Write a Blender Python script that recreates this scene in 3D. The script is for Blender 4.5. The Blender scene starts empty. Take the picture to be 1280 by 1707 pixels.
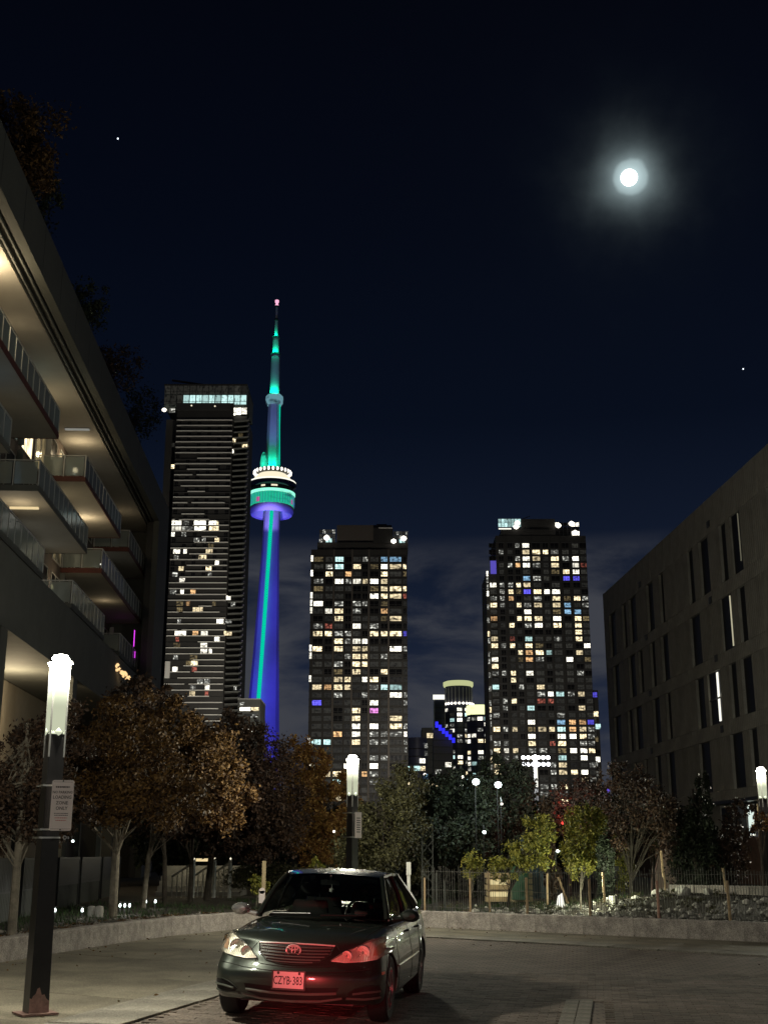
import bpy, bmesh, math, random
import numpy as np
from mathutils import Vector, Matrix
from mathutils.bvhtree import BVHTree
random.seed(7)
RS = np.random.RandomState(11)
sc = bpy.context.scene
COL = sc.collection
PI = math.pi
R = math.radians

# ------------------------------------------------------------------ camera
F_PX, HY, CH = 2031.0, 1425.0, 1.62
PITCH = math.atan((HY - 853.5) / F_PX)
cam = bpy.data.cameras.new('camera')
co = bpy.data.objects.new('camera', cam)
COL.objects.link(co)
co.location = (0, 0, CH)
co.rotation_euler = (PI / 2 + PITCH, 0, 0)
cam.sensor_fit = 'VERTICAL'
cam.sensor_height = 36.0
cam.lens = 36.0 * F_PX / 1707.0
cam.clip_start = 0.1
cam.clip_end = 20000
sc.camera = co
SP, CP = math.sin(PITCH), math.cos(PITCH)

def ray(x, y):
    u = 853.5 - y
    return (x - 640, F_PX * CP - u * SP, F_PX * SP + u * CP)

def at(x, y, Y):
    """world point seen at photo position (x, y) at depth Y"""
    r = ray(x, y)
    k = Y / r[1]
    return Vector((r[0] * k, Y, CH + r[2] * k))

def gnd(x, y, z=0.0):
    r = ray(x, y)
    k = (z - CH) / r[2]
    return Vector((r[0] * k, r[1] * k, z))

# ------------------------------------------------------------------ world: moonlit night sky
w = bpy.data.worlds.new('World')
sc.world = w
w.use_nodes = True
nt = w.node_tree
N, L = nt.nodes, nt.links
N.clear()
out = N.new('ShaderNodeOutputWorld')
bg = N.new('ShaderNodeBackground')
mdir = Vector(ray(1048, 296)).normalized()
MOON_EL = math.asin(mdir.z)
MOON_AZ = math.atan2(mdir.x, mdir.y)
sky = N.new('ShaderNodeTexSky')
sky.sky_type = 'NISHITA'
sky.sun_disc = False
sky.sun_elevation = MOON_EL
sky.sun_rotation = MOON_AZ
sky.altitude = 0
sky.air_density = 1.4
sky.dust_density = 0.3
sky.ozone_density = 2.5
tc = N.new('ShaderNodeTexCoord')
sep = N.new('ShaderNodeSeparateXYZ')
L.new(tc.outputs['Generated'], sep.inputs[0])

def wmath(op, a, b=None, c=None, clamp=False):
    n = N.new('ShaderNodeMath')
    n.operation = op
    n.use_clamp = clamp
    for i, v in enumerate((a, b, c)):
        if v is None:
            continue
        if isinstance(v, (int, float)):
            n.inputs[i].default_value = v
        else:
            L.new(v, n.inputs[i])
    return n.outputs[0]

def wmix(f, a, b, mode='MIX'):
    n = N.new('ShaderNodeMix')
    n.data_type = 'RGBA'
    n.blend_type = mode
    for i, v in ((0, f), (6, a), (7, b)):
        if isinstance(v, (int, float)):
            n.inputs[i].default_value = v
        elif isinstance(v, tuple):
            n.inputs[i].default_value = v
        else:
            L.new(v, n.inputs[i])
    return n.outputs[2]

# elevation ramp: nearly black blue overhead, city-lit navy toward the horizon, all the way round
ramp = N.new('ShaderNodeValToRGB')
L.new(sep.outputs['Z'], ramp.inputs[0])
e = ramp.color_ramp.elements
e[0].position = 0.0
e[0].color = (0.0145, 0.0205, 0.0430, 1)
e[1].position = 0.62
e[1].color = (0.0008, 0.0013, 0.0036, 1)
for pos, c in ((0.10, (0.0115, 0.0175, 0.0380)), (0.20, (0.0062, 0.0105, 0.0250)), (0.34, (0.0018, 0.0036, 0.0100)),
               (0.48, (0.0011, 0.0021, 0.0060))):
    k = e.new(pos)
    k.color = (*c, 1)
# low cloud bank
mp = N.new('ShaderNodeMapping')
mp.inputs['Scale'].default_value = (1, 1, 3.4)
L.new(tc.outputs['Generated'], mp.inputs[0])
nz = N.new('ShaderNodeTexNoise')
nz.inputs['Scale'].default_value = 5.5
nz.inputs['Detail'].default_value = 9
nz.inputs['Roughness'].default_value = 0.58
nz.inputs['Distortion'].default_value = 0.35
L.new(mp.outputs[0], nz.inputs['Vector'])
cm = N.new('ShaderNodeMapRange')
cm.interpolation_type = 'SMOOTHSTEP'
cm.inputs['From Min'].default_value = 0.34
cm.inputs['From Max'].default_value = 0.60
L.new(nz.outputs['Fac'], cm.inputs['Value'])
em = N.new('ShaderNodeMapRange')      # fades out above the bank
em.interpolation_type = 'SMOOTHSTEP'
em.inputs['From Min'].default_value = 0.254
em.inputs['From Max'].default_value = 0.226
L.new(sep.outputs['Z'], em.inputs['Value'])
cf = wmath('MULTIPLY', cm.outputs[0], em.outputs[0])
cf = wmath('MULTIPLY', cf, 0.95)
base = wmix(cf, ramp.outputs[0], (0.0470, 0.0500, 0.0610, 1))
# moonlit Rayleigh part, the same sky a million times dimmer than day
sk = wmix(1.0, sky.outputs[0], (0.00010, 0.00012, 0.00016, 1), 'MULTIPLY')
tot = wmix(1.0, base, sk, 'ADD')
# aureole of thin air round the moon
vm = N.new('ShaderNodeVectorMath')
vm.operation = 'DOT_PRODUCT'
nrm = N.new('ShaderNodeVectorMath')
nrm.operation = 'NORMALIZE'
L.new(tc.outputs['Generated'], nrm.inputs[0])
L.new(nrm.outputs[0], vm.inputs[0])
vm.inputs[1].default_value = mdir
ang = wmath('ARCCOSINE', wmath('MINIMUM', vm.outputs['Value'], 1.0))
mnz = N.new('ShaderNodeTexNoise')
mnz.inputs['Scale'].default_value = 26
mnz.inputs['Detail'].default_value = 4
L.new(nrm.outputs[0], mnz.inputs['Vector'])
ang = wmath('MULTIPLY', ang, wmath('MULTIPLY_ADD', mnz.outputs['Fac'], .7, .65))
g1 = wmath('MULTIPLY', wmath('POWER', 2.718, wmath('MULTIPLY', ang, -1 / 0.0088)), 1.1)
g2 = wmath('MULTIPLY', wmath('POWER', 2.718, wmath('MULTIPLY', ang, -1 / 0.024)), 0.020)
disc = N.new('ShaderNodeMapRange')
disc.interpolation_type = 'SMOOTHSTEP'
disc.inputs['From Min'].default_value = 0.0150
disc.inputs['From Max'].default_value = 0.0112
disc.inputs['To Max'].default_value = 0.17
L.new(ang, disc.inputs['Value'])
g = wmath('ADD', wmath('ADD', g1, g2), disc.outputs[0])
au = wmix(1.0, (0.72, 0.93, 0.95, 1), g, 'MULTIPLY')
cmb = N.new('ShaderNodeCombineXYZ')
for i, k in enumerate((0.72, 0.93, 0.95)):
    L.new(wmath('MULTIPLY', g, k), cmb.inputs[i])
tot = wmix(1.0, tot, cmb.outputs[0], 'ADD')
L.new(tot, bg.inputs['Color'])
bg.inputs['Strength'].default_value = 1.0
L.new(bg.outputs[0], out.inputs['Surface'])

# moonlight
sun = bpy.data.lights.new('moonlight', 'SUN')
sun.energy = 0.035
sun.angle = R(0.5)
sun.color = (0.85, 0.92, 1.0)
so = bpy.data.objects.new('moonlight', sun)
COL.objects.link(so)
so.rotation_euler = (-mdir).to_track_quat('-Z', 'Y').to_euler()

sc.view_settings.view_transform = 'Standard'
sc.view_settings.look = 'None'
sc.view_settings.gamma = 1.0
sc.view_settings.exposure = 0.0
sc.view_settings.use_curve_mapping = False
sc.cycles.use_denoising = True
sc.cycles.max_bounces = 6
sc.cycles.diffuse_bounces = 2
sc.cycles.glossy_bounces = 3
sc.cycles.transmission_bounces = 6
sc.cycles.transparent_max_bounces = 12
sc.cycles.sample_clamp_indirect = 3.0
sc.cycles.use_light_tree = True

# ------------------------------------------------------------------ materials
def new_mat(name):
    m = bpy.data.materials.new(name)
    m.use_nodes = True
    m.node_tree.nodes.clear()
    return m, m.node_tree.nodes, m.node_tree.links

def mat(name, col, rough=0.7, metal=0.0, noise=0.0, scale=5.0, bump=0.0, bscale=None, coat=0.0, spec=0.5, island=0.0,
        col2=None, detail=6, wear=0.0):
    m, n, l = new_mat(name)
    o = n.new('ShaderNodeOutputMaterial')
    b = n.new('ShaderNodeBsdfPrincipled')
    b.inputs['Base Color'].default_value = (*col, 1)
    b.inputs['Roughness'].default_value = rough
    b.inputs['Metallic'].default_value = metal
    b.inputs['Specular IOR Level'].default_value = spec
    b.inputs['Coat Weight'].default_value = coat
    b.inputs['Coat Roughness'].default_value = 0.04
    l.new(b.outputs[0], o.inputs[0])
    t = n.new('ShaderNodeTexCoord')
    if noise or col2 or island:
        nz = n.new('ShaderNodeTexNoise')
        nz.inputs['Scale'].default_value = scale
        nz.inputs['Detail'].default_value = detail
        nz.inputs['Roughness'].default_value = 0.65
        l.new(t.outputs['Object'], nz.inputs['Vector'])
        r = n.new('ShaderNodeValToRGB')
        r.color_ramp.elements[0].position = 0.32
        r.color_ramp.elements[1].position = 0.68
        a = tuple(max(0, c * (1 - noise)) for c in col)
        c2 = col2 if col2 else tuple(min(1, c * (1 + noise)) for c in col)
        r.color_ramp.elements[0].color = (*a, 1)
        r.color_ramp.elements[1].color = (*c2, 1)
        src = nz.outputs['Fac']
        if island:
            gm = n.new('ShaderNodeNewGeometry')
            mm = n.new('ShaderNodeMath')
            mm.operation = 'MULTIPLY_ADD'
            l.new(gm.outputs['Random Per Island'], mm.inputs[0])
            mm.inputs[1].default_value = island
            ms = n.new('ShaderNodeMath')
            ms.operation = 'MULTIPLY_ADD'
            l.new(nz.outputs['Fac'], ms.inputs[0])
            ms.inputs[1].default_value = 1.0
            ms.inputs[2].default_value = -island / 2
            l.new(ms.outputs[0], mm.inputs[2])
            src = mm.outputs[0]
        l.new(src, r.inputs[0])
        l.new(r.outputs[0], b.inputs['Base Color'])
    if wear:
        nw = n.new('ShaderNodeTexNoise')
        nw.inputs['Scale'].default_value = .55
        nw.inputs['Detail'].default_value = 10
        nw.inputs['Roughness'].default_value = .72
        nw.inputs['Distortion'].default_value = .4
        l.new(t.outputs['Object'], nw.inputs['Vector'])
        sp = n.new('ShaderNodeTexNoise')
        sp.inputs['Scale'].default_value = 55
        sp.inputs['Detail'].default_value = 3
        l.new(t.outputs['Object'], sp.inputs['Vector'])
        m1 = n.new('ShaderNodeMapRange')
        m1.inputs['From Min'].default_value = .3
        m1.inputs['From Max'].default_value = .7
        m1.inputs['To Min'].default_value = 1 - wear
        m1.inputs['To Max'].default_value = 1 + wear * .7
        l.new(nw.outputs['Fac'], m1.inputs['Value'])
        m2 = n.new('ShaderNodeMapRange')
        m2.inputs['From Min'].default_value = .35
        m2.inputs['From Max'].default_value = .65
        m2.inputs['To Min'].default_value = 1 - wear * .8
        m2.inputs['To Max'].default_value = 1 + wear * .8
        l.new(sp.outputs['Fac'], m2.inputs['Value'])
        mm2 = n.new('ShaderNodeMath')
        mm2.operation = 'MULTIPLY'
        l.new(m1.outputs[0], mm2.inputs[0])
        l.new(m2.outputs[0], mm2.inputs[1])
        vs_ = n.new('ShaderNodeVectorMath')
        vs_.operation = 'SCALE'
        if b.inputs['Base Color'].is_linked:
            l.new(b.inputs['Base Color'].links[0].from_socket, vs_.inputs[0])
        else:
            vs_.inputs[0].default_value = col
        l.new(mm2.outputs[0], vs_.inputs['Scale'])
        l.new(vs_.outputs[0], b.inputs['Base Color'])
    if bump:
        nb = n.new('ShaderNodeTexNoise')
        nb.inputs['Scale'].default_value = bscale or scale * 4
        nb.inputs['Detail'].default_value = 5
        l.new(t.outputs['Object'], nb.inputs['Vector'])
        bp = n.new('ShaderNodeBump')
        bp.inputs['Strength'].default_value = bump
        bp.inputs['Distance'].default_value = 0.02
        l.new(nb.outputs['Fac'], bp.inputs['Height'])
        l.new(bp.outputs[0], b.inputs['Normal'])
    return m

def glow(name, col, s, sampled=False):
    m, n, l = new_mat(name)
    o = n.new('ShaderNodeOutputMaterial')
    e = n.new('ShaderNodeEmission')
    e.inputs[0].default_value = (*col, 1)
    e.inputs[1].default_value = s
    l.new(e.outputs[0], o.inputs[0])
    if not sampled:
        m.cycles.emission_sampling = 'NONE'
    return m

def lit(name, col, s, cover=1.0, stripes=True):
    """a lit room behind glass: uneven light, curtain folds, darker furniture"""
    m, n, l = new_mat(name)
    o = n.new('ShaderNodeOutputMaterial')
    t = n.new('ShaderNodeTexCoord')
    oi = n.new('ShaderNodeObjectInfo')
    ad = n.new('ShaderNodeVectorMath')
    ad.operation = 'ADD'
    sc_ = n.new('ShaderNodeVectorMath')
    sc_.operation = 'SCALE'
    cx = n.new('ShaderNodeCombineXYZ')
    l.new(oi.outputs['Random'], cx.inputs[0])
    l.new(oi.outputs['Random'], cx.inputs[2])
    l.new(cx.outputs[0], sc_.inputs[0])
    sc_.inputs['Scale'].default_value = 37.0
    l.new(t.outputs['Generated'], ad.inputs[0])
    l.new(sc_.outputs[0], ad.inputs[1])
    nz = n.new('ShaderNodeTexNoise')
    nz.inputs['Scale'].default_value = 2.3
    nz.inputs['Detail'].default_value = 1.5
    l.new(ad.outputs[0], nz.inputs['Vector'])
    mr = n.new('ShaderNodeMapRange')
    lo = 0.60 - 0.30 * cover
    mr.inputs['From Min'].default_value = lo
    mr.inputs['From Max'].default_value = lo + 0.22
    mr.inputs['To Min'].default_value = 0.06
    mr.inputs['To Max'].default_value = 1.0
    l.new(nz.outputs['Fac'], mr.inputs['Value'])
    # per-window brightness
    br = n.new('ShaderNodeMapRange')
    br.inputs['To Min'].default_value = 0.45
    br.inputs['To Max'].default_value = 1.5
    l.new(oi.outputs['Random'], br.inputs['Value'])
    mu = n.new('ShaderNodeMath')
    mu.operation = 'MULTIPLY'
    l.new(mr.outputs[0], mu.inputs[0])
    l.new(br.outputs[0], mu.inputs[1])
    mu2 = n.new('ShaderNodeMath')
    mu2.operation = 'MULTIPLY'
    l.new(mu.outputs[0], mu2.inputs[0])
    mu2.inputs[1].default_value = s
    e = n.new('ShaderNodeEmission')
    e.inputs[0].default_value = (*col, 1)
    l.new(mu2.outputs[0], e.inputs[1])
    g = n.new('ShaderNodeBsdfPrincipled')
    g.inputs['Base Color'].default_value = (0.02, 0.02, 0.022, 1)
    g.inputs['Roughness'].default_value = 0.15
    a = n.new('ShaderNodeAddShader')
    l.new(e.outputs[0], a.inputs[0])
    l.new(g.outputs[0], a.inputs[1])
    l.new(a.outputs[0], o.inputs[0])
    m.cycles.emission_sampling = 'NONE'
    return m

def glass(name, tint=(0.75, 0.8, 0.8), refl=0.25, rough=0.03, body=0.0, bodycol=(0.3, 0.32, 0.33)):
    m, n, l = new_mat(name)
    o = n.new('ShaderNodeOutputMaterial')
    tr = n.new('ShaderNodeBsdfTransparent')
    tr.inputs[0].default_value = (*tint, 1)
    gl = n.new('ShaderNodeBsdfGlossy')
    gl.inputs['Roughness'].default_value = rough
    gl.inputs['Color'].default_value = (0.9, 0.95, 0.95, 1)
    fr = n.new('ShaderNodeLayerWeight')
    fr.inputs['Blend'].default_value = refl
    mx = n.new('ShaderNodeMixShader')
    l.new(fr.outputs['Fresnel'], mx.inputs[0])
    l.new(tr.outputs[0], mx.inputs[1])
    l.new(gl.outputs[0], mx.inputs[2])
    last = mx
    if body:
        df = n.new('ShaderNodeBsdfDiffuse')
        df.inputs[0].default_value = (*bodycol, 1)
        m2 = n.new('ShaderNodeMixShader')
        m2.inputs[0].default_value = body
        l.new(mx.outputs[0], m2.inputs[1])
        l.new(df.outputs[0], m2.inputs[2])
        last = m2
    l.new(last.outputs[0], o.inputs[0])
    return m

M = dict(
    concrete=mat('pale_concrete', (0.30, 0.285, 0.26), 0.85, noise=0.28, scale=1.6, bump=0.35, bscale=26),
    slab=mat('walk_concrete', (0.225, 0.198, 0.150), 0.8, noise=0.22, scale=0.9, wear=.42, bump=0.3, bscale=40),
    kerb=mat('kerb_concrete', (0.42, 0.375, 0.345), 0.85, noise=0.34, scale=4.5, wear=.45, bump=0.5, bscale=18),
    band=mat('band_concrete', (0.29, 0.265, 0.225), 0.85, noise=0.25, scale=1.2, wear=.4, bump=0.3, bscale=30),
    soil=mat('dark_soil', (0.035, 0.028, 0.02), 0.95, noise=0.5, scale=3, bump=0.9, bscale=9),
    grass=mat('night_grass', (0.03, 0.06, 0.018), 0.9, noise=0.5, scale=3, island=0.5),
    stone=mat('pale_stone', (0.42, 0.40, 0.37), 0.85, noise=0.3, scale=3, island=0.6, bump=0.4, bscale=14),
    ground=mat('far_ground', (0.045, 0.045, 0.04), 0.95, noise=0.3, scale=0.3),
    fascia=mat('painted_fascia', (0.105, 0.108, 0.094), 0.75, noise=0.10, scale=0.5, bump=0.15, bscale=8),
    darkmetal=mat('dark_metal', (0.018, 0.018, 0.018), 0.45, noise=0.2, scale=3),
    seam_black=mat('unlit_black', (0.004, 0.004, 0.004), 0.95),
    blackpaint=mat('black_pole_paint', (0.010, 0.009, 0.010), 0.35, noise=0.3, scale=8, bump=0.08, bscale=20),
    soffit=mat('soffit_render', (0.36, 0.335, 0.29), 0.85, noise=0.07, scale=0.7),
    wallbrown=mat('brown_wall_panel', (0.15, 0.12, 0.10), 0.8, noise=0.15, scale=1.5),
    wallgrey=mat('grey_wall', (0.13, 0.135, 0.125), 0.8, noise=0.12, scale=1.0, bump=0.15, bscale=12),
    beige=mat('beige_wall', (0.42, 0.37, 0.29), 0.85, noise=0.08, scale=1.0),
    redtrim=mat('rust_red_edge', (0.12, 0.035, 0.025), 0.7, noise=0.2, scale=4),
    frame=mat('pale_window_frame', (0.50, 0.50, 0.47), 0.5),
    frame_dark=mat('dark_window_frame', (0.04, 0.04, 0.04), 0.5),
    steel=mat('brushed_steel', (0.55, 0.55, 0.54), 0.32, metal=0.9, noise=0.1, scale=9),
    rail=mat('grey_rail', (0.55, 0.55, 0.53), 0.5, metal=0.2),
    bal_glass=glass('balcony_glass', (0.62, 0.68, 0.66), 0.30, 0.08, body=0.36, bodycol=(0.58, 0.62, 0.60)),
    pane_dark=mat('dark_pane', (0.008, 0.008, 0.009), 0.12, spec=0.4),
    precast=mat('ribbed_precast', (0.285, 0.278, 0.255), 0.9, noise=0.16, scale=0.6, wear=.22, bump=0.3, bscale=5),
    bark=mat('pale_bark', (0.19, 0.165, 0.13), 0.9, noise=0.4, scale=6, bump=0.6, bscale=25),
    bark_dark=mat('dark_bark', (0.055, 0.045, 0.035), 0.9, noise=0.4, scale=6, bump=0.6, bscale=25),
    leaf_autumn=mat('autumn_leaves', (0.108, 0.048, 0.015), 0.65, scale=1.3, island=0.7, noise=0.6, col2=(0.180, 0.098, 0.028)),
    leaf_maroon=mat('maroon_leaves', (0.048, 0.024, 0.015), 0.65, scale=1.3, island=0.7, noise=0.55, col2=(0.080, 0.044, 0.025)),
    leaf_orange=mat('orange_leaves', (0.30, 0.115, 0.025), 0.65, scale=1.3, island=0.8, noise=0.5, col2=(0.42, 0.25, 0.07)),
    leaf_olive=mat('olive_leaves', (0.055, 0.052, 0.018), 0.65, scale=1.2, island=0.7, noise=0.5, col2=(0.10, 0.095, 0.038)),
    leaf_dark=mat('dark_green_leaves', (0.018, 0.026, 0.013), 0.7, scale=1.2, island=0.7, noise=0.5, col2=(0.035, 0.048, 0.024)),
    leaf_lime=mat('yellow_green_leaves', (0.17, 0.20, 0.03), 0.6, scale=2, island=0.8, noise=0.45, col2=(0.36, 0.33, 0.06)),
    wood=mat('pale_stake_wood', (0.46, 0.33, 0.20), 0.8, noise=0.2, scale=12),
    wood_red=mat('pink_marked_stake', (0.50, 0.29, 0.22), 0.8, noise=0.2, scale=12),
    wire=mat('grey_wire', (0.16, 0.155, 0.145), 0.55, metal=0.4),
    screen_black=mat('black_screen', (0.008, 0.009, 0.009), 0.5),
    screen_grey=mat('grey_screen', (0.06, 0.065, 0.06), 0.8, noise=0.15, scale=4),
    tower_slab=mat('tower_slab', (0.60, 0.59, 0.55), 0.8),
    tower_wall=mat('tower_wall', (0.020, 0.019, 0.017), 0.7, noise=0.2, scale=0.2),
    tower_wall_b=mat('tower_wall_brown', (0.028, 0.026, 0.023), 0.8, noise=0.2, scale=0.2),
    penthouse=mat('penthouse_clad', (0.085, 0.072, 0.060), 0.8),
    tower_conc=mat('tower_concrete', (0.42, 0.42, 0.42), 0.85, noise=0.08, scale=0.05),
    moon=glow('moon_surface', (0.95, 1.0, 0.98), 4.0),
    star=glow('star_light', (0.8, 0.9, 1.0), 2.5),
    bulb=glow('lamp_bulb', (1.0, 0.98, 0.84), 60),
    white_hot=glow('floodlight_lens', (0.92, 0.95, 1.0), 7),
    far_white=glow('far_lamp_lens', (0.85, 1.0, 0.97), 6),
    warm_strip=glow('warm_strip', (1.0, 0.78, 0.42), 0.85),
    magenta=glow('magenta_strip', (0.75, 0.05, 0.85), 1.6),
    white_strip=glow('white_strip', (1.0, 0.98, 0.86), 1.2),
    green_led=glow('green_led', (0.0, 0.80, 0.50), 0.75),
    teal_led=lit('teal_led', (0.02, 0.78, 0.45), 1.1, 1.35),
    violet_led=glow('violet_led', (0.16, 0.10, 0.75), 0.8),
    pod_white=glow('pod_white_light', (1.0, 0.93, 0.80), 2.6),
    pod_cream=glow('pod_cream_light', (1.0, 0.90, 0.66), 1.0),
    pink_led=glow('pink_beacon', (1.0, 0.45, 0.65), 1.2),
    blue_led=glow('blue_led', (0.03, 0.03, 0.9), 1.2),
    crown_yellow=glow('crown_yellow', (0.85, 0.90, 0.45), 1.1),
    crown_cyan=lit('crown_cyan', (0.42, 0.75, 0.75), 1.0, 1.3),
    sign_white=mat('sign_white', (0.80, 0.70, 0.70), 0.5),
    sign_ink=mat('sign_ink', (0.06, 0.035, 0.04), 0.6),
    sign_red=mat('sign_red', (0.5, 0.08, 0.09), 0.5),
    primer=mat('pink_primer', (0.30, 0.18, 0.16), 0.7, noise=0.35, scale=14),
    rubber=mat('black_rubber', (0.012, 0.012, 0.012), 0.8, bump=0.2, bscale=60),
    plastic=mat('black_plastic', (0.014, 0.014, 0.014), 0.5),
    seat=mat('grey_seat_fabric', (0.085, 0.08, 0.075), 0.9),
    chrome=mat('chrome', (0.75, 0.75, 0.74), 0.14, metal=1.0),
    alloy=mat('alloy_rim', (0.35, 0.35, 0.35), 0.3, metal=0.9),
    silver=mat('silver_trim', (0.62, 0.62, 0.60), 0.35, metal=.45),
    green_box=mat('green_painted_box', (0.012, 0.06, 0.032), 0.5),
    timber=mat('stacked_timber', (0.42, 0.33, 0.20), 0.8, noise=0.25, scale=5),
    ramp_lit=mat('white_paint', (0.75, 0.74, 0.70), 0.6),
    ivory=mat('ivory_pot', (0.6, 0.58, 0.52), 0.6),
)
PANE = {
    'Y': lit('room_warm', (1.0, 0.82, 0.50), 1.7, 0.86),
    'W': lit('room_white', (1.0, 0.95, 0.80), 2.3, 0.98),
    'w': lit('room_partly_white', (0.92, 0.92, 0.82), 1.5, 0.30),
    'C': lit('room_cool', (0.62, 0.95, 0.92), 1.0, 1.1),
    'b': lit('room_pale_blue', (0.35, 0.65, 0.95), 0.75, 0.9),
    'B': lit('room_blue', (0.14, 0.12, 1.0), 0.95, 1.1),
    'R': lit('room_red', (0.85, 0.22, 0.15), 0.6, 0.7),
    'O': lit('room_orange', (1.0, 0.58, 0.26), 1.0, .85),
    'P': lit('room_pink', (0.9, 0.3, 0.8), 0.9, 1.0),
    'd': lit('room_dim', (0.55, 0.42, 0.20), 0.35, 0.8),
    'g': lit('room_grey', (0.34, 0.33, 0.27), 0.065, 1.0),
    '.': mat('room_dark', (0.007, 0.007, 0.008), 0.35, spec=0.12),
}

# ------------------------------------------------------------------ mesh helpers
class MB:
    def __init__(s):
        s.v, s.f, s.mi = [], [], []

    def add(s, vs, fs, mi=0):
        o = len(s.v)
        s.v += [tuple(v) for v in vs]
        s.f += [tuple(i + o for i in f) for f in fs]
        s.mi += [mi] * len(fs)
        return s

    def box(s, x0, x1, y0, y1, z0, z1, mi=0, rz=0.0, c=None):
        vs = [(x, y, z) for z in (z0, z1) for y in (y0, y1) for x in (x0, x1)]
        if rz:
            cx, cy = c if c else ((x0 + x1) / 2, (y0 + y1) / 2)
            ca, sa = math.cos(rz), math.sin(rz)
            vs = [(cx + (x - cx) * ca - (y - cy) * sa, cy + (x - cx) * sa + (y - cy) * ca, z) for x, y, z in vs]
        return s.add(vs, [(0, 2, 3, 1), (4, 5, 7, 6), (0, 1, 5, 4), (2, 6, 7, 3), (0, 4, 6, 2), (1, 3, 7, 5)], mi)

    def tube(s, pts, r, n=8, mi=0, cap=True):
        pts = [Vector(p) for p in pts]
        rs = r if isinstance(r, (list, tuple)) else [r] * len(pts)
        vs, fs = [], []
        for i, p in enumerate(pts):
            d = (pts[min(i + 1, len(pts) - 1)] - pts[max(i - 1, 0)])
            d = d.normalized() if d.length > 1e-9 else Vector((0, 0, 1))
            a = d.cross(Vector((0, 0, 1)))
            if a.length < 1e-3:
                a = d.cross(Vector((0, 1, 0)))
            a.normalize()
            b = d.cross(a)
            for k in range(n):
                t = 2 * PI * k / n
                vs.append(p + (a * math.cos(t) + b * math.sin(t)) * rs[i])
        for i in range(len(pts) - 1):
            for k in range(n):
                k2 = (k + 1) % n
                fs.append((i * n + k, i * n + k2, (i + 1) * n + k2, (i + 1) * n + k))
        if cap:
            fs.append(tuple(range(n))[::-1])
            fs.append(tuple((len(pts) - 1) * n + k for k in range(n)))
        return s.add(vs, fs, mi)

    def bar(s, a, b, w, h, mi=0):
        """rectangular bar from a to b, width w sideways, height h"""
        a, b = Vector(a), Vector(b)
        d = (b - a).normalized()
        sd = d.cross(Vector((0, 0, 1)))
        if sd.length < 1e-3:
            sd = Vector((1, 0, 0))
        sd.normalize()
        up = sd.cross(d)
        vs = []
        for p in (a, b):
            for q, r_ in ((-1, -1), (1, -1), (1, 1), (-1, 1)):
                vs.append(p + sd * q * w / 2 + up * r_ * h / 2)
        return s.add(vs, [(0, 1, 2, 3)[::-1], (4, 5, 6, 7), (0, 1, 5, 4), (1, 2, 6, 5), (2, 3, 7, 6), (3, 0, 4, 7)], mi)

    def lathe(s, prof, n=24, mi=0, c=(0, 0, 0), a0=0.0, a1=2 * PI, axis='z'):
        full = abs(a1 - a0 - 2 * PI) < 1e-6
        m = n if full else n + 1
        vs, fs = [], []
        for r_, z in prof:
            for k in range(m):
                t = a0 + (a1 - a0) * k / n
                if axis == 'z':
                    vs.append((c[0] + r_ * math.cos(t), c[1] + r_ * math.sin(t), c[2] + z))
                elif axis == 'x':
                    vs.append((c[0] + z, c[1] + r_ * math.cos(t), c[2] + r_ * math.sin(t)))
                else:
                    vs.append((c[0] + r_ * math.cos(t), c[1] + z, c[2] + r_ * math.sin(t)))
        for i in range(len(prof) - 1):
            for k in range(n):
                k2 = (k + 1) % m
                fs.append((i * m + k, i * m + k2, (i + 1) * m + k2, (i + 1) * m + k))
        return s.add(vs, fs, mi)

    def prism(s, poly, z0, z1, mi=0):
        n = len(poly)
        vs = [(x, y, z0) for x, y in poly] + [(x, y, z1) for x, y in poly]
        fs = [tuple(range(n))[::-1], tuple(range(n, 2 * n))]
        fs += [(i, (i + 1) % n, n + (i + 1) % n, n + i) for i in range(n)]
        return s.add(vs, fs, mi)

    def grid(s, P, nu, nv, mi=0):
        vs = [P(i / nu, j / nv) for j in range(nv + 1) for i in range(nu + 1)]
        fs = [(j * (nu + 1) + i, j * (nu + 1) + i + 1, (j + 1) * (nu + 1) + i + 1, (j + 1) * (nu + 1) + i)
              for j in range(nv) for i in range(nu)]
        return s.add(vs, fs, mi)

    def mesh(s, name, mats, smooth=False):
        me = bpy.data.meshes.new(name)
        me.from_pydata(s.v, [], s.f)
        for m_ in (mats if isinstance(mats, (list, tuple)) else [mats]):
            me.materials.append(M[m_] if isinstance(m_, str) else m_)
        if any(s.mi):
            me.polygons.foreach_set('material_index', s.mi)
        if smooth:
            me.polygons.foreach_set('use_smooth', [True] * len(me.polygons))
        me.update()
        return me

def smooth_angle(me, deg=35):
    me.polygons.foreach_set('use_smooth', [True] * len(me.polygons))
    me.set_sharp_from_angle(angle=R(deg))

def put(name, me, parent=None, loc=(0, 0, 0), rot=(0, 0, 0), scale=(1, 1, 1)):
    o = bpy.data.objects.new(name, me)
    COL.objects.link(o)
    o.parent = parent
    o.location = loc
    o.rotation_euler = rot
    o.scale = scale
    return o

def part(name, mb, mats, parent, smooth=False, kind=None):
    o = put(name, mb.mesh(name, mats), parent)
    if smooth:
        smooth_angle(o.data, smooth if not isinstance(smooth, bool) else 35)
    if kind:
        o['kind'] = kind
    return o

def tag(o, label, cat, group=None):
    o['label'] = label
    o['category'] = cat
    if group:
        o['group'] = group
    return o

def thing(name, label, cat, loc=(0, 0, 0), rz=0.0, group=None):
    o = put(name, None, None, loc, (0, 0, rz))
    return tag(o, label, cat, group)

def struct(name, mb, mats, parent=None):
    o = part(name, mb, mats, parent)
    if parent is None:
        o['kind'] = 'structure'
    return o

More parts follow.
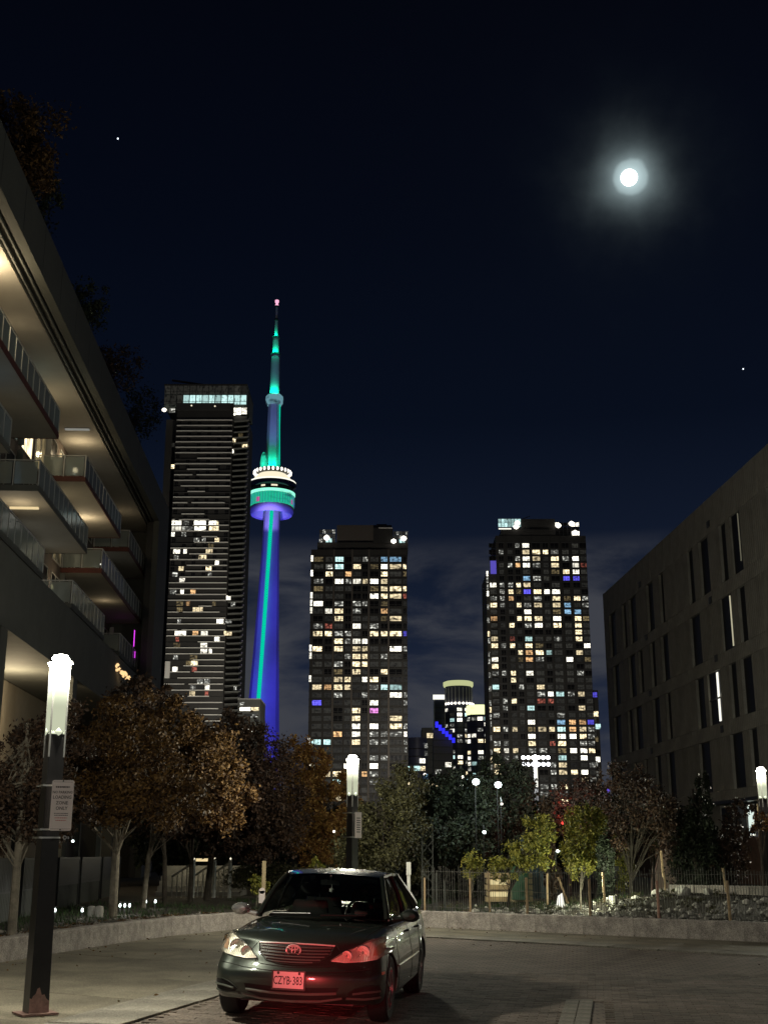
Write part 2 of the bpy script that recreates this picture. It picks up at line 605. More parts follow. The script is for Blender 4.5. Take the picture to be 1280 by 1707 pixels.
def single(name, mb, mats, label, cat, group=None, smooth=False):
    """a thing of one mesh, origin moved to its base"""
    v = np.array(mb.v)
    c = Vector(((v[:, 0].min() + v[:, 0].max()) / 2, (v[:, 1].min() + v[:, 1].max()) / 2, v[:, 2].min()))
    mb.v = [tuple(Vector(p) - c) for p in mb.v]
    o = put(name, mb.mesh(name, mats), None, c)
    if smooth:
        smooth_angle(o.data)
    return tag(o, label, cat, group)

def copy_tree(o, parent=None, loc=None, rz=None):
    c = o.copy()
    COL.objects.link(c)
    c.parent = parent
    if loc is not None:
        c.location = loc
    if rz is not None:
        c.rotation_euler = (0, 0, rz)
    for ch in list(o.children):
        copy_tree(ch, c)
    return c

def light(name, kind, loc, power, col=(1, 1, 1), radius=0.1, parent=None, aim=None, spot=None, blend=0.6):
    d = bpy.data.lights.new(name, kind)
    d.energy = power
    d.color = col
    d.shadow_soft_size = radius
    o = bpy.data.objects.new(name, d)
    COL.objects.link(o)
    o.parent = parent
    o.location = loc
    if kind == 'SPOT':
        d.spot_size = spot
        d.spot_blend = blend
        o.rotation_euler = (Vector(aim) - Vector(loc)).to_track_quat('-Z', 'Y').to_euler()
    return o

def text_mesh(body, size, name, mats, extrude=0.0, bold=0.0):
    cu = bpy.data.curves.new(name, 'FONT')
    cu.body = body
    cu.size = size
    cu.align_x = 'CENTER'
    cu.align_y = 'CENTER'
    cu.extrude = extrude
    cu.offset = bold
    cu.resolution_u = 2
    to = bpy.data.objects.new(name, cu)
    COL.objects.link(to)
    bpy.context.view_layer.update()
    dg = bpy.context.evaluated_depsgraph_get()
    me = bpy.data.meshes.new_from_object(to.evaluated_get(dg))
    bpy.data.objects.remove(to)
    me.materials.clear()
    me.materials.append(M[mats] if isinstance(mats, str) else mats)
    me.name = name
    return me
# ================================================================== ground
def resample(pts, n):
    p = [Vector((a, b, 0)) for a, b in pts]
    d = [0]
    for i in range(1, len(p)):
        d.append(d[-1] + (p[i] - p[i - 1]).length)
    outp = []
    for k in range(n + 1):
        t = d[-1] * k / n
        j = max(i for i in range(len(d)) if d[i] <= t + 1e-9)
        j = min(j, len(p) - 2)
        u = (t - d[j]) / max(1e-9, d[j + 1] - d[j])
        outp.append(p[j].lerp(p[j + 1], u))
    return outp

def smooth_path(pts, n, it=2):
    q = [Vector((a, b, 0)) for a, b in pts]
    for _ in range(it):
        r_ = [q[0]]
        for i in range(len(q) - 1):
            r_ += [q[i].lerp(q[i + 1], .25), q[i].lerp(q[i + 1], .75)]
        q = r_ + [q[-1]]
    return resample([(v.x, v.y) for v in q], n)

def normals(p):
    o = []
    for i in range(len(p)):
        d = (p[min(i + 1, len(p) - 1)] - p[max(i - 1, 0)]).normalized()
        o.append(Vector((-d.y, d.x, 0)))      # to the left of travel = outward (away from the court)
    return o

KERB = smooth_path([(-9.6, 6), (-7.4, 14), (-5.98, 20.2), (-4.9, 25.2), (-4.2, 27.4), (-3.26, 29.2), (-1.9, 30.6), (-.5, 30.75),
                    (.84, 30.0), (4.08, 27.3), (7.38, 24.7), (12, 21.0), (19, 15.3)], 44)
KN = normals(KERB)
BANDO = smooth_path([(-5.3, 5), (-4.3, 9), (-3.36, 13.14), (-2.72, 15.83), (-2.28, 17.36), (-1.5, 20.4), (-.85, 23.2), (-.3, 25.6), (.25, 26.9),
                     (.95, 27.25), (1.7, 26.7), (6.6, 22.3), (12, 17.3), (17.5, 12)], 44)
BN = normals(BANDO)
BANDI = [p - n * .80 for p, n in zip(BANDO, BN)]

mb = MB()
mb.grid(lambda u, v: (-3000 + 6000 * u, -600 + 6000 * v, -0.20), 8, 8)
struct('ground', mb, 'ground')

# paved court: base sheet, then pavers standing proud of it near the camera
def brick_mat():
    m, n, l = new_mat('court_paver_pattern')
    o = n.new('ShaderNodeOutputMaterial')
    b = n.new('ShaderNodeBsdfPrincipled')
    b.inputs['Roughness'].default_value = 0.85
    t = n.new('ShaderNodeTexCoord')
    mp_ = n.new('ShaderNodeMapping')
    mp_.inputs['Rotation'].default_value = (0, 0, R(-9.5))
    l.new(t.outputs['Object'], mp_.inputs[0])
    br = n.new('ShaderNodeTexBrick')
    br.inputs['Scale'].default_value = 1.0
    br.inputs['Brick Width'].default_value = 0.21
    br.inputs['Row Height'].default_value = 0.105
    br.inputs['Mortar Size'].default_value = 0.007
    br.inputs['Color1'].default_value = (0.275, 0.220, 0.182, 1)
    br.inputs['Color2'].default_value = (0.200, 0.158, 0.132, 1)
    br.inputs['Mortar'].default_value = (0.035, 0.03, 0.028, 1)
    l.new(mp_.outputs[0], br.inputs['Vector'])
    nz_ = n.new('ShaderNodeTexNoise')
    nz_.inputs['Scale'].default_value = 1.1
    nz_.inputs['Detail'].default_value = 6
    l.new(t.outputs['Object'], nz_.inputs['Vector'])
    mr_ = n.new('ShaderNodeMapRange')
    mr_.inputs['To Min'].default_value = .55
    mr_.inputs['To Max'].default_value = 1.45
    l.new(nz_.outputs['Fac'], mr_.inputs['Value'])
    mx_ = n.new('ShaderNodeVectorMath')
    mx_.operation = 'SCALE'
    l.new(br.outputs['Color'], mx_.inputs[0])
    l.new(mr_.outputs[0], mx_.inputs['Scale'])
    l.new(mx_.outputs[0], b.inputs['Base Color'])
    bp_ = n.new('ShaderNodeBump')
    bp_.inputs['Distance'].default_value = .004
    bp_.inputs['Strength'].default_value = .6
    l.new(br.outputs['Fac'], bp_.inputs['Height'])
    bp_.invert = True
    l.new(bp_.outputs[0], b.inputs['Normal'])
    l.new(b.outputs[0], o.inputs[0])
    return m
M['court'] = brick_mat()
M['paver'] = mat('court_pavers', (0.235, 0.188, 0.156), 0.85, scale=1.3, noise=.35, island=.30, bump=.3, bscale=60, col2=(.285, .23, .195), wear=.45)

root = put('paved_court', None)
root['kind'] = 'structure'
mb = MB()
inner = [(p.x, p.y) for p in BANDI]
def court_z(x, y):
    i = min(range(len(BANDI)), key=lambda q: (BANDI[q].x - x) ** 2 + (BANDI[q].y - y) ** 2)
    d_ = max(0.0, -(Vector((x, y, 0)) - BANDI[i]).dot(BN[i]))
    t_ = min(1.0, d_ / 2.9)
    return -.110 * t_
cs = [0, .4, .8, 1.2, 1.6, 2.0, 2.4, 2.8, 3.3]
nb0 = len(BANDI)
rows_ = []
for d_ in cs:
    rows_.append([(BANDI[i] - BN[i] * d_) for i in range(nb0)])
mb.add([(p.x, p.y, -.11 * min(1, d_ / 2.9) - .012) for d_, row in zip(cs, rows_) for p in row],
       [(j * nb0 + i, (j + 1) * nb0 + i, (j + 1) * nb0 + i + 1, j * nb0 + i + 1) for j in range(len(cs) - 1) for i in range(nb0 - 1)])
last_ = [(p.x, p.y, -.122) for p in rows_[-1]]
mb.add(last_ + [(30, -20, -.122), (-30, -20, -.122)], [tuple(range(nb0 + 2))])
part('court_bed', mb, 'court', root)
bandpoly = [(p.x, p.y) for p in BANDI]
def in_court(x, y):
    best = min(range(len(BANDI)), key=lambda i: (BANDI[i].x - x) ** 2 + (BANDI[i].y - y) ** 2)
    return (Vector((x, y, 0)) - BANDI[best]).dot(BN[best]) < -0.10
mb = MB()
ca, sa = math.cos(R(-9.5)), math.sin(R(-9.5))
rnd = random.Random(3)
for r_ in range(0, 92):
    for c_ in range(-30, 46):
        lx, ly = c_ * .21 + (.105 if r_ % 2 else 0), 10.6 + r_ * .105
        x, y = lx * ca - ly * sa - 1.9, lx * sa + ly * ca
        if y < 11.0 or y > 20.2 or x > 7.5 or not in_court(x, y):
            continue
        s_ = (x - 1.92) - (y - 13.23) * .182
        if -.13 < s_ < .33 and y < 16:
            continue
        h = rnd.uniform(-.0015, .0015)
        tx, ty = rnd.uniform(-.002, .002), rnd.uniform(-.002, .002)
        a_, b_ = .1015, .0490
        vs = []
        for (dx, dy, dz) in ((-a_, -b_, 0), (a_, -b_, 0), (a_, b_, 0), (-a_, b_, 0)):
            vs.append((x + dx * ca - dy * sa, y + dx * sa + dy * ca, court_z(x + dx, y + dy) + h + (tx if dx > 0 else -tx) + (ty if dy > 0 else -ty)))
        vs += [(p[0], p[1], p[2] - .016) for p in vs]
        mb.add(vs, [(0, 1, 2, 3), (0, 4, 5, 1), (1, 5, 6, 2), (2, 6, 7, 3), (3, 7, 4, 0)])
part('pavers', mb, 'paver', root, kind='stuff')
# stall line: two courses of larger concrete pavers
edge = MB().box(-.08, .08, -.166, .166, -.011, .004)
em_ = edge.mesh('edge_paver', 'band')
for off in (0.0, .172):
    for k in range(14):
        y = 11.6 + k * .34
        x = 1.80 + off + (y - 13.23) * .182
        put('edge_paver', em_, root, (x, y, court_z(x, y) + rnd.uniform(-.001, .001)), (0, 0, R(-10.3)))

# band of concrete sections round the court
root = put('concrete_band', None)
root['kind'] = 'structure'
def quad_piece(name, a, b, c, d, z0, z1, m, parent, gap=.014):
    cen = (a + b + c + d) / 4
    pts = [p + (cen - p).normalized() * gap for p in (a, b, c, d)]
    mb_ = MB().prism([(p.x - cen.x, p.y - cen.y) for p in pts], z0, z1)
    o_ = put(name, mb_.mesh(name, m), parent, (cen.x, cen.y, 0))
    return o_
for i in range(len(BANDO) - 1):
    quad_piece('band_section', BANDI[i], BANDI[i + 1], BANDO[i + 1], BANDO[i], -.195, .012 + rnd.uniform(-.002, .002), 'band', root)
# pavement between band and planter kerb: two rows of slabs
root = put('pavement', None)
root['kind'] = 'structure'
for i in range(len(BANDO) - 1):
    a, b = BANDO[i], BANDO[i + 1]
    d, c = KERB[i], KERB[i + 1]
    if i % 2 == 0:
        j = min(i + 2, len(BANDO) - 1)
        for t0, t1 in ((0, .5), (.5, 1)):
            quad_piece('slab', BANDO[i].lerp(KERB[i], t0), BANDO[j].lerp(KERB[j], t0), BANDO[j].lerp(KERB[j], t1),
                       BANDO[i].lerp(KERB[i], t1), -.195, .004 + rnd.uniform(-.002, .002), 'slab', root, .005)
# planter kerb of cast segments
root = put('planter_kerb', None)
root['kind'] = 'structure'
KH = .36
for i in range(len(KERB) - 1):
    a, b = KERB[i], KERB[i + 1]
    a2, b2 = a + KN[i] * .28, b + KN[i + 1] * .28
    cen = (a + b + a2 + b2) / 4
    t = (b - a).normalized() * .004
    P4 = [a + t - cen, b - t - cen, b2 - t - cen, a2 + t - cen]
    mb_ = MB()
    dz = rnd.uniform(-.004, .004)
    ch = .02
    nn = (KN[i] + KN[i + 1]) / 2
    lo = [(p.x, p.y, -.195) for p in P4]
    md = [(p.x, p.y, KH - ch + dz) for p in P4]
    tp = [((p + (nn * ch if k in (0, 1) else -nn * ch)).x, (p + (nn * ch if k in (0, 1) else -nn * ch)).y, KH + dz) for k, p in enumerate(P4)]
    mb_.add(lo + md + tp, [(0, 1, 5, 4), (1, 2, 6, 5), (2, 3, 7, 6), (3, 0, 4, 7), (4, 5, 9, 8), (5, 6, 10, 9), (6, 7, 11, 10), (7, 4, 8, 11), (8, 9, 10, 11)])
    put('segment', mb_.mesh('segment', 'kerb'), root, (cen.x, cen.y, 0))

# planting bed behind the kerb
OFFS = [.27, .6, 1.2, 2.2, 3.6, 6, 12, 26, 60, 120]
def bed_h(p, off):
    rgt = max(0, min(1, (p.x - 1.0) / 3.0))
    up = min(1, max(0, off - .4) / 4.5)
    return .31 + rgt * .42 * up
def bed_pt(i, off):
    p = KERB[i] + KN[i] * min(off, 26)
    if off > 26:
        p = p + Vector((KN[i].x * .6, 1, 0)) * (off - 26)
    z = bed_h(KERB[i], off) + (.05 * math.sin(p.x * 2.1 + p.y * 1.7) if .5 < off < 8 else 0)
    return (p.x, p.y, z)
mb = MB()
n_ = len(KERB)
mb.add([bed_pt(i, o_) for o_ in OFFS for i in range(n_)],
       [(j * n_ + i, j * n_ + i + 1, (j + 1) * n_ + i + 1, (j + 1) * n_ + i) for j in range(len(OFFS) - 1) for i in range(n_ - 1)])
o = part('planting_bed', mb, 'soil', None)
o['kind'] = 'structure'

def bed_at(x, y):
    i = min(range(n_), key=lambda k: (KERB[k].x - x) ** 2 + (KERB[k].y - y) ** 2)
    off = (Vector((x, y, 0)) - KERB[i]).length
    return bed_h(KERB[i], off)

def rock(rs, s, sub=1):
    bm = bmesh.new()
    bmesh.ops.create_icosphere(bm, subdivisions=sub, radius=1)
    vs = [Vector(v.co) for v in bm.verts]
    fs = [tuple(v.index for v in f.verts) for f in bm.faces]
    bm.free()
    sx, sy, sz = s * rs.uniform(.7, 1.3), s * rs.uniform(.6, 1.1), s * rs.uniform(.45, .8)
    a = rs.uniform(0, 6.3)
    o_ = []
    for v in vs:
        v = v * rs.uniform(.82, 1.12)
        x, y = v.x * sx, v.y * sy
        o_.append((x * math.cos(a) - y * math.sin(a), x * math.sin(a) + y * math.cos(a), v.z * sz))
    return o_, fs
ROCKS = None
def scatter_rocks(name, cells, mats):
    mb_ = MB()
    rs = random.Random(5)
    protos = [rock(rs, 1, 1) for _ in range(6)]
    for (x, y, s) in cells:
        z = bed_at(x, y)
        vs, fs = rs.choice(protos)
        a = rs.uniform(0, 6.3)
        mb_.add([(x + s * (v[0] * math.cos(a) - v[1] * math.sin(a)), y + s * (v[0] * math.sin(a) + v[1] * math.cos(a)), z + s * (v[2] + .25)) for v in vs], fs)
    o_ = part(name, mb_, mats, None)
    o_['kind'] = 'stuff'
    return o_
rs = random.Random(8)
cells = []
for i in range(22, 44):
    for k in range(66):
        t = rs.random()
        p = KERB[i].lerp(KERB[min(i + 1, n_ - 1)], t) + KN[i] * (.3 + 3.6 * rs.random() ** 1.7)
        if p.x < 1.6 or p.x > 12 or rs.random() > (min(1, (p.x - 1.2) / 3)):
            continue
        cells.append((p.x, p.y, rs.choice((.035, .05, .06, .075, .10)) * rs.uniform(.7, 1.2)))
scatter_rocks('pale_rubble', cells, 'stone')
cells = []
for i in range(6, 23):
    for k in range(42):
        p = KERB[i].lerp(KERB[i + 1], rs.random()) + KN[i] * (.29 + 1.1 * rs.random() ** 2)
        cells.append((p.x, p.y, rs.uniform(.02, .055)))
scatter_rocks('bed_gravel', cells, mat('bed_gravel', (0.22, 0.20, 0.18), 0.85, noise=.3, scale=3, island=.6))
# low grass in the left bed and at the apex
mb = MB()
for i in range(6, 27):
    for k in range(620):
        p = KERB[i].lerp(KERB[i + 1], rs.random()) + KN[i] * (.9 + 7 * rs.random())
        z = bed_at(p.x, p.y)
        a, h, b_ = rs.uniform(0, 6.3), rs.uniform(.06, .17), rs.uniform(-.06, .06)
        dx, dy = math.cos(a) * .009, math.sin(a) * .009
        mb.add([(p.x - dx, p.y - dy, z), (p.x + dx, p.y + dy, z), (p.x + b_, p.y + b_ * .6, z + h)], [(0, 1, 2)])
o = part('grass', mb, 'grass', None)
o['kind'] = 'stuff'

# ================================================================== left apartment block
TH = math.atan(.052)
root = thing('apartment_building', 'long balcony apartment block with a thick overhanging roof frame along the left side', 'building', (0, 0, 0), TH)
LB = root
mb = MB()
mb.box(-26, -13.6, 18, 80.7, 8.95, 22.2)
part('wall', mb, 'wallbrown', root)
mb = MB()
mb.box(-26, -13.62, 18, 80.6, -.1, 8.9)
part('ground_floor_wall', mb, 'beige', root)
mb = MB()
mb.box(-10.85, -10.5, 18, 81, 22.3, 24.35)
mb.box(-26, -10.9, 18, 80.95, 22.62, 24.3)
rf = part('roof', mb, 'fascia', root)
mb = MB().box(-26, -11.45, 18, 79.0, 22.28, 22.60)
part('roof_soffit', mb, 'soffit', root)
mb = MB().box(-11.44, -10.86, 18, 79.0, 22.42, 22.6)
part('soffit_channel', mb, 'darkmetal', root)
for x in (-11.30, -11.02):
    part('soffit_rail', MB().box(x - .035, x + .035, 18, 79, 22.30, 22.41), 'wallgrey', root)
mb = MB().box(-10.85, -10.5, 76.3, 81, -.1, 22.29).box(-26, -10.86, 79.1, 80.9, -.1, 22.27)
part('end_wall', mb, 'fascia', root)
part('end_return', MB().box(-11.25, -10.86, 76.4, 79.05, 0, 22.25), 'darkmetal', root)
mb = MB().box(-10.85, -10.5, 18, 76.2, 8.9, 11.55).box(-13.59, -10.86, 18, 76.2, 11.25, 11.5)
part('lower_beam', mb, 'wallgrey', root)
part('ground_soffit', MB().box(-13.6, -10.86, 18, 79, 8.92, 9.1), 'wallgrey', root)
for y in (40.2, 52.5, 65):
    part('column', MB().box(-11.3, -10.5, y, y + .9, -.1, 8.88), 'wallgrey', root)
# joints of the fascia panels
for k in range(20):
    y = 20 + k * 3.1
    part('fascia_joint', MB().box(-10.499, -10.494, y, y + .03, 22.32, 24.33), 'darkmetal', rf)

def window_unit(w_, h_, pm, nm=2, fm='frame', d=.05):
    """frame and pane meshes in the x-z plane... facing +x, width along y"""
    f = MB()
    t = .05
    f.box(0, d, -w_ / 2, -w_ / 2 + t, 0, h_).box(0, d, w_ / 2 - t, w_ / 2, 0, h_)
    f.box(0, d, -w_ / 2 + t, w_ / 2 - t, 0, t).box(0, d, -w_ / 2 + t, w_ / 2 - t, h_ - t, h_)
    for k in range(1, nm):
        y = -w_ / 2 + w_ * k / nm
        f.box(0, d * .8, y - t / 2, y + t / 2, t, h_ - t)
    p_ = MB().box(.005, .018, -w_ / 2 + t, w_ / 2 - t, t, h_ - t)
    return f.mesh('window', fm), p_.mesh('pane', pm)

WU = {}
def put_window(parent, x, y, z, w_, h_, key, nm=2, fm='frame', rot=0.0):
    kk = (round(w_, 2), round(h_, 2), key, nm, fm)
    if kk not in WU:
        WU[kk] = window_unit(w_, h_, PANE[key], nm, fm)
    f, p_ = WU[kk]
    o_ = put('window', f, parent, (x, y, z), (0, 0, rot))
    put('pane', p_, o_)
    return o_

rs = random.Random(21)
LIT_L = {(2, 9): 'C', (2, 10): 'Y', (2, 11): 'd', (1, 12): 'Y', (1, 13): 'd', (3, 4): 'w', (2, 6): 'd', (1, 7): 'd', (0, 10): 'w', (0, 11): 'w', (3, 13): 'd', (1, 17): 'w', (2, 14): 'w', (1, 6): 'b', (0, 8): 'w'}
for lev, z in enumerate((12.80, 16.03, 19.25)):
    for k in range(20):
        y = 27.5 + k * 2.62
        put_window(root, -13.598, y, z, 2.0 if k % 3 else 1.5, 2.55, LIT_L.get((lev, k), '.'), 2 if k % 3 else 1)
        if k % 2:
            part('wall_fin', MB().box(-13.6, -13.35, y + 1.15, y + 1.27, z - .02, z + 2.95), 'wallgrey' if k % 4 == 1 else 'frame', root)

def balcony(lev, y0, y1, first, glare=0):
    slab = MB().box(-13.59, -11.5, y0, y1, lev, lev + .20)
    b = part('balcony', slab, 'soffit', root)
    part('edge_trim', MB().box(-13.59, -11.47, y0 - .03, y0 - .001, lev - .02, lev + .24)
         .box(-11.499, -11.46, y0, y1, lev - .02, lev + .24).box(-13.59, -11.47, y1 + .001, y1 + .03, lev - .02, lev + .24), 'redtrim' if first else 'wallgrey', b)
    zt = lev + .22 + 1.07
    part('top_rail', MB().bar((-11.5, y0, zt), (-11.5, y1, zt), .05, .04).bar((-13.55, y0, zt), (-11.5, y0, zt), .05, .04)
         .bar((-13.55, y1, zt), (-11.5, y1, zt), .05, .04), 'rail', b)
    n = max(2, round((y1 - y0) / 1.0))
    gx, px_ = None, None
    st = (y1 - y0) / n
    gm = MB().box(-.006, .006, .06, st - .06, 0, .95).mesh('glass_panel', 'bal_glass')
    pm = MB().box(-.02, .02, -.03, .03, 0, 1.07).mesh('rail_post', 'rail')
    for k in range(n + 1):
        put('rail_post', pm, b, (-11.5, y0 + k * st, lev + .2))
        if k < n:
            put('glass_panel', gm, b, (-11.5, y0 + k * st, lev + .28))
    ge = MB().box(.05, .96, -.006, .006, 0, .95).mesh('glass_panel', 'bal_glass')
    for ye in (y0, y1):
        for q in range(2):
            put('glass_panel', ge, b, (-13.55 + q * 1.02, ye, lev + .28))
            put('rail_post', pm, b, (-13.52 + q * 1.0, ye, lev + .2))
    return b
BL = [(18.98, 28, 50.6, 1), (18.98, 56.9, 67.8, 1), (18.98, 71, 78.3, 1), (15.78, 26, 43, 0), (15.78, 47.8, 58.5, 0), (15.78, 62.7, 77.2, 1),
      (12.55, 26, 49.7, 0), (12.55, 55.8, 64.5, 0), (12.55, 69.8, 76.9, 0)]
bal = [balcony(*b) for b in BL]
part('ceiling_lamp', MB().box(-13.2, -12.0, 50.2, 50.35, 15.70, 15.775), 'warm_strip', bal[4])
part('ceiling_lamp', MB().box(-13.0, -11.8, 58.6, 58.72, 22.20, 22.275), glow('dim_strip', (.9, .9, .8), .25), root)
part('balcony_lights', MB().box(-11.44, -11.42, 74.6, 74.8, 13.9, 14.9).box(-11.44, -11.42, 75.3, 75.4, 13.3, 13.7), 'magenta', bal[8])
for i, (bi, y, z, col, s) in enumerate([(1, 66.3, .75, 'white_strip', .09), (1, 66.8, .62, 'white_strip', .12), (1, 67.1, .45, 'white_strip', .10), (1, 65.9, .9, 'white_strip', .06),
                                        (4, 57.6, .55, 'white_strip', .05), (6, 48.2, .6, 'blue_led', .09), (6, 48.5, .8, 'pod_cream', .07), (6, 47.6, .85, 'white_strip', .06),
                                        (6, 45.2, .7, 'pink_led', .06), (7, 58.4, .55, 'white_strip', .08), (7, 59.2, .35, 'pod_cream', .09), (7, 62.1, .5, 'white_strip', .12),
                                        (7, 62.9, .35, 'white_strip', .07), (7, 63.9, .45, 'pod_cream', .07), (5, 66.5, .7, 'white_strip', .05), (5, 64.6, .65, 'white_strip', .05), (5, 69, .7, 'white_strip', .04)]):
    lev = BL[bi][0]
    part('lantern', MB().lathe([(0, -s), (s * .7, -s * .7), (s, 0), (s * .7, s * .7), (0, s)], 8, c=(-11.9, y, lev + .25 + z)), col, bal[bi], smooth=True)
# a few pieces of balcony furniture
def patio_chair(ly, lev, rz, label):
    c_ = Matrix.Rotation(TH, 4, 'Z') @ Vector((-12.35, ly, lev + .2))
    t = thing('patio_chair', label, 'chair', c_, rz, 'chairs on the balconies')
    part('seat', MB().box(-.24, .24, -.24, .24, .40, .44), 'frame', t)
    bk = MB()
    for k in range(6):
        bk.box(-.22 + k * .082, -.20 + k * .082, .23, .25, .45, .92)
    bk.box(-.24, .24, .22, .26, .92, .96)
    part('backrest', bk, 'frame', t)
    for sx in (-.22, .22):
        for sy in (-.22, .22):
            part('leg', MB().box(sx - .014, sx + .014, sy - .014, sy + .014, 0, .399), 'frame', t)
patio_chair(58.2, 18.98, .6, 'pale slatted patio chair at the near end of the upper middle balcony')
patio_chair(64.2, 15.78, -.5, 'pale slatted patio chair on the balcony with the dark red edge below')
patio_chair(57.0, 12.55, 2.0, 'pale slatted patio chair behind glass on the lowest long balcony')
# lamps that light the soffits
WARM = (1.0, .80, .50)
for (x, y, z, p) in ((-12.3, 40.6, 21.5, 120), (-12.6, 60.6, 21.5, 22), (-12.6, 49.6, 15.1, 12), (-12.7, 63.5, 18.3, 26), (-12.6, 50.5, 7.6, 190),
                     (-12.8, 60.8, 14.6, 9), (-12.6, 74.0, 21.2, 4), (-12.7, 53.5, 20.6, 6), (-12.6, 38, 18.2, 3), (-12.5, 70, 15.2, 4), (-12.5, 46, 21.2, 5)):
    lamp_ = part('wall_lamp', MB().box(-13.595, -13.5, y - .08, y + .08, z - .1, z + .1), 'warm_strip', root)
    light('wall_lamp_light', 'POINT', (x, y, z), p * 2.2, WARM, .12, parent=root)
# ground-floor boarded patio screens with pale columns between
def patio_screen(ly, w_, label):
    t = thing('patio_screen', label, 'screen', Matrix.Rotation(TH, 4, 'Z') @ Vector((-6.3 - (ly - 27) * .03, ly, .31)), TH, 'patio screens along the apartment block')
    nb = max(6, int(w_ / .13))
    bm_ = MB().box(-.02, .02, .01, w_ / nb - .01, 0, .55).mesh('board', 'screen_grey')
    bk = MB().box(-.02, .02, .008, w_ / nb - .008, 0, .60).mesh('board', 'screen_black')
    for k in range(nb):
        put('board', bm_, t, (0, k * w_ / nb, .02))
        put('board', bk, t, (.01, k * w_ / nb, .60))
    part('frame', MB().box(-.04, .04, -.05, 0, 0, 1.25).box(-.04, .04, w_, w_ + .05, 0, 1.25).box(-.04, .04, 0, w_, 1.2, 1.25).box(-.03, .03, 0, w_, .565, .60), 'screen_black', t)
for i, (ly, w_, lb) in enumerate([(24.2, 2.1, 'black and grey boarded patio screen furthest left behind the big lamp post'),
                                  (27.6, 3.2, 'wide boarded patio screen right beside the big lamp post'),
                                  (32.0, 2.6, 'boarded patio screen just behind the pale tree trunk'),
                                  (35.6, 3.0, 'boarded patio screen between the second and third tree trunks'),
                                  (39.8, 3.4, 'furthest boarded patio screen next to the lit steps')]):
    patio_screen(ly, w_, lb)
for ly, z1, lb in ((26.9, 3.0, 'slim pale timber post at the left edge of the picture'), (31.4, 3.3, 'slim pale timber post between the first two patio screens'),
               (35.0, 3.2, 'slim pale timber post behind the pale tree trunk'), (39.1, 3.1, 'slim pale timber post beside the furthest patio screen')):
    c = Matrix.Rotation(TH, 4, 'Z') @ Vector((-6.35 - (ly - 27) * .03, ly, .3))
    single('timber_post', MB().box(c.x - .07, c.x + .07, c.y - .07, c.y + .07, .3, z1), 'screen_grey', lb, 'post', 'timber posts between the patio screens')
# dark hall behind the screens (ground floor recess)
# roof plants handled with the trees

# ================================================================== right building
root = thing('office_building', 'plain beige panel building with tall narrow dark windows on the right side', 'building', (0, 0, 0), TH)
RB = root
LX = 19.4
part('core', MB().box(LX + .36, LX + 22, 16, 81.8, 4.1, 18.9), 'frame_dark', root)
part('roof', MB().box(LX + .2, LX + 22, 16, 81.85, 18.9, 19.04), 'wallgrey', root)
part('end_wall', MB().box(LX + .02, LX + 22, 81.83, 81.95, 3.9, 19.03), 'precast', root)
def precast_ribbed():
    m = M['precast'].copy()
    m.name = 'ribbed_precast_panel'
    n, l = m.node_tree.nodes, m.node_tree.links
    b = [x for x in n if x.type == 'BSDF_PRINCIPLED'][0]
    t = [x for x in n if x.type == 'TEX_COORD'][0]
    bp_ = [x for x in n if x.type == 'BUMP'][0]
    wv = n.new('ShaderNodeTexWave')
    wv.bands_direction = 'Y'
    wv.inputs['Scale'].default_value = 1.3
    wv.inputs['Distortion'].default_value = .3
    l.new(t.outputs['Object'], wv.inputs['Vector'])
    b2 = n.new('ShaderNodeBump')
    b2.inputs['Strength'].default_value = .5
    b2.inputs['Distance'].default_value = .04
    l.new(wv.outputs['Fac'], b2.inputs['Height'])
    l.new(bp_.outputs[0], b2.inputs['Normal'])
    l.new(b2.outputs[0], b.inputs['Normal'])
    return m
M['ribbed'] = precast_ribbed()
ROWS = [(14.32, 17.2, [(80.4, 78.65), (76.8, 75.75), (75.0, 73.3), (70.7, 69.3), (67.9, 67.05), (62.35, 61.35), (60.25, 58.75), (56.95, 56.0), (55.3, 53.9), (50.4, 49.2), (47.5, 46.4), (43, 41.6)]),
        (11.05, 13.65, [(79.95, 78.3), (75.8, 74.2), (73.4, 72.4), (70.6, 69.6), (68.2, 66.8), (62.6, 60.85), (57.55, 55.85), (55.0, 54.0), (49.5, 48), (45, 44)]),
        (7.80, 10.36, [(80.4, 78.55), (76.7, 75.6), (75.05, 73.3), (70.75, 69.3), (67.95, 67.05), (62.3, 60.95), (60.35, 58.4), (57.0, 55.95), (55.3, 53.85), (49, 47.6), (44.6, 43.2)]),
        (4.60, 7.10, [(79.9, 78.4), (76.0, 75.1), (73.35, 72.65), (70.9, 69.75), (68.45, 67.0), (62.5, 60.7), (57.55, 55.85), (54.9, 53.9), (49.8, 48.6), (45.2, 43.8)])]
LITR = {(0, 8): 's', (1, 6): 'S', (2, 6): 'F'}
rs = random.Random(4)
zb = 4.12
yend = 81.82
def panels(z0, z1, y0, y1, mx_=1.55):
    n = max(1, math.ceil((y1 - y0) / mx_))
    for k in range(n):
        a, b = y0 + (y1 - y0) * k / n, y0 + (y1 - y0) * (k + 1) / n
        j = rs.uniform(-.006, .006)
        put('panel', MB().box(0, .34, -(b - a) / 2 + .006, (b - a) / 2 - .006, 0, z1 - z0 - .012).mesh('panel', M['ribbed']), root, (LX + j, (a + b) / 2, z0))
Y0R = 30
prev = zb
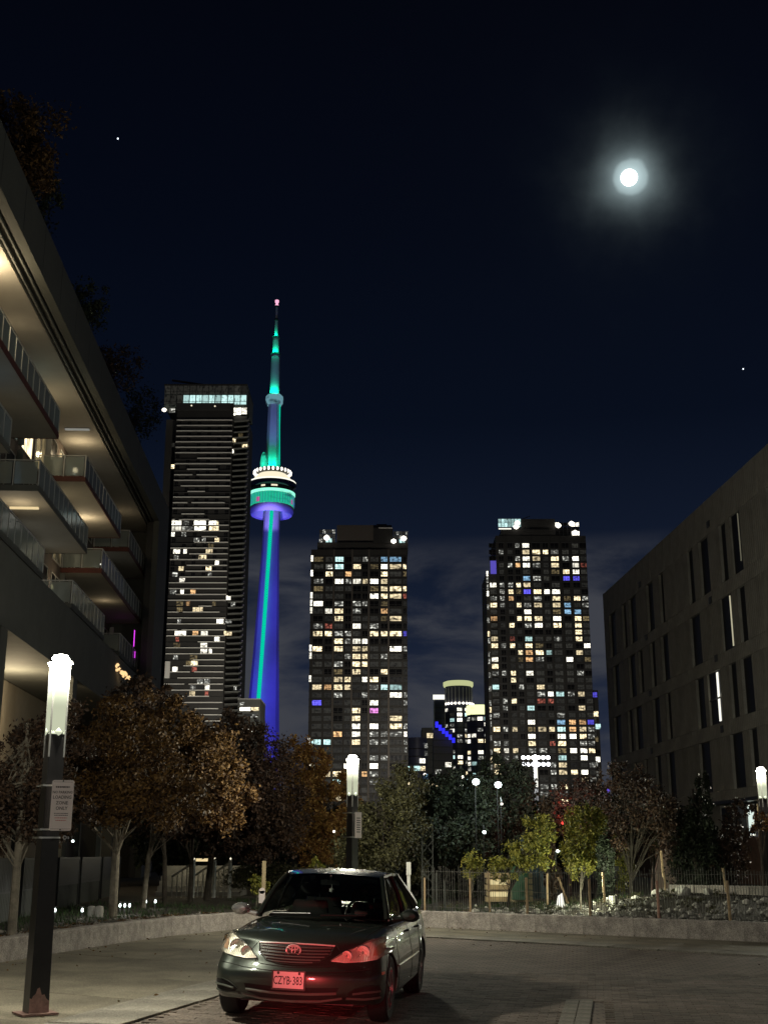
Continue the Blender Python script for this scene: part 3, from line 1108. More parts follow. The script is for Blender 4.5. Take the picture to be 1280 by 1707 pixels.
for ri, (z0, z1, ws) in reversed(list(enumerate(ROWS))):
    panels(prev, z0, Y0R, yend, 3.1)
    cur = yend
    for wi, (b_, a_) in enumerate(ws):
        panels(z0, z1, b_, cur, 2.4)
        cur = a_
        w_ = b_ - a_
        key = LITR.get((ri, wi))
        o_ = put_window(root, LX + (.10 if key else .14), (a_ + b_) / 2, z0, w_, z1 - z0, '.', 1, 'frame_dark')
        if key in ('S', 'F'):
            part('lit_gap', MB().box(-.03, .0, -w_ / 2 + (.42 if key == 'S' else .50), -w_ / 2 + (.52 if key == 'S' else .74), .1, z1 - z0 - .08), 'white_strip' if key == 'F' else glow('thin_gap', (.95, .88, .6), .5), o_)
            if key == 'F':
                part('transom', MB().box(-.05, -.031, -w_ / 2 + .05, w_ / 2, 1.18, 1.26), 'frame_dark', o_)
                light('window_light', 'POINT', (LX + .03, a_ + .9, z0 + 1.4), 4, (1, .95, .7), .1, parent=root)
        if key == 's':
            part('lit_gap', MB().box(-.03, .0, -w_ / 2 + .42, -w_ / 2 + .50, .5, z1 - z0 - .08), glow('dim_gap', (.9, .85, .6), .12), o_)
    panels(z0, z1, Y0R, cur, 2.4)
    prev = z1
panels(prev, 18.98, Y0R, yend, 1.55)
for (y, z) in ((72.0, 17.35), (71.2, 13.95), (58.4, 17.5), (58.9, 13.7), (58.7, 10.75), (71.1, 10.6), (71.5, 7.3), (58.6, 7.3)):
    part('vent', MB().box(LX - .03, LX - .008, y - .22, y + .22, z, z + .34), 'frame_dark', root)
# base: set back glazing under a canopy line, brick plinth
part('canopy', MB().box(LX - .3, LX + .35, Y0R, 64, 3.95, 4.1), 'darkmetal', root)
part('plinth', MB().box(LX + .3, LX + 1, Y0R, 81.7, -.1, 2.40), mat('brown_plinth', (0.13, 0.075, 0.055), .9, noise=.2, scale=3), root)
part('base_wall', MB().box(LX + .32, LX + 1, 60.8, 81.7, 2.42, 4.08), 'precast', root)
for k, (a_, b_, key) in enumerate([(58.9, 60.6, '.'), (57.0, 58.7, 'g'), (55.95, 56.75, 'W'), (54.0, 55.6, 'd'), (52.0, 53.7, 'w'), (49.5, 51.5, 'g')]):
    put_window(root, LX + .3, (a_ + b_) / 2, 2.42, b_ - a_, 1.45, key, 1, 'frame')
part('glazing_lit', MB().box(LX + .27, LX + .295, 56.0, 56.7, 2.5, 3.8), glow('lobby_glow', (.85, 1.0, .9), .9), root)
# slanting beige pier of the building seen through the trees
Yp = 36.0
a_ = [at(1083, 1386, Yp), at(1119, 1380, Yp), at(1116, 1408, Yp), at(1134, 1512, Yp), at(1090, 1512, Yp), at(1096, 1411, Yp), at(1085, 1410, Yp)]
mb = MB()
mb.add([(p.x, Yp, p.z) for p in a_] + [(p.x, Yp + .6, p.z) for p in a_],
       [tuple(range(7)), tuple(range(7, 14))[::-1]] + [(i, i + 7, (i + 1) % 7 + 7, (i + 1) % 7) for i in range(7)])
single('concrete_pier', mb, 'beige', 'beige concrete pier widening to its foot, behind the leaning stake', 'pier')
# ================================================================== towers
WIN = {}
def tower_window_mesh(key, nm):
    """unit window 1x1 in x-z facing -y: dark frame, mullions, pane"""
    kk = (key, nm)
    if kk not in WIN:
        m = MB()
        t = .035
        m.box(-.5, -.5 + t, -.12, 0, 0, 1, 0).box(.5 - t, .5, -.12, 0, 0, 1, 0)
        for k in range(1, nm):
            x = -.5 + k / nm
            m.box(x - t / 2, x + t / 2, -.08, 0, t, 1 - t, 0)
        m.box(-.5 + t, .5 - t, -.10, 0, .30, .34, 0)
        m.box(-.5 + t, .5 - t, -.02, .0, 0.02, .98, 1)
        WIN[kk] = m.mesh('window', ['frame_dark', PANE[key]])
    return WIN[kk]

def tower_window(parent, x, y, z, w_, h_, key, nm=3, rz=0.0):
    return put('window', tower_window_mesh(key, nm), parent, (x, y, z), (0, 0, rz), (w_, .5, h_))

def zz(y, Y):
    return at(640, y, Y).z
def xx(x, y, Y):
    return at(x, y, Y).x

def grid_tower(root, D, cols, rows, ztop, pitch, wall, refy):
    """cols: list of (x0, x1) in photo pixels at row refy -> real widths on the facade plane y=0 (local)"""
    rx = root.location.x
    xs = [(xx(a, refy, D) - rx, xx(b, refy, D) - rx) for a, b in cols]
    dk = MB()
    for r_, keys in enumerate(rows):
        z = ztop - r_ * pitch
        for c_, k in enumerate(keys):
            if k == ' ':
                continue
            a, b = xs[c_]
            w_ = b - a
            if k == '.':
                x_, z_, h_ = (a + b) / 2, z - pitch * .36, pitch * .66
                dk.box(a, b, -.07, -.061, z_, z_ + h_, 1).box(a, a + .12, -.12, -.071, z_, z_ + h_, 0).box(b - .12, b, -.12, -.071, z_, z_ + h_, 0)
                dk.box(x_ - .06, x_ + .06, -.10, -.071, z_, z_ + h_, 0).box(a + .12, b - .12, -.11, -.071, z_ + h_ * .3, z_ + h_ * .34, 0)
                continue
            tower_window(root, (a + b) / 2, -.06, z - pitch * .36, w_ * .93, pitch * .66, k, 3 if w_ > 2.6 else 2 if w_ > 1.4 else 1)
    if dk.v:
        part('dark_windows', dk, ['frame_dark', PANE['.']], root, kind='stuff')
    return xs

# ---- middle tower
D = 450.0
root = thing('apartment_tower', 'middle condominium tower with a dark brown penthouse and two small lit glass corners on top', 'tower',
             (xx(598, 1100, D), D, 0), 0, 'lit condominium towers')
rx = root.location.x
def bx(mb_, x0, x1, ty, z0, z1, y0=0.0, y1=20.0):
    return mb_.box(xx(x0, ty, D) - rx, xx(x1, ty, D) - rx, y0, y1, z0, z1)
zt = zz(916, D)
part('wall', bx(MB(), 516, 679, 1100, 0, zt, 0, 24), 'tower_wall_b', root)
part('upper_wall', bx(MB(), 529, 680, 900, zt, zz(903, D), 1, 23), 'tower_wall_b', root)
part('penthouse', bx(MB(), 561, 653, 900, zz(905, D), zz(873, D), 2, 22), 'penthouse', root)
part('penthouse_step', bx(MB(), 622, 655, 900, zz(905, D), zz(879, D), .5, 1.9), 'tower_wall', root)
part('mast', MB().box(xx(636, 870, D) - rx - 2, xx(636, 870, D) - rx + 2, 5, 5.3, zz(873, D), zz(868, D)), 'tower_wall', root)
part('roof_edge', MB().box(xx(631, 880, D) - rx, xx(654, 880, D) - rx, .2, .45, zz(880.5, D), zz(879, D)), 'tower_slab', root)
for (a, b, t, bt) in ((532, 559, 881, 903), (655.5, 680, 884, 904)):
    n = 5
    zt_, zb_ = zz(t, D), zz(bt, D)
    for i in range(n):
        for j in range(3):
            x0, x1 = xx(a + (b - a) * i / n, 892, D) - rx, xx(a + (b - a) * (i + 1) / n, 892, D) - rx
            z0 = zb_ + (zt_ - zb_) * j / 3
            put('crown_pane', tower_window_mesh('C' if j == 0 and i in (2, 3) else 'g' if (i + j) % 3 else 'w', 1), root,
                ((x0 + x1) / 2, .9, z0), (0, 0, 0), ((x1 - x0) * .92, .5, (zt_ - zb_) / 3 * .9))
    part('crown_lamp', MB().lathe([(0, -1.1), (.9, -.6), (1.2, 0), (.9, .6), (0, 1.1)], 8, c=(xx((a + b) / 2 + (5 if a > 600 else -1), 900, D) - rx, .2, zb_ + 1.6)),
         'pod_white', root, smooth=True)
part('crown_lamp', MB().lathe([(0, -1), (.9, -.5), (1.0, 0), (.9, .5), (0, 1)], 8, c=(xx(656, 900, D) - rx, -.2, zb_ + .4)), 'pod_white', root, smooth=True)
cols = [(524.5, 541.5), (544, 557), (559.5, 575), (577, 588), (589.5, 604), (605.5, 615), (618, 633), (636, 648), (650, 671.5), (673, 679)]
cols = [(a - 1.6 - (640 - a) * .021, b - 1.6 - (640 - b) * .021) for a, b in cols]
rowsM = ["dgC.gwgbb.", "gwC.Y.dWYY", ".YgOg..Ygd", "w.WwWYWYgg", "dggg..dYYY", "ggg...WYYR", "W.w.ww.d.g", "gWY.w..Og.", ".gY.gggdYg", "wRg.Wgw...",
         "YYwwg.YYYB", "..YwWW...g", "Y.YgYYggWw", "gggwYYgwg.", "ggw.YYgggg", "g.d.Yg.Y.g", "ggYYgWY.gg", "YOYYggwCCg", "ggwggwggWw", "Bggggg.Wgw".replace("Bggggg.Wgw", "Bgggg.Wggw"),
         "gg.gY.Pggg", "gg.gYgggYg", "ggggWgWgYw", "ggOgWgwwwW", "CCggYgwwgw", "gggggggggw", "g.gg.gwwg.", "gggWg.Wg.g", "gYYggOwggg", "ggCgggwggg", "gggg.ggg.g", "ggYggg.wgg"]
pitch = (zz(932, D) - zz(1106.7, D)) / 14
xs = grid_tower(root, D, cols, rowsM, zz(932, D), pitch, None, 1100)
for r_ in range(len(rowsM) + 1):
    z = zz(932, D) + pitch * .5 - r_ * pitch
    part('floor_band', MB().box(xx(516, 1100, D) - rx - .1, xx(679, 1100, D) - rx + .1, -.16, 0, z - pitch * .14, z + .02), 'tower_wall', root)
for c_ in (1, 3, 5, 7):
    x = (xs[c_][1] + xs[c_ + 1][0]) / 2 if c_ + 1 < len(xs) else xs[c_][1]
    part('pier', MB().box(x - .28, x + .28, -.30, 0, 0, zt), 'penthouse', root)
sl = [1, 0, 1, 0, 0, 1, 1, 1, 0, 0, 0, 0, 1, 1, 0, 0, 1, 0, 0, 0, 0, 0, 0, 0, 1]
for r_, v_ in enumerate(sl):
    if v_:
        put('slit_window', tower_window_mesh('W', 1), root, (xx(516, 1100, D) - rx + .35, -.2, zz(932, D) - r_ * pitch - 1), (0, 0, 0), (.9, .5, pitch * .85))

# ---- right tower
D = 500.0
root = thing('apartment_tower', 'right-hand condominium tower with a blue-lit corner and a bright cyan glass roof corner', 'tower',
             (xx(905, 1100, D), D, 0), 0, 'lit condominium towers')
rx = root.location.x
zt = zz(893, D)
part('wall', bx(MB(), 831, 985, 1100, 0, zt, 0, 26), 'tower_wall', root)
part('upper_wall', bx(MB(), 835, 965, 880, zt, zz(882, D), .5, 24), 'tower_wall', root)
part('penthouse', bx(MB(), 868, 926, 880, zz(884, D), zz(863, D), 2, 24), 'tower_wall', root)
part('left_wing', bx(MB(), 813.5, 830.8, 1100, 0, zz(955, D), 1, 24), 'tower_wall_b', root)
part('right_wing', bx(MB(), 985.2, 999, 1200, 0, zz(1150, D), 1, 24), 'tower_wall', root)
part('mast', MB().bar((xx(868, 860, D) - rx, 5, zz(862, D)), (xx(885, 855, D) - rx, 5, zz(855, D)), .3, .3), 'wallgrey', root)
for (a, b, t, bt, n, m_) in ((830, 868, 864, 878, 7, 2), (925, 965, 870, 892, 6, 3)):
    zt_, zb_ = zz(t, D), zz(bt, D)
    for i in range(n):
        for j in range(m_):
            x0, x1 = xx(a + (b - a) * i / n, 872, D) - rx, xx(a + (b - a) * (i + 1) / n, 872, D) - rx
            z0 = zb_ + (zt_ - zb_) * j / m_
            key = 'C' if a < 900 else ('W' if (i >= 4 and j == 0) or (i in (0, 4, 5) and j == 2) else '.')
            put('crown_pane', tower_window_mesh(key, 1), root, ((x0 + x1) / 2, .4, z0), (0, 0, 0), ((x1 - x0) * .93, .5, (zt_ - zb_) / m_ * .92))
for px, py in ((862, 872), (860, 878), (930, 876), (958, 888), (952, 873)):
    part('crown_lamp', MB().lathe([(0, -1.2), (1, -.6), (1.3, 0), (1, .6), (0, 1.2)], 8, c=(xx(px, py, D) - rx, -.1, zz(py, D))), 'pod_white', root, smooth=True)
part('sill_light', MB().box(xx(831, 881, D) - rx, xx(852, 881, D) - rx, .3, .5, zz(882, D), zz(880, D)), 'white_strip', root)
colsR = [(816.6, 828.5), (833, 841.5), (847.5, 856.5), (860.5, 869), (872.5, 885.5), (889, 903.5), (907, 917), (920, 934.5), (939.5, 951.5), (956, 968), (969.5, 981)]
kx = lambda a: a + (a - 640) * .0125
colsR = [(kx(a), kx(b)) for a, b in colsR]
rowsR = ["...wW....g.", ".wg.YYYwggg", "...wWYgYwWg", " gwOWwgY.WR", " g..g.gdYWg", " w..bwg.BBg".replace(" w", " ."), "WwwYYg.g..g", "gwYdBYWWgg.", "wwO.gw.YdYw", "YwgYwYgYbgw", "g.g.Wggdbbg",
         "O..YYYgW.Yd", "ggY.wWgYgYg", "g.gg....gwY".replace("wY", "Yg"), "Y.R.Cggwgyg".replace("y", "Y"), "Yw.YYd.gg.W".replace("w.Y", "wYg"), "g..YOYCg.Yg", "W.gdOw.gWgd", "Y.ggggggg.g", "wwYgWg.ggw.",
         "g..g.g.gggg".replace("g..g", "g.Yg"), "C..wgYgg.gg", "g...gwWCgYg".replace("CgY", "CwY"), "gwY.gRRgg.g", "gw.gC..g.Yg", "w.gggggwggg", "g.ggWg.bOOB", "YwYgdYYCOYw", "g.g.Wg.WWYw", "wwgYYgRYgww".replace("gYY", "ggY"),
         "YWYgwwgdWWY", "gwwgdwgCgWg", "YggwggwYggw", "Yg.gg.wYYWg", "g..ggggggYw", "gggwgwwYwgg", "gg.ggwgwggw", "g.gYgg.Ygwg"]
pitch = (zz(920, D) - zz(1122, D)) / 18
z1 = zz(909, D)
xs = grid_tower(root, D, colsR, [r_ if len(r_) == 11 else (r_ + '.' * 11)[:11] for r_ in rowsR], z1, pitch, None, 1100)
for r_ in range(len(rowsR) + 1):
    z = z1 + pitch * .5 - r_ * pitch
    part('floor_band', MB().box(xx(831, 1100, D) - rx - .1, xx(985, 1100, D) - rx + .1, -.14, 0, z - pitch * .13, z + .02), 'frame_dark', root)
for c_ in (1, 3, 4, 6, 7):
    x = (xs[c_][1] + xs[c_ + 1][0]) / 2
    part('pier', MB().box(x - .35, x + .35, -.32, 0, 0, zt), 'tower_wall', root)
part('blue_lit_panel', MB().box(xx(817.5, 945, D) - rx, xx(829, 945, D) - rx, .2, .8, zz(956, D), zz(932, D)), lit('violet_panel', (.17, .13, .85), .95, 1.8), root)
for (px, py, key) in ((991, 1158, 'B'), (993, 1190, 'Y'), (990, 1215, 'g'), (997, 1211, 'C'), (988, 1245, 'P'), (993, 1232, 'd'), (996, 1266, 'W'), (992, 1273, 'w'), (993, 1290, 'w'), (990, 1306, 'w'), (990, 1200, 'g'),
                      (990, 1225, 'g'), (996, 1255, '.'), (989, 1284, 'w'), (988, 1260, '.')):
    tower_window(root, xx(px, py, D) - rx, .8, zz(py, D) - 1, 2.2, pitch * .75, key, 2)
for i, v_ in enumerate("WwwW.w.w.Yw.ww.w.wgwYwwgw.wYwgwYww"):
    if v_ != '.':
        put('slit_window', tower_window_mesh(v_, 1), root, (xx(813.5, 1100, D) - rx + .5, .7, zz(960, D) - i * pitch), (0, 0, 0), (.8, .5, pitch * .8))

# ---- left tower
D = 560.0
root = thing('office_tower', 'tallest left-hand dark tower with thin pale floor lines and a green-lit glass crown', 'tower', (xx(340, 900, D), D, 0), 0)
rx = root.location.x
X = lambda px, py=900: xx(px, py, D) - rx
Z = lambda py: zz(py, D)
ztopL = Z(672)
part('wall', MB().box(X(285), X(382), 0, 34, 0, ztopL), 'tower_wall', root)
part('left_wing', MB().box(X(262), X(284.8), 8, 30, 0, Z(690)), 'tower_wall', root)
part('balcony_core', MB().box(X(382.2), X(404), 3, 30, 0, Z(690)), 'tower_wall', root)
part('top_slab', MB().box(X(295, 680), X(384, 680), -.8, 30, Z(684), ztopL - .2), 'frame_dark', root)
# crown: glazed screen in two tiers and a slanting roof line
n = 13
for i in range(n):
    for j, (t, bt, key) in enumerate(((640, 655, 'g'), (656, 672, 'C'))):
        a, b = 273 + (411 - 273) * i / n, 273 + (411 - 273) * (i + 1) / n
        k_ = key if not (j == 1 and i < 3) else 'g'
        put('crown_pane', tower_window_mesh(k_, 1), root, ((X(a, 655) + X(b, 655)) / 2, 2.0, Z(bt)), (0, 0, 0), ((X(b, 655) - X(a, 655)) * .94, .5, (Z(t) - Z(bt))))
part('crown_wall', MB().box(X(274, 655), X(411, 655), 2.3, 30, Z(674), Z(641)), mat('crown_backing', (.10, .12, .11), .8), root)
part('crown_edge', MB().box(X(273, 640), X(412, 640), 1.8, 30, Z(640.5), Z(637.8)), 'tower_wall', root)
part('roof_fin', MB().bar((X(285, 630), 4, Z(629)), (X(340, 638), 4, Z(637)), .8, .8), 'tower_wall', root)
for px0, px1, py0, py1 in ((384, 412, 679, 692),):
    for i in range(3):
        a, b = px0 + (px1 - px0) * i / 3, px0 + (px1 - px0) * (i + 1) / 3
        put('crown_pane', tower_window_mesh('W', 1), root, ((X(a, 685) + X(b, 685)) / 2, .5, Z(py1 - i)), (0, 0, 0), ((X(b, 685) - X(a, 685)) * .96, .5, Z(py0) - Z(py1 - i)))
for px, py in ((274, 683), (320, 677), (359, 678)):
    part('roof_lamp', MB().lathe([(0, -1.1), (1, -.5), (1.2, 0), (1, .5), (0, 1.1)], 8, c=(X(px, py), .2, Z(py))), 'pod_white' if px < 300 else 'pod_cream', root, smooth=True)
put('window', tower_window_mesh('w', 2), root, (X(287, 683), .9, Z(687)), (0, 0, 0), (3, .5, 2.4))
pitchL = (Z(701) - Z(863)) / 17.6
rs = random.Random(12)
slabs = []
z = Z(701)
k = 0
while z > 20:
    # pale floor edges: some run full width, some are broken where balconies are dark
    full = k < 7 or rs.random() < .35
    x0, x1 = X(286), X(381)
    if full:
        segs = [(x0, x1)]
    else:
        c0 = x0 + (x1 - x0) * rs.uniform(.1, .55)
        segs = [(x0, c0 - 2)] if rs.random() < .3 else []
        segs.append((c0, x1 if rs.random() < .6 else c0 + (x1 - c0) * rs.uniform(.4, .9)))
    mb_ = MB()
    for a, b in segs:
        mb_.box(a, b, -1.0, -.02, z - .20, z + .20)
    part('floor_slab', mb_, 'tower_slab', root)
    part('floor_slab', MB().box(x0, x1, -.55, -.01, z - .34, z - .22), 'frame_dark', root)
    # raked balcony slabs on the corner
    part('balcony_slab', MB().prism([(X(383.5), 2.9), (X(403.5), 2.9), (X(411), -3.0), (X(384), -1.2)], z - .80, z - .62), 'wallgrey', root)
    part('balcony_rail', MB().bar((X(404.2), 2.5, z + .1), (X(411), -3.0, z + .1), .1, .7), mat('violet_glass_rail', (.30, .28, .42), .4) if k == 0 else bpy.data.materials['violet_glass_rail'], root)
    k += 1
    z -= pitchL
NFL = k
def lwin(px, py, wpx, key, hpx=7):
    zc = Z(py)
    fl = round((Z(701) - zc) / pitchL - .5)
    zb_ = Z(701) - (fl + 1) * pitchL + .25
    a, b = X(px - wpx / 2, py), X(px + wpx / 2, py)
    tower_window(root, (a + b) / 2, (-.05 if px > 288 and px < 384 else .9 if px >= 384 else 7.9), zb_, b - a, pitchL * .78, key, 3 if wpx > 9 else 2)
LW = [(388, 731, 10, 'Y'), (401, 728, 8, 'd'), (385, 748, 10, 'W'), (408, 742, 9, 'Y'), (284, 765, 6, 'Y'), (285, 730, 5, 'g'),
      (295, 867, 17, 'W'), (311, 868, 10, 'w'), (334, 867, 21, 'W'), (355, 867, 14, 'W'), (361, 868, 8, 'Y'), (295, 877, 17, 'W'), (313, 878, 18, 'w'), (334, 878, 20, 'W'), (357, 878, 17, 'Y'), (289, 891, 6, 'W'), (307, 891, 8, 'w'),
      (328, 902, 10, 'w'), (340, 902, 6, 'w'), (362, 902, 8, 'Y'), (352, 910, 9, 'd'), (295, 918, 12, 'W'), (309, 919, 6, 'W'), (349, 920, 12, 'Y'), (294, 928, 8, 'w'), (338, 928, 14, 'Y'), (362, 939, 7, 'W'),
      (302, 949, 9, 'Y'), (348, 949, 10, 'Y'), (292, 957, 9, 'w'), (304, 968, 10, 'W'), (350, 959, 6, 'w'), (285, 976, 14, 'W'), (289, 987, 11, 'w'), (304, 987, 6, 'W'), (322, 988, 9, 'O'),
      (381, 1000, 8, 'W'), (314, 1003, 7, 'O'), (300, 1007, 12, 'd'), (281, 1007, 7, 'W'), (357, 1006, 6, 'd'), (288, 1018, 9, 'W'), (300, 1017, 10, 'd'), (330, 1018, 18, 'Y'), (388, 1010, 8, 'w'),
      (299, 1038, 6, 'w'), (367, 1040, 12, 'W'), (381, 1040, 11, 'w'), (275, 1047, 4, 'w'), (285, 1047, 9, 'w'), (301, 1058, 20, 'W'), (326, 1058, 10, 'O'), (341, 1058, 12, 'W'), (380, 1060, 14, 'Y'),
      (280, 1068, 14, 'Y'), (296, 1067, 6, 'R'), (362, 1069, 9, 'W'), (295, 1078, 12, 'd'), (340, 1078, 12, 'W'), (340, 1089, 12, 'W'), (351, 1090, 5, 'W'), (323, 1098, 13, 'd'), (293, 1100, 8, 'w'),
      (314, 1110, 8, 'd'), (324, 1110, 12, 'Y'), (292, 1119, 9, 'W'), (324, 1120, 9, 'R'), (334, 1131, 10, 'w'), (346, 1131, 10, 'w'), (288, 1140, 10, 'W'), (322, 1141, 10, 'w'), (334, 1141, 8, 'g'), (346, 1141, 8, 'W'), (321, 1152, 10, 'Y'), (345, 1152, 6, 'R'), (392, 1142, 5, 'w')]
for a in LW:
    lwin(*a)
# faint unlit windows so the dark floors are not blank
for fl in range(0, NFL - 1):
    for c_ in range(11):
        px0 = 286 + c_ * 8.6
        pyc = None
        zc = Z(701) - (fl + .5) * pitchL
        zb_ = Z(701) - (fl + 1) * pitchL + .25
        a, b = X(px0 + .8), X(px0 + 7.8)
        if (fl * 7 + c_ * 3) % 5 < 3 and fl < 28 and c_ % 2 == 0:
            tower_window(root, (a + b) / 2, -.01, zb_, (b - a), pitchL * .70, '.', 2)
part('pale_pilaster', MB().box(X(276, 1115), X(284, 1115), -1.2, -.1, Z(1131), Z(1103)), 'tower_slab', root)

# ---- broadcast tower
D = 1155.0
root = thing('broadcast_tower', 'very tall concrete communications tower floodlit blue with a green stripe and a ringed pod', 'tower', (xx(440, 1400, D), D, 0))
rx = root.location.x
axis = lambda z: xx(456.0, 862, D) - rx          # the shaft stands plumb
AX = xx(452.6, 862, D) - rx
# three-legged tapering shaft: hexagonal core with three wings
mb = MB()
secs = []
for z in (0, 40, 80, 130, 180, 230, 280, 318, 336):
    w_ = 7.4 + 13.2 * (1 - z / 336) ** 1.25
    secs.append((z, w_))
vs, fs = [], []
NN = 18
for z, w_ in secs:
    for k in range(NN):
        t = 2 * PI * k / NN + .25
        lobe = 1 + .26 * math.cos(3 * (t - PI / 2 - .5)) * (w_ / 28)
        vs.append((AX - (w_ - 7.4) * .60 + w_ * lobe * math.cos(t), w_ * lobe * math.sin(t), z))
for i in range(len(secs) - 1):
    for k in range(NN):
        fs.append((i * NN + k, i * NN + (k + 1) % NN, (i + 1) * NN + (k + 1) % NN, (i + 1) * NN + k))
mb.add(vs, fs)
part('shaft', mb, 'tower_conc', root, smooth=20)
# lit lift shaft (green) on the camera side
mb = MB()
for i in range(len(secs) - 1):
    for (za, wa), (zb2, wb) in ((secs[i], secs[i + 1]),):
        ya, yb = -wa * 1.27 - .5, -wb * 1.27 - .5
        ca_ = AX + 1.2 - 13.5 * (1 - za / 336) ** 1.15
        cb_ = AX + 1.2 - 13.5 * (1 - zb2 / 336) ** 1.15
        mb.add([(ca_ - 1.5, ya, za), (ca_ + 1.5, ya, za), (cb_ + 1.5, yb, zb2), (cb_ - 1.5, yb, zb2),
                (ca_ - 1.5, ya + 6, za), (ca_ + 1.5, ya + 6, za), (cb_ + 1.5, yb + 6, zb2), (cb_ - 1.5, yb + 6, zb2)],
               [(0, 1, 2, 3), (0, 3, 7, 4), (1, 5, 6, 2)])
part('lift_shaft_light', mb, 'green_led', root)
pc = (AX, 0, 0)
PS = .93
# pod
part('radome', MB().lathe([(12.09, 330), (16.74, 323.5), (20.00, 323), (21.58, 326), (21.76, 329), (20.93, 331)], 48, c=pc), mat('radome_white', (.65, .66, .68), .5), root, smooth=True)
part('light_ring', MB().lathe([(20.83, 331.2), (21.20, 336), (21.76, 342), (21.39, 342.3)], 48, c=pc), 'teal_led', root, smooth=True)
part('deck_rim', MB().lathe([(21.48, 342.4), (22.88, 343), (22.88, 345), (20.93, 345.4)], 48, c=pc), lit('deck_teal', (.25, .85, .6), 1.0, 1.5), root, smooth=True)
part('restaurant_level', MB().lathe([(20.46, 345.4), (20.74, 350), (23.81, 352.5), (23.99, 354.5), (19.53, 356)], 48, c=pc), 'pane_dark', root, smooth=True)
for k in range(48):
    t = 2 * PI * (k + .5) / 48
    part('ring_rib', MB().box(-.15, .15, -.5, 0, 331.3, 342.2, rz=t + PI / 2, c=(0, 0)), 'radome_white' if False else bpy.data.materials['radome_white'], root).location = (AX + 21.9 * math.cos(t), 21.9 * math.sin(t), 0)
for k in range(40, 56):
    t = 2 * PI * k / 64
    if k in (44, 45, 49, 50, 51):
        part('pod_window', MB().box(-1.05, 1.05, -.15, .15, 347.6, 349.2, rz=t + PI / 2, c=(0, 0)), 'pod_cream', root).location = (AX + 20.75 * math.cos(t), 20.75 * math.sin(t), 0)
part('upper_deck', MB().lathe([(19.53, 356), (19.07, 357), (17.67, 361), (13.95, 364.5), (9.30, 365)], 48, c=pc), 'pod_cream', root, smooth=True)
part('upper_rim', MB().lathe([(23.90, 354.6), (23.44, 356.2), (23.16, 356.2), (23.16, 354.6)], 48, c=pc), 'white_strip', root, smooth=True)
for k in range(26):
    t = 2 * PI * k / 26
    part('roof_light', MB().lathe([(0, -1.9), (1.0, -1.3), (1.25, 0), (1.0, 1.4), (0, 2.0)], 8, c=(AX + 18 * math.cos(t), 18 * math.sin(t), 366.5)), 'pod_white', root, smooth=True)
for t in (-2.15, -.35):
    part('pink_panel', MB().box(-1.7, 1.7, -.2, .2, 332.5, 337, rz=t + PI / 2, c=(0, 0)), glow('pod_pink', (.75, .12, .42), .8), root).location = (AX + 21.6 * math.cos(t), 21.6 * math.sin(t), 0)
part('pod_roof', MB().lathe([(18, 364.6), (18.2, 368), (12, 370.5), (7, 371), (0.1, 371)], 36, c=pc), 'frame_dark', root, smooth=True)
part('beacon_dome', MB().lathe([(3.2, 370.5), (3.4, 376), (2.6, 382), (1.2, 386), (0, 387)], 14, c=(AX - 8.5, -6, 0)), lit('dome_green', (.03, .75, .45), .7, 1.0), root, smooth=True)
# upper shaft, sky pod, antenna
part('upper_shaft', MB().lathe([(7.6, 371), (6.7, 400), (6.0, 440)], 6, c=pc), 'tower_conc', root)
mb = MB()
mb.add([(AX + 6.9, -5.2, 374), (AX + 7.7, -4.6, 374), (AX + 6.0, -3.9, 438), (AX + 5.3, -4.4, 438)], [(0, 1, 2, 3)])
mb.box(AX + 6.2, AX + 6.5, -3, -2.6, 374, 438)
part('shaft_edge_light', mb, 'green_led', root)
part('sky_pod', MB().lathe([(6.8, 438), (8.6, 440.5), (9.0, 444), (8.6, 447.5), (6.6, 449.5), (5, 450)], 28, c=pc), lit('sky_pod_glow', (.25, .55, .65), .65, .9), root, smooth=True)
ANT = [(450, 492, 5.0, 4.4), (495, 511, 3.5, 3.1), (513.5, 531, 2.0, 1.4), (534, 546, 1.25, 1.0)]
for (z0, z1_, r0, r1) in ANT:
    part('antenna_stage', MB().lathe([(r0, z0), (r1, z1_), (0, z1_)], 12, c=pc), 'tower_conc', root, smooth=True)
    part('collar', MB().lathe([(r1, z1_), (r1 + .9, z1_ + .4), (r1 + .9, z1_ + 2.0), (0, z1_ + 2.3)], 12, c=pc), 'frame_dark', root, smooth=True)
part('beacon', MB().lathe([(1.5, 546.6), (1.6, 549), (1.1, 551), (2.0, 552), (2.0, 554.2), (0, 554.6)], 10, c=pc), 'pink_led', root, smooth=True)
def plight(*a, **k):
    o_ = light(*a, **k)
    o_.visible_glossy = False
    return o_
# floodlighting of the concrete, as on the real tower: blue projectors at the foot, green ones at each step
BLUE = (.060, .050, 1.0)
for (dx, dz, aimz, pw, sz) in ((-60, 8, 70, 1.15e6, 34), (40, 8, 120, 1.35e6, 34), (-10, 8, 210, 2.4e6, 34), (20, 8, 300, 3.4e6, 26)):
    p = Vector((rx + AX + dx, D - 190, dz))
    plight('blue_projector', 'SPOT', p, pw, BLUE, 2.0, aim=(rx + AX, D, aimz), spot=R(sz), blend=.9)
for (z0, rr, pw) in ((373, 15, 11000), (450.3, 9, 8500), (495.3, 7, 3200), (513.8, 5, 1900)):
    for a in (-2.2, -1.2):
        plight('green_projector', 'POINT', (rx + AX + rr * math.cos(a), D + rr * math.sin(a), z0 + 1), pw, (.0, 1.0, .55), .8)
plight('blue_projector', 'SPOT', (rx + AX, D - 60, 330), 3.2e5, (.25, .35, 1.0), 1.5, aim=(rx + AX, D, 470), spot=R(40), blend=.8)
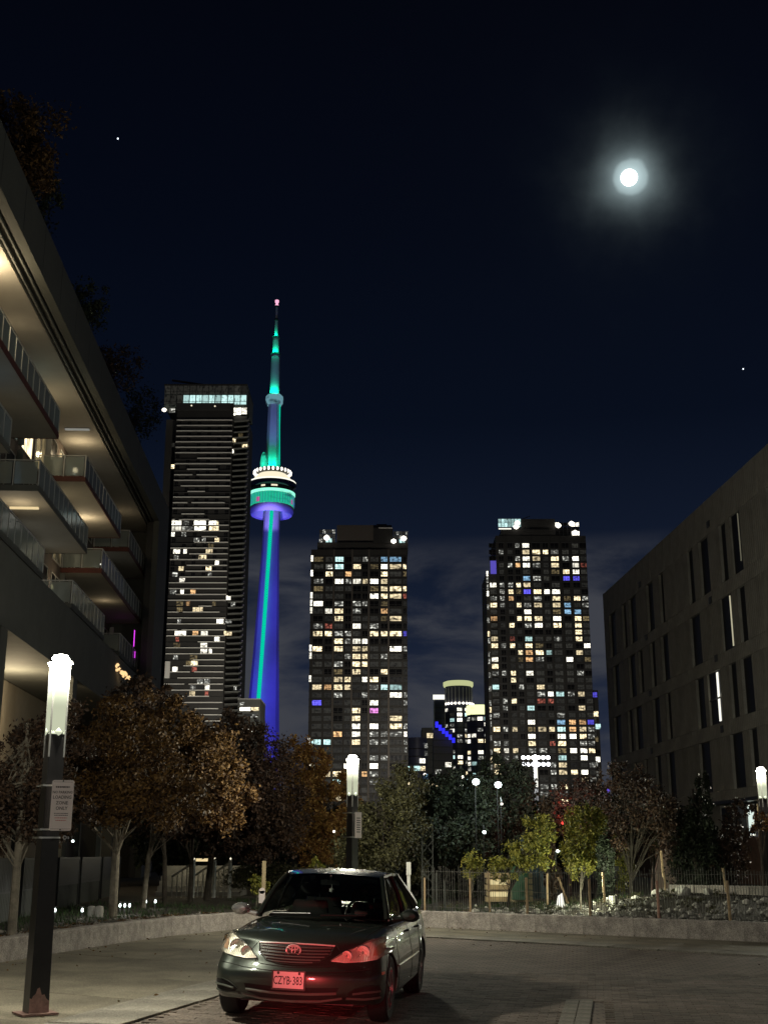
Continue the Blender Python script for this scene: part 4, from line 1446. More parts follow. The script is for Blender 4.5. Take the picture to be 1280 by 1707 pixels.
plight('violet_projector', 'SPOT', (rx + AX, D - 50, 300), 1.2e5, (.30, .22, 1.0), 1.5, aim=(rx + AX, D, 326), spot=R(46), blend=.6)

# ---- low block in front of the broadcast tower
D = 420.0
root = thing('low_office_block', 'low block with bright ribbon windows at the foot of the floodlit tower', 'building', (xx(415, 1200, D), D, 0))
rx = root.location.x
X = lambda px, py=1200: xx(px, py, D) - rx
part('wall', MB().box(X(396), X(433.5), 0, 18, 0, zz(1166, D)), 'wallgrey', root)
part('roof', MB().box(X(395.5), X(434), -.3, 18, zz(1166, D), zz(1164.5, D)), 'tower_slab', root)
for (px, py, wp, hp, key) in ((404, 1173, 8, 5, 'w'), (409, 1182, 20, 6, 'W'), (425, 1182, 14, 6, 'Y'), (414, 1192, 14, 4, 'g'), (424, 1193, 12, 6, 'w'), (408, 1201, 16, 4, 'g'), (404, 1217, 6, 7, 'W'), (421, 1217, 15, 7, 'W'), (411, 1210, 22, 3, 'g'), (428, 1201, 8, 4, 'g')):
    tower_window(root, X(px, py), -.1, zz(py + hp / 2, D), X(px + wp / 2, py) - X(px - wp / 2, py), zz(py - hp / 2, D) - zz(py + hp / 2, D), key, 3)

# ---- far cluster between the two towers
def far_block(name, label, D, px0, px1, pytop, depth, wall, rows, prob, seed, curved=False, pal="WwwYC", winw=4.2, extra=None):
    root = thing(name, label, 'building', (xx((px0 + px1) / 2, 1250, D), D, 0))
    rx = root.location.x
    x0, x1 = xx(px0, 1250, D) - rx, xx(px1, 1250, D) - rx
    zt_ = zz(pytop, D)
    rs_ = random.Random(seed)
    if curved:
        r_ = (x1 - x0) / 2
        part('wall', MB().lathe([(r_, 0), (r_, zt_), (0, zt_)], 32, c=((x0 + x1) / 2, r_, 0)), wall, root, smooth=30)
        for k in range(int(zt_ / 3.4)):
            zk = zt_ - 5 - k * 3.4
            if zk < 25:
                break
            part('floor_ring', MB().lathe([(r_ + .1, zk - .3), (r_ + .25, zk - .1), (r_ + .1, zk + .1)], 32, c=((x0 + x1) / 2, r_, 0), a0=-PI, a1=0), 'frame_dark', root)
            nn = max(5, int(2.6 * r_ / winw))
            for c_ in range(nn):
                if rs_.random() < prob:
                    t = -PI + .25 + (PI - .5) * (c_ + .5) / nn
                    tower_window(root, (x0 + x1) / 2 + (r_ + .12) * math.cos(t), r_ + (r_ + .12) * math.sin(t), zk + .25, winw * .8, 2.2, rs_.choice(pal), 2, t + PI / 2)
    else:
        part('wall', MB().box(x0, x1, 0, depth, 0, zt_), wall, root)
        nn = max(2, int((x1 - x0) / winw))
        for k in range(rows):
            zk = zt_ - 5 - k * 3.4
            part('floor_band', MB().box(x0, x1, -.2, 0, zk - .5, zk - .1), 'frame_dark', root)
            for c_ in range(nn):
                if rs_.random() < prob:
                    tower_window(root, x0 + (x1 - x0) * (c_ + .5) / nn, -.05, zk, winw * .8, 2.4, rs_.choice(pal), 2)
    if extra:
        extra(root, rx, x0, x1, zt_)
    return root
bluewall = mat('bluish_glass_wall', (.06, .065, .11), .4, noise=.3, scale=.1)
def crown_b(root, rx, x0, x1, zt_):
    r_ = (x1 - x0) / 2
    c = ((x0 + x1) / 2, r_, 0)
    part('crown', MB().lathe([(r_ * .93, zt_), (r_ * .93, zt_ + 12)], 32, c=c), bluewall, root)
    part('crown_light', MB().lathe([(r_ * 1.0, zt_ + 12), (r_ * 1.06, zt_ + 12.8), (r_ * 1.06, zt_ + 15), (r_ * .9, zt_ + 15.6)], 32, c=c), lit('crown_glow', (.80, .85, .42), 1.3, 1.5), root)
    for k in range(11):
        t = -PI + .2 + (PI - .4) * k / 10
        part('crown_lamp', MB().lathe([(0, -.9), (.8, -.4), (.9, 0), (.8, .4), (0, .9)], 6, c=(c[0] + r_ * 1.02 * math.cos(t), c[1] + r_ * 1.02 * math.sin(t), zt_ + .4)), 'pod_white', root)
        part('crown_fin', MB().box(-.2, .2, -.3, 0, zt_ + 1, zt_ + 11, rz=t + PI / 2, c=(0, 0)), 'tower_slab', root).location = (c[0] + r_ * .97 * math.cos(t), c[1] + r_ * .97 * math.sin(t), 0)
def crown_c(root, rx, x0, x1, zt_):
    r_ = (x1 - x0) / 2
    part('crown_light', MB().lathe([(r_ * 1.02, zt_ - 1), (r_ * 1.05, zt_ + 2), (r_, zt_ + 5)], 32, c=((x0 + x1) / 2, r_, 0)), bpy.data.materials['crown_glow'], root)
def top_white(root, rx, x0, x1, zt_):
    part('roof_light', MB().prism([(x0 - 1, -.5), (x1, -.5), (x1, 3), (x0, 3)], zt_, zt_ + 3), 'white_strip', root)
    part('corner_fin', MB().box(x0 - .4, x0, -.4, 0, 0, zt_).box(x1, x1 + .3, -.4, 0, 0, zt_), 'tower_slab', root)
def blue_sign(root, rx, x0, x1, zt_):
    for i in range(6):
        part('sign_light', MB().box(x0 + 1 + i * (x1 - x0) / 6, x0 + (i + .92) * (x1 - x0) / 6 + 1, -3.3, -3, zt_ + .6 - i * 1.5, zt_ + 3.6 - i * 1.6), 'blue_led', root)
far_block('round_tower', 'distant round tower with a glowing yellow crown ring and a row of dotted lights', 800., 742.5, 791, 1173, 0, bluewall, 20, .50, 31, True, "WwwYCg", 4.2, crown_b)
far_block('round_tower', 'lower distant round tower half hidden by the blue-cornered condominium tower', 760., 780, 822, 1188, 0, bluewall, 20, .50, 32, True, "WwwYC", 4.2, crown_c)
far_block('slab_tower', 'narrow dark distant slab tower with a bright white roof edge', 790., 725, 742, 1166, 20, bluewall, 6, .05, 33, False, "w", 4.2, top_white)
far_block('stepped_block', 'distant dark block under the blue light strip', 620., 722, 755, 1216, 20, 'wallgrey', 12, .22, 34, False, "YWwC", 4.0, blue_sign)
far_block('plain_block', 'small plain grey distant rooftop box left of the blue light strip', 600., 703.5, 721, 1213, 18, 'wallgrey', 10, .10, 37, False, "YW", 4.0)
far_block('glass_block', 'low blue-tinted curved glass block beside the middle condominium tower', 560., 678, 712, 1229, 0, bluewall, 10, .34, 35, True, "WYwCb", 4.0)
# ================================================================== sky bodies
v = mdir * 9000 + Vector((0, 0, CH))
moon = MB()
bm = bmesh.new()
bmesh.ops.create_icosphere(bm, subdivisions=3, radius=9000 * .0066)
moon.add([Vector(a.co) for a in bm.verts], [tuple(q.index for q in f_.verts) for f_ in bm.faces])
bm.free()
o = put('moon', moon.mesh('moon', 'moon', True), None, v)
tag(o, 'full white moon glowing high in the dark sky', 'moon')
for (px, py, s_, lb) in ((197, 231, 6, 'tiny bright star above the roof tree at the upper left'), (1238, 615, 5, 'tiny bright star low above the beige panel building')):
    d_ = Vector(ray(px, py)).normalized() * 9000
    single('star', MB().lathe([(0, -s_), (s_ * .7, -s_ * .7), (s_, 0), (s_ * .7, s_ * .7), (0, s_)], 8, c=d_ + Vector((0, 0, CH))), 'star', lb, 'star')

# ================================================================== street lamps
LAMPCOL = (1.0, .96, .76)
def panel_glow():
    """frosted pane lit from the bulb at its top"""
    m, n, l = new_mat('frosted_lamp_pane')
    o_ = n.new('ShaderNodeOutputMaterial')
    e_ = n.new('ShaderNodeEmission')
    e_.inputs[0].default_value = (.88, .93, .66, 1)
    t = n.new('ShaderNodeTexCoord')
    sp_ = n.new('ShaderNodeSeparateXYZ')
    l.new(t.outputs['Generated'], sp_.inputs[0])
    r_ = n.new('ShaderNodeMapRange')
    r_.interpolation_type = 'SMOOTHSTEP'
    r_.inputs['From Min'].default_value = .35
    r_.inputs['From Max'].default_value = 1.0
    r_.inputs['To Min'].default_value = .62
    r_.inputs['To Max'].default_value = 3.2
    l.new(sp_.outputs['Z'], r_.inputs['Value'])
    l.new(r_.outputs[0], e_.inputs[1])
    l.new(e_.outputs[0], o_.inputs[0])
    m.cycles.emission_sampling = 'NONE'
    return m
M['lamp_pane'] = panel_glow()
def make_lamp(label, loc, rz, power, primer=False):
    t = thing('street_lamp', label, 'street lamp', loc, rz, 'square lantern street lamps')
    h = .105
    ZB, ZT = 2.93, 3.70
    g_ = .086
    q_ = [(-h, -h, 0), (h, -h, 0), (h, h, 0), (-h, h, 0), (-g_, -g_, ZB - .02), (g_, -g_, ZB - .02), (g_, g_, ZB - .02), (-g_, g_, ZB - .02)]
    part('post', MB().add(q_, [(3, 2, 1, 0), (4, 5, 6, 7), (0, 1, 5, 4), (1, 2, 6, 5), (2, 3, 7, 6), (3, 0, 4, 7)]), 'blackpaint', t)
    part('base_plate', MB().box(-.19, .19, -.19, .19, .012, .03), 'primer' if primer else 'darkmetal', t)
    if primer:
        # bare primer where the paint has flaked at the foot: raised-edge flakes on two faces
        pr = [(-h + .0, .03), (h, .03), (h, .14), (.07, .17), (.05, .21), (.02, .205), (-.005, .28), (-.03, .27), (-.045, .22), (-.07, .20), (-.085, .17), (-h, .18)]
        mb_ = MB()
        mb_.add([(x, -h - .003, z) for x, z in pr], [tuple(range(len(pr)))])
        mb_.add([(h + .003, y, z) for y, z in ((-h, .03), (-h + .07, .03), (-h + .065, .12), (-h + .03, .19), (-h, .2))], [(0, 1, 2, 3, 4)])
        part('bare_primer', mb_, 'primer', t)
        part('scuff', MB().add([(h + .003, y, z) for y, z in ((.0, .1), (.05, .08), (.075, .2), (.06, .36), (.03, .38), (.035, .24))], [tuple(range(6))]), 'wallgrey', t)
    h = .080
    # lantern: four corner rods, four frosted panes, pyramid reflector foot, lamp head
    for sx in (-1, 1):
        for sy in (-1, 1):
            part('rod', MB().box(sx * (h + .004) - .008, sx * (h + .004) + .008, sy * (h + .004) - .008, sy * (h + .004) + .008, ZB - .27, ZT), 'steel', t)
    e_ = h + .012
    for k in range(4):
        a = k * PI / 2
        ca_, sa_ = math.cos(a), math.sin(a)
        R_ = Matrix.Rotation(a, 4, 'Z')
        m_ = MB()
        # pane: slightly bowed sheet with a chevron lower edge
        pts = [(-h + .01, -e_, ZB), (-.03, -e_ - .012, ZB + .03), (0, -e_ - .016, ZB + .04), (.03, -e_ - .012, ZB + .03), (h - .01, -e_, ZB)]
        top = [(x, y, ZT - .02) for x, y, z in pts]
        vs = [R_ @ Vector(p) for p in pts + top]
        m_.add(vs, [(i, i + 1, i + 6, i + 5) for i in range(4)])
        vs2 = [R_ @ Vector((p[0], p[1] + .004, p[2])) for p in pts + top]
        m_.add(vs2, [(i + 5, i + 6, i + 1, i) for i in range(4)])
        part('pane', m_, 'lamp_pane', t)
        m_ = MB()
        m_.add([R_ @ Vector(p) for p in ((0, -e_ - .018, ZB + .05), (-.05, -e_ - .006, ZB + .0), (0, -e_ - .022, ZB - .04), (.05, -e_ - .006, ZB + .0))], [(0, 1, 2, 3)])
        part('reflector_tip', m_, 'lamp_pane', t)
    part('head', MB().box(-h, h, -h, h, ZT, ZT + .012), 'steel', t)
    for k in range(4):
        a = PI / 4 + k * PI / 2
        part('clip', MB().box(-.012, .012, -.012, .012, ZT - .02, ZT + .03).box(-.03, .03, -.006, .006, ZT + .0, ZT + .014), 'steel', t).location = (math.cos(a) * .125, math.sin(a) * .125, 0)
    part('bulb', MB().lathe([(0, 0), (.075, .015), (.10, .05), (.075, .085), (0, .10)], 16, c=(0, 0, ZT + .012)), 'bulb', t, smooth=True)
    for k in range(4):
        a = k * PI / 2
        light('lamp_light', 'POINT', (.19 * math.cos(a), .19 * math.sin(a), ZT - .06), power / 3.2, LAMPCOL, .05, parent=t)
    return t
def soil(x, y):
    return bed_at(x, y)
make_lamp('nearest tall black street lamp with flaking pink primer at its foot and a white sign', (-3.66, 13.75, 0), R(33), 680, True)
make_lamp('middle street lamp with a lit square lantern rising behind the parked car', (-.71, 28.2, 0), R(45), 560)
make_lamp('third street lamp half cut off at the right edge beside the panel building', (11.08, 36.6, .3), R(20), 1200)
# unseen lamps added behind the camera for light on court, car and facades
make_lamp('unseen street lamp added behind the viewer to the left of the car', (-6.3, -1.0, 0), R(30), 850)
make_lamp('unseen street lamp added behind the viewer on the right side of the court', (11.8, 3.0, 0), R(30), 110)

# parking sign strapped on the near post
sg = thing('parking_sign', 'white loading zone sign strapped to the nearest lamp post', 'sign', (-3.495, 13.60, 1.87), R(14))
W2, S0, S1 = .115, 0.0, .535
def rrect(w_, z0, z1, r_, y, n=4):
    pts = []
    for cx, cz, a0 in ((w_ - r_, z1 - r_, 0), (-w_ + r_, z1 - r_, 90), (-w_ + r_, z0 + r_, 180), (w_ - r_, z0 + r_, 270)):
        for k in range(n + 1):
            a = R(a0 + 90 * k / n)
            pts.append((cx + r_ * math.cos(a), y, cz + r_ * math.sin(a)))
    return pts
p0 = rrect(W2, S0, S1, .02, -.004)
p1 = [(x, .0, z) for x, y, z in p0]
k = len(p0)
part('plate', MB().add(p0 + p1, [tuple(range(k)), tuple(range(k, 2 * k))[::-1]] + [(i, i + k, (i + 1) % k + k, (i + 1) % k) for i in range(k)]), 'sign_white', sg)
for z0, z1 in ((.018, .021), (.514, .517)):
    part('border_line', MB().box(-W2 + .012, W2 - .012, -.0062, -.0045, z0, z1), 'sign_ink', sg)
for txt, z, s_ in (('NO PARKING', .405, .038), ('LOADING', .352, .048), ('ZONE', .292, .050), ('ONLY', .235, .050)):
    me = text_mesh(txt, s_, 'lettering', 'sign_ink', .0006, .0008)
    put('lettering', me, sg, (0, -.0065, z), (PI / 2, 0, 0), (.92, 1, 1))
for z, w_, c_ in ((.462, .075, 'sign_ink'), (.182, .075, 'sign_ink'), (.162, .070, 'sign_ink'), (.135, .066, 'sign_red'), (.108, .055, 'sign_red')):
    x = -w_
    m_ = MB()
    rr = random.Random(int(z * 999))
    hh = .008 if z > .4 else .004
    while x < w_:
        l_ = rr.uniform(.006, .02)
        m_.box(x, min(w_, x + l_), -.0062, -.0045, z - hh, z + hh)
        x += l_ + .004
    part('small_print', m_, c_, sg)
for z in (.525, .012):
    part('bolt', MB().lathe([(.008, -.004), (.008, .0), (0, .001)], 8, c=(0, -.010, z), axis='y'), 'darkmetal', sg)
for z, l_ in ((2.50, 0), (2.035, 0), (1.95, .03)):
    part('strap', MB().box(-.118, .118, -.118, .118, z - 2.02 - .009, z - 2.02 + .009, rz=R(19), c=(0, 0)), 'steel', sg).location = (-.14, .18, 0)
part('strap_buckle', MB().lathe([(.012, -.02), (.022, -.02), (.022, .01), (.012, .01), (.012, -.02)], 12, c=(.055, -.02, -.07), axis='y').box(.085, .10, -.03, -.01, -.085, -.06), 'steel', sg)
# small sign on the second lamp
s2 = thing('parking_sign', 'narrow white sign strapped edge-on to the middle lamp post', 'sign', (-.575, 28.05, 1.98), R(50))
part('plate', MB().box(-.11, .11, -.004, .0, 0, .56), 'sign_white', s2)
for k in range(7):
    part('small_print', MB().box(-.06, .06, -.007, -.0045, .12 + k * .05, .14 + k * .05), 'sign_ink', s2)
for z in (.54, .02):
    part('strap', MB().box(-.125, .125, -.125, .125, z - .008, z + .008, rz=R(-5), c=(0, 0)), 'steel', s2).location = (-.12, .13, 0)

# ================================================================== trees
def leaf_shell(n, crown, rs_, size, clumps, gap=.35, flat=1.0):
    """leaf quads gathered in clumps inside an ellipsoid (cx,cy,cz,rx,ry,rz)"""
    cx, cy, cz, rx_, ry_, rz_ = crown
    cl = []
    while len(cl) < clumps:
        p = rs_.uniform(-1, 1, 3)
        r_ = np.linalg.norm(p)
        if r_ > 1 or (r_ < .35 and rs_.rand() < .6):
            continue
        cl.append(p)
    cl = np.array(cl)
    idx = rs_.randint(0, clumps, n)
    csz = rs_.uniform(.10, gap, clumps)
    off = rs_.normal(0, 1, (n, 3)) * csz[idx][:, None] * .62
    pos = (cl[idx] + off) * np.array([rx_, ry_, rz_]) + np.array([cx, cy, cz])
    a = rs_.normal(0, 1, (n, 3))
    a /= np.linalg.norm(a, axis=1)[:, None]
    b = np.cross(a, rs_.normal(0, 1, (n, 3)))
    b /= np.linalg.norm(b, axis=1)[:, None] + 1e-9
    s_ = size * rs_.uniform(.6, 1.35, n)[:, None]
    v0 = pos - a * s_
    v1 = pos + b * s_ * .48 - a * s_ * .1
    v2 = pos + a * s_
    v3 = pos - b * s_ * .48 - a * s_ * .1
    V_ = np.stack([v0, v1, v2, v3], 1).reshape(-1, 3)
    return V_, cl * np.array([rx_, ry_, rz_]) + np.array([cx, cy, cz])

def quads_mesh(name, V_, m):
    n = len(V_) // 4
    me = bpy.data.meshes.new(name)
    me.vertices.add(len(V_))
    me.vertices.foreach_set('co', V_.astype(np.float32).ravel())
    me.loops.add(n * 4)
    me.loops.foreach_set('vertex_index', np.arange(n * 4, dtype=np.int32))
    me.polygons.add(n)
    me.polygons.foreach_set('loop_start', np.arange(0, n * 4, 4, dtype=np.int32))
    me.polygons.foreach_set('loop_total', np.full(n, 4, dtype=np.int32))
    me.materials.append(M[m])
    me.update(calc_edges=True)
    return me

def tree(label, base, lobes, n, size, leaf, trunk_r=.09, seed=0, bark='bark', clumps=70, name='tree', cat='tree', group=None, lean=(0, 0), gap=.32, trunk_top=None, branches=14, stakes=False):
    """base: Vector; lobes: ellipsoids in world coordinates"""
    t = thing(name, label, cat, base, 0, group)
    rs_ = np.random.RandomState(seed + 1)
    tot = sum(l_[3] * l_[4] * l_[5] for l_ in lobes)
    Vs, cls = [], []
    for l_ in lobes:
        k = l_[3] * l_[4] * l_[5] / tot
        V_, c_ = leaf_shell(max(200, int(n * k)), l_, rs_, size, max(10, int(clumps * k)), gap)
        Vs.append(V_)
        cls.append(c_)
    V_ = np.concatenate(Vs) - np.array(base)
    cl = np.concatenate(cls) - np.array(base)
    V_[:, 2] = np.maximum(V_[:, 2], .05)
    crown = put('crown', quads_mesh('crown', V_, leaf), t)
    top = trunk_top if trunk_top else float(np.mean(cl[:, 2]))
    tx, ty = float(np.mean(cl[:, 0])), float(np.mean(cl[:, 1]))
    mb_ = MB()
    pts = [Vector((0, 0, -.1)), Vector((tx * .08, ty * .08, top * .3)), Vector((tx * .35, ty * .35, top * .65)), Vector((tx * .75, ty * .75, top))]
    mb_.tube(pts, [trunk_r * 1.15, trunk_r, trunk_r * .75, trunk_r * .35], 10)
    part('trunk', mb_, bark, t, smooth=True)
    mb_ = MB()
    rr = random.Random(seed)
    order = sorted(range(len(cl)), key=lambda i: rr.random())[:branches * 3]
    for q, i in enumerate(order):
        c_ = Vector(cl[i])
        f_ = rr.uniform(.3, .95)
        k = min(2, int(f_ * 3))
        st = pts[k].lerp(pts[k + 1], f_ * 3 - k) if k < 3 else pts[3]
        mid = st.lerp(c_, .5) + Vector((0, 0, .12 * (c_ - st).length))
        r_ = trunk_r * (.40 if q < branches else .20)
        mb_.tube([st, mid, c_], [r_, r_ * .6, r_ * .15], 5, cap=False)
    part('branches', mb_, bark, t, smooth=True)
    return t

def lobe(px, py, Y, rpx, rpy, ry=None):
    p = at(px, py, Y)
    k = (p - Vector((0, 0, CH))).length / math.hypot(F_PX, math.hypot(px - 640, py - 853.5))
    return (p.x, p.y, p.z, rpx * k, ry if ry else rpx * k, rpy * k)
def base(px, py, Y=None):
    if Y is None:
        p = gnd(px, py, .33)
    else:
        p = at(px, py, Y)
        p.z = .3
    return p

G1 = 'autumn street trees in the left planting bed'
tree('brown autumn street tree with a straight pale trunk right of the first patio screens', base(188, 1528), [lobe(205, 1275, 26, 100, 88, 1.3), lobe(140, 1325, 25.6, 90, 58, 1.1), lobe(265, 1330, 26, 85, 52, 1.1), lobe(215, 1195, 26.3, 66, 45, .8), lobe(140, 1240, 26.3, 60, 45, .8)],
     42000, .046, 'leaf_autumn', .085, 1, clumps=230, group=G1, trunk_top=4.2, gap=.24)
tree('thin-trunked autumn tree second from the pale trunk, deep russet crown', base(238, 1515), [lobe(330, 1290, 30, 80, 80, 1.3), lobe(285, 1220, 30, 62, 55, 1.1), lobe(375, 1335, 29.5, 52, 48, 1.0)],
     30000, .050, 'leaf_autumn', .06, 2, clumps=170, group=G1, trunk_top=4.2, gap=.24)
tree('dark maroon street tree overlapping the foot of the blue tower', base(345, 1478, 38), [lobe(415, 1300, 36, 75, 90, 1.6), lobe(455, 1345, 36, 62, 80, 1.4), lobe(375, 1240, 36, 55, 50, 1.2), lobe(400, 1400, 36, 75, 35, 1.2)],
     30000, .056, 'leaf_maroon', .09, 3, bark='bark_dark', clumps=190, group=G1, trunk_top=4.0, gap=.26)
tree('sparse autumn tree at the left edge, partly behind the nearest lamp post', base(22, 1535, 22), [lobe(30, 1310, 22, 90, 100, 1.1), lobe(-25, 1370, 22, 70, 55, 1.0), lobe(95, 1365, 22.5, 55, 50, .8), lobe(110, 1225, 22.5, 60, 50, .7)],
     26000, .040, 'leaf_maroon', .07, 4, clumps=150, group=G1, trunk_top=3.6, gap=.24)
tree('slender dark tree behind the third patio screen', base(275, 1503, 34), [lobe(250, 1350, 33, 60, 45, 1.2), lobe(240, 1170, 34, 50, 36, 1.0)], 6000, .07, 'leaf_maroon', .06, 5, bark='bark_dark', clumps=70, group=G1, trunk_top=4)
tree('dark slim tree trunk beside the lit steps', base(318, 1490, 37), [lobe(320, 1360, 37, 58, 42, 1.3)], 5000, .075, 'leaf_maroon', .07, 6, bark='bark_dark', clumps=60, group=G1, trunk_top=3.6)
tree('bright orange-leaved tree glowing beside the middle lamp', base(520, 1470, 44), [lobe(510, 1275, 44, 38, 48, 1.2), lobe(495, 1345, 43, 55, 60, 1.3), lobe(545, 1395, 42, 62, 48, 1.3), lobe(560, 1330, 43, 38, 45, .9)],
     24000, .062, 'leaf_orange', .08, 7, bark='bark_dark', clumps=150, trunk_top=4.3, gap=.24)
tree('loose olive tree right behind the middle lamp', base(640, 1478, 33), [lobe(645, 1385, 33, 62, 70, 1.4), lobe(668, 1325, 33, 48, 52, 1.0), lobe(610, 1420, 33, 52, 42, 1.1), lobe(690, 1415, 34, 36, 50, .8)],
     26000, .042, 'leaf_olive', .07, 8, bark='bark_dark', clumps=170, trunk_top=3.2, gap=.27)
tree('big dark broad tree in front of the far cluster of towers', base(812, 1505, 37), [lobe(765, 1350, 37, 78, 72, 1.6), lobe(835, 1325, 37, 58, 62, 1.4), lobe(820, 1395, 37, 78, 50, 1.5), lobe(725, 1395, 36, 50, 55, 1.2), lobe(872, 1350, 37, 30, 50, .8)],
     40000, .055, 'leaf_dark', .10, 9, bark='bark_dark', clumps=240, trunk_top=3.6, gap=.25)
tree('round yellow-green lollipop tree trained on a stake', base(785, 1526, 30.2), [lobe(785, 1443, 30.2, 19, 22, .28)], 1500, .035, 'leaf_lime', .018, 10, clumps=36, name='small_tree', group='small yellow-green trees behind the fence', trunk_top=1.1, gap=.33)
tree('spreading yellow-green tree above the stacked timber', base(846, 1518, 31), [lobe(848, 1440, 31, 32, 22, .5), lobe(885, 1420, 31, 38, 34, .6), lobe(900, 1385, 31, 30, 28, .5), lobe(835, 1455, 31, 18, 16, .3)],
     8500, .04, 'leaf_lime', .035, 11, bark='bark_dark', clumps=80, name='small_tree', group='small yellow-green trees behind the fence', trunk_top=1.3, gap=.30)
tree('upright yellow-green tree tied to the brown stake', base(968, 1520, 29), [lobe(962, 1405, 29, 28, 52, .38), lobe(975, 1445, 29, 20, 22, .3), lobe(985, 1370, 29, 26, 30, .35)],
     8000, .038, 'leaf_lime', .022, 12, clumps=75, name='small_tree', group='small yellow-green trees behind the fence', trunk_top=1.6, gap=.30)
tree('yellow-green shrub glimpsed between the two dark columns', base(1038, 1505, 33), [lobe(1037, 1430, 33, 18, 52, .4)], 2600, .04, 'leaf_lime', .02, 13, clumps=40, name='shrub', cat='shrub', trunk_top=1.2)
tree('columnar dark red-brown tree right of the big dark tree', base(914, 1512, 32), [lobe(912, 1385, 32, 17, 58, .35), lobe(918, 1455, 32, 15, 45, .3)], 4200, .05, 'leaf_maroon', .05, 14, bark='bark_dark', clumps=60, name='columnar_tree', trunk_top=2.4, gap=.3)
tree('thin bare-looking tree in front of the blue-cornered condominium tower', base(950, 1500, 36), [lobe(955, 1345, 36, 48, 50, .9), lobe(990, 1320, 36, 35, 36, .7)], 3000, .05, 'leaf_maroon', .06, 15, bark='bark_dark', clumps=120, trunk_top=3.4, gap=.2, branches=34)
tree('maroon crowned tree with a forked trunk before the panel building', base(1052, 1506, 32), [lobe(1060, 1345, 32, 62, 58, 1.0), lobe(1020, 1390, 32, 36, 42, .7), lobe(1100, 1395, 32, 36, 36, .7), lobe(1040, 1300, 32, 40, 30, .7)],
     9000, .042, 'leaf_maroon', .055, 16, bark='bark_dark', clumps=200, trunk_top=2.2, gap=.24, branches=26)
tree('olive side crown hanging below the maroon tree', base(1090, 1508, 33.5), [lobe(1095, 1378, 33, 30, 34, .6)], 2600, .05, 'leaf_olive', .04, 17, bark='bark_dark', clumps=50, name='small_tree', trunk_top=2)
tree('dense dark evergreen cone against the panel building', base(1163, 1512, 33), [lobe(1160, 1440, 33, 42, 62, .8), lobe(1162, 1375, 33, 34, 48, .6), lobe(1168, 1325, 33, 16, 35, .4)], 15000, .05, 'leaf_dark', .08, 18, bark='bark_dark', clumps=190, name='evergreen_tree', trunk_top=3.0, gap=.25)
tree('narrow black evergreen column left of the forked tree', base(1008, 1512, 31.5), [lobe(1008, 1450, 31.5, 17, 60, .35), lobe(1007, 1405, 31.5, 10, 28, .25)], 5200, .04, 'leaf_dark', .03, 19, bark='bark_dark', clumps=60, name='evergreen_tree', trunk_top=2.0, gap=.3)
tree('scraggly dark shrub at the lit base windows', base(1222, 1515, 33), [lobe(1218, 1430, 33, 32, 60, .6), lobe(1235, 1370, 33, 28, 36, .5), lobe(1200, 1480, 33, 30, 36, .6)], 5200, .045, 'leaf_maroon', .04, 20, bark='bark_dark', clumps=100, name='shrub', cat='shrub', trunk_top=2.0, gap=.25)
tree('small orange-leaved twig tree below the third lamp', base(1275, 1520, 34), [lobe(1274, 1368, 34, 20, 14, .3), lobe(1262, 1380, 34, 14, 10, .2)], 700, .05, 'leaf_orange', .03, 21, clumps=24, name='small_tree', trunk_top=2.9)
tree('low hedge-like dark mass left of the fence', base(700, 1520, 38), [lobe(715, 1465, 38, 50, 48, 1.0), lobe(770, 1480, 40, 48, 42, 1.0)], 8000, .06, 'leaf_dark', .04, 22, bark='bark_dark', clumps=110, name='hedge', cat='hedge', trunk_top=1.0)
tree('grassy green hedge behind the car roof', base(480, 1490, 40), [lobe(450, 1463, 40, 75, 22, .7), lobe(575, 1463, 40, 70, 20, .7)], 12000, .045, 'leaf_olive', .03, 23, bark='bark_dark', clumps=160, name='hedge', cat='hedge', trunk_top=.6)
tree('low lit yellow-green bush left of the car roof', base(428, 1492, 33), [lobe(432, 1474, 33, 20, 14, .3)], 1100, .04, 'leaf_lime', .015, 24, clumps=24, name='shrub', cat='shrub', trunk_top=.5)
tree('small yellow sapling lit above the car roof', base(528, 1480, 36), [lobe(529, 1443, 36, 12, 13, .25)], 600, .045, 'leaf_lime', .015, 25, clumps=14, name='small_tree', trunk_top=1.2)
# distant dark tree line closing the view under the towers
for i, (px, py, Y, rx_, ry_, lf, lb) in enumerate([(560, 1400, 75, 95, 60, 'leaf_dark', 'distant dark tree behind the orange tree'), (690, 1395, 80, 80, 60, 'leaf_dark', 'distant dark tree behind the olive tree'),
                                                   (930, 1400, 70, 75, 58, 'leaf_dark', 'distant dark tree behind the columnar red-brown tree'), (1010, 1385, 60, 60, 60, 'leaf_dark', 'distant dark tree touching the corner of the panel building'),
                                                   (420, 1400, 70, 90, 60, 'leaf_dark', 'distant dark tree behind the maroon street tree'), (300, 1395, 60, 80, 60, 'leaf_dark', 'distant dark tree at the end of the balcony block'),
                                                   (830, 1410, 72, 80, 50, 'leaf_dark', 'distant dark tree behind the big dark tree')]):
    b_ = at(px, 1455, Y)
    b_.z = .3
    tree(lb, b_, [lobe(px, py, Y, rx_, ry_, 2.5)], 5000, .17, lf, .15, 40 + i, bark='bark_dark', clumps=90, group='distant dark trees under the towers', trunk_top=2.5)
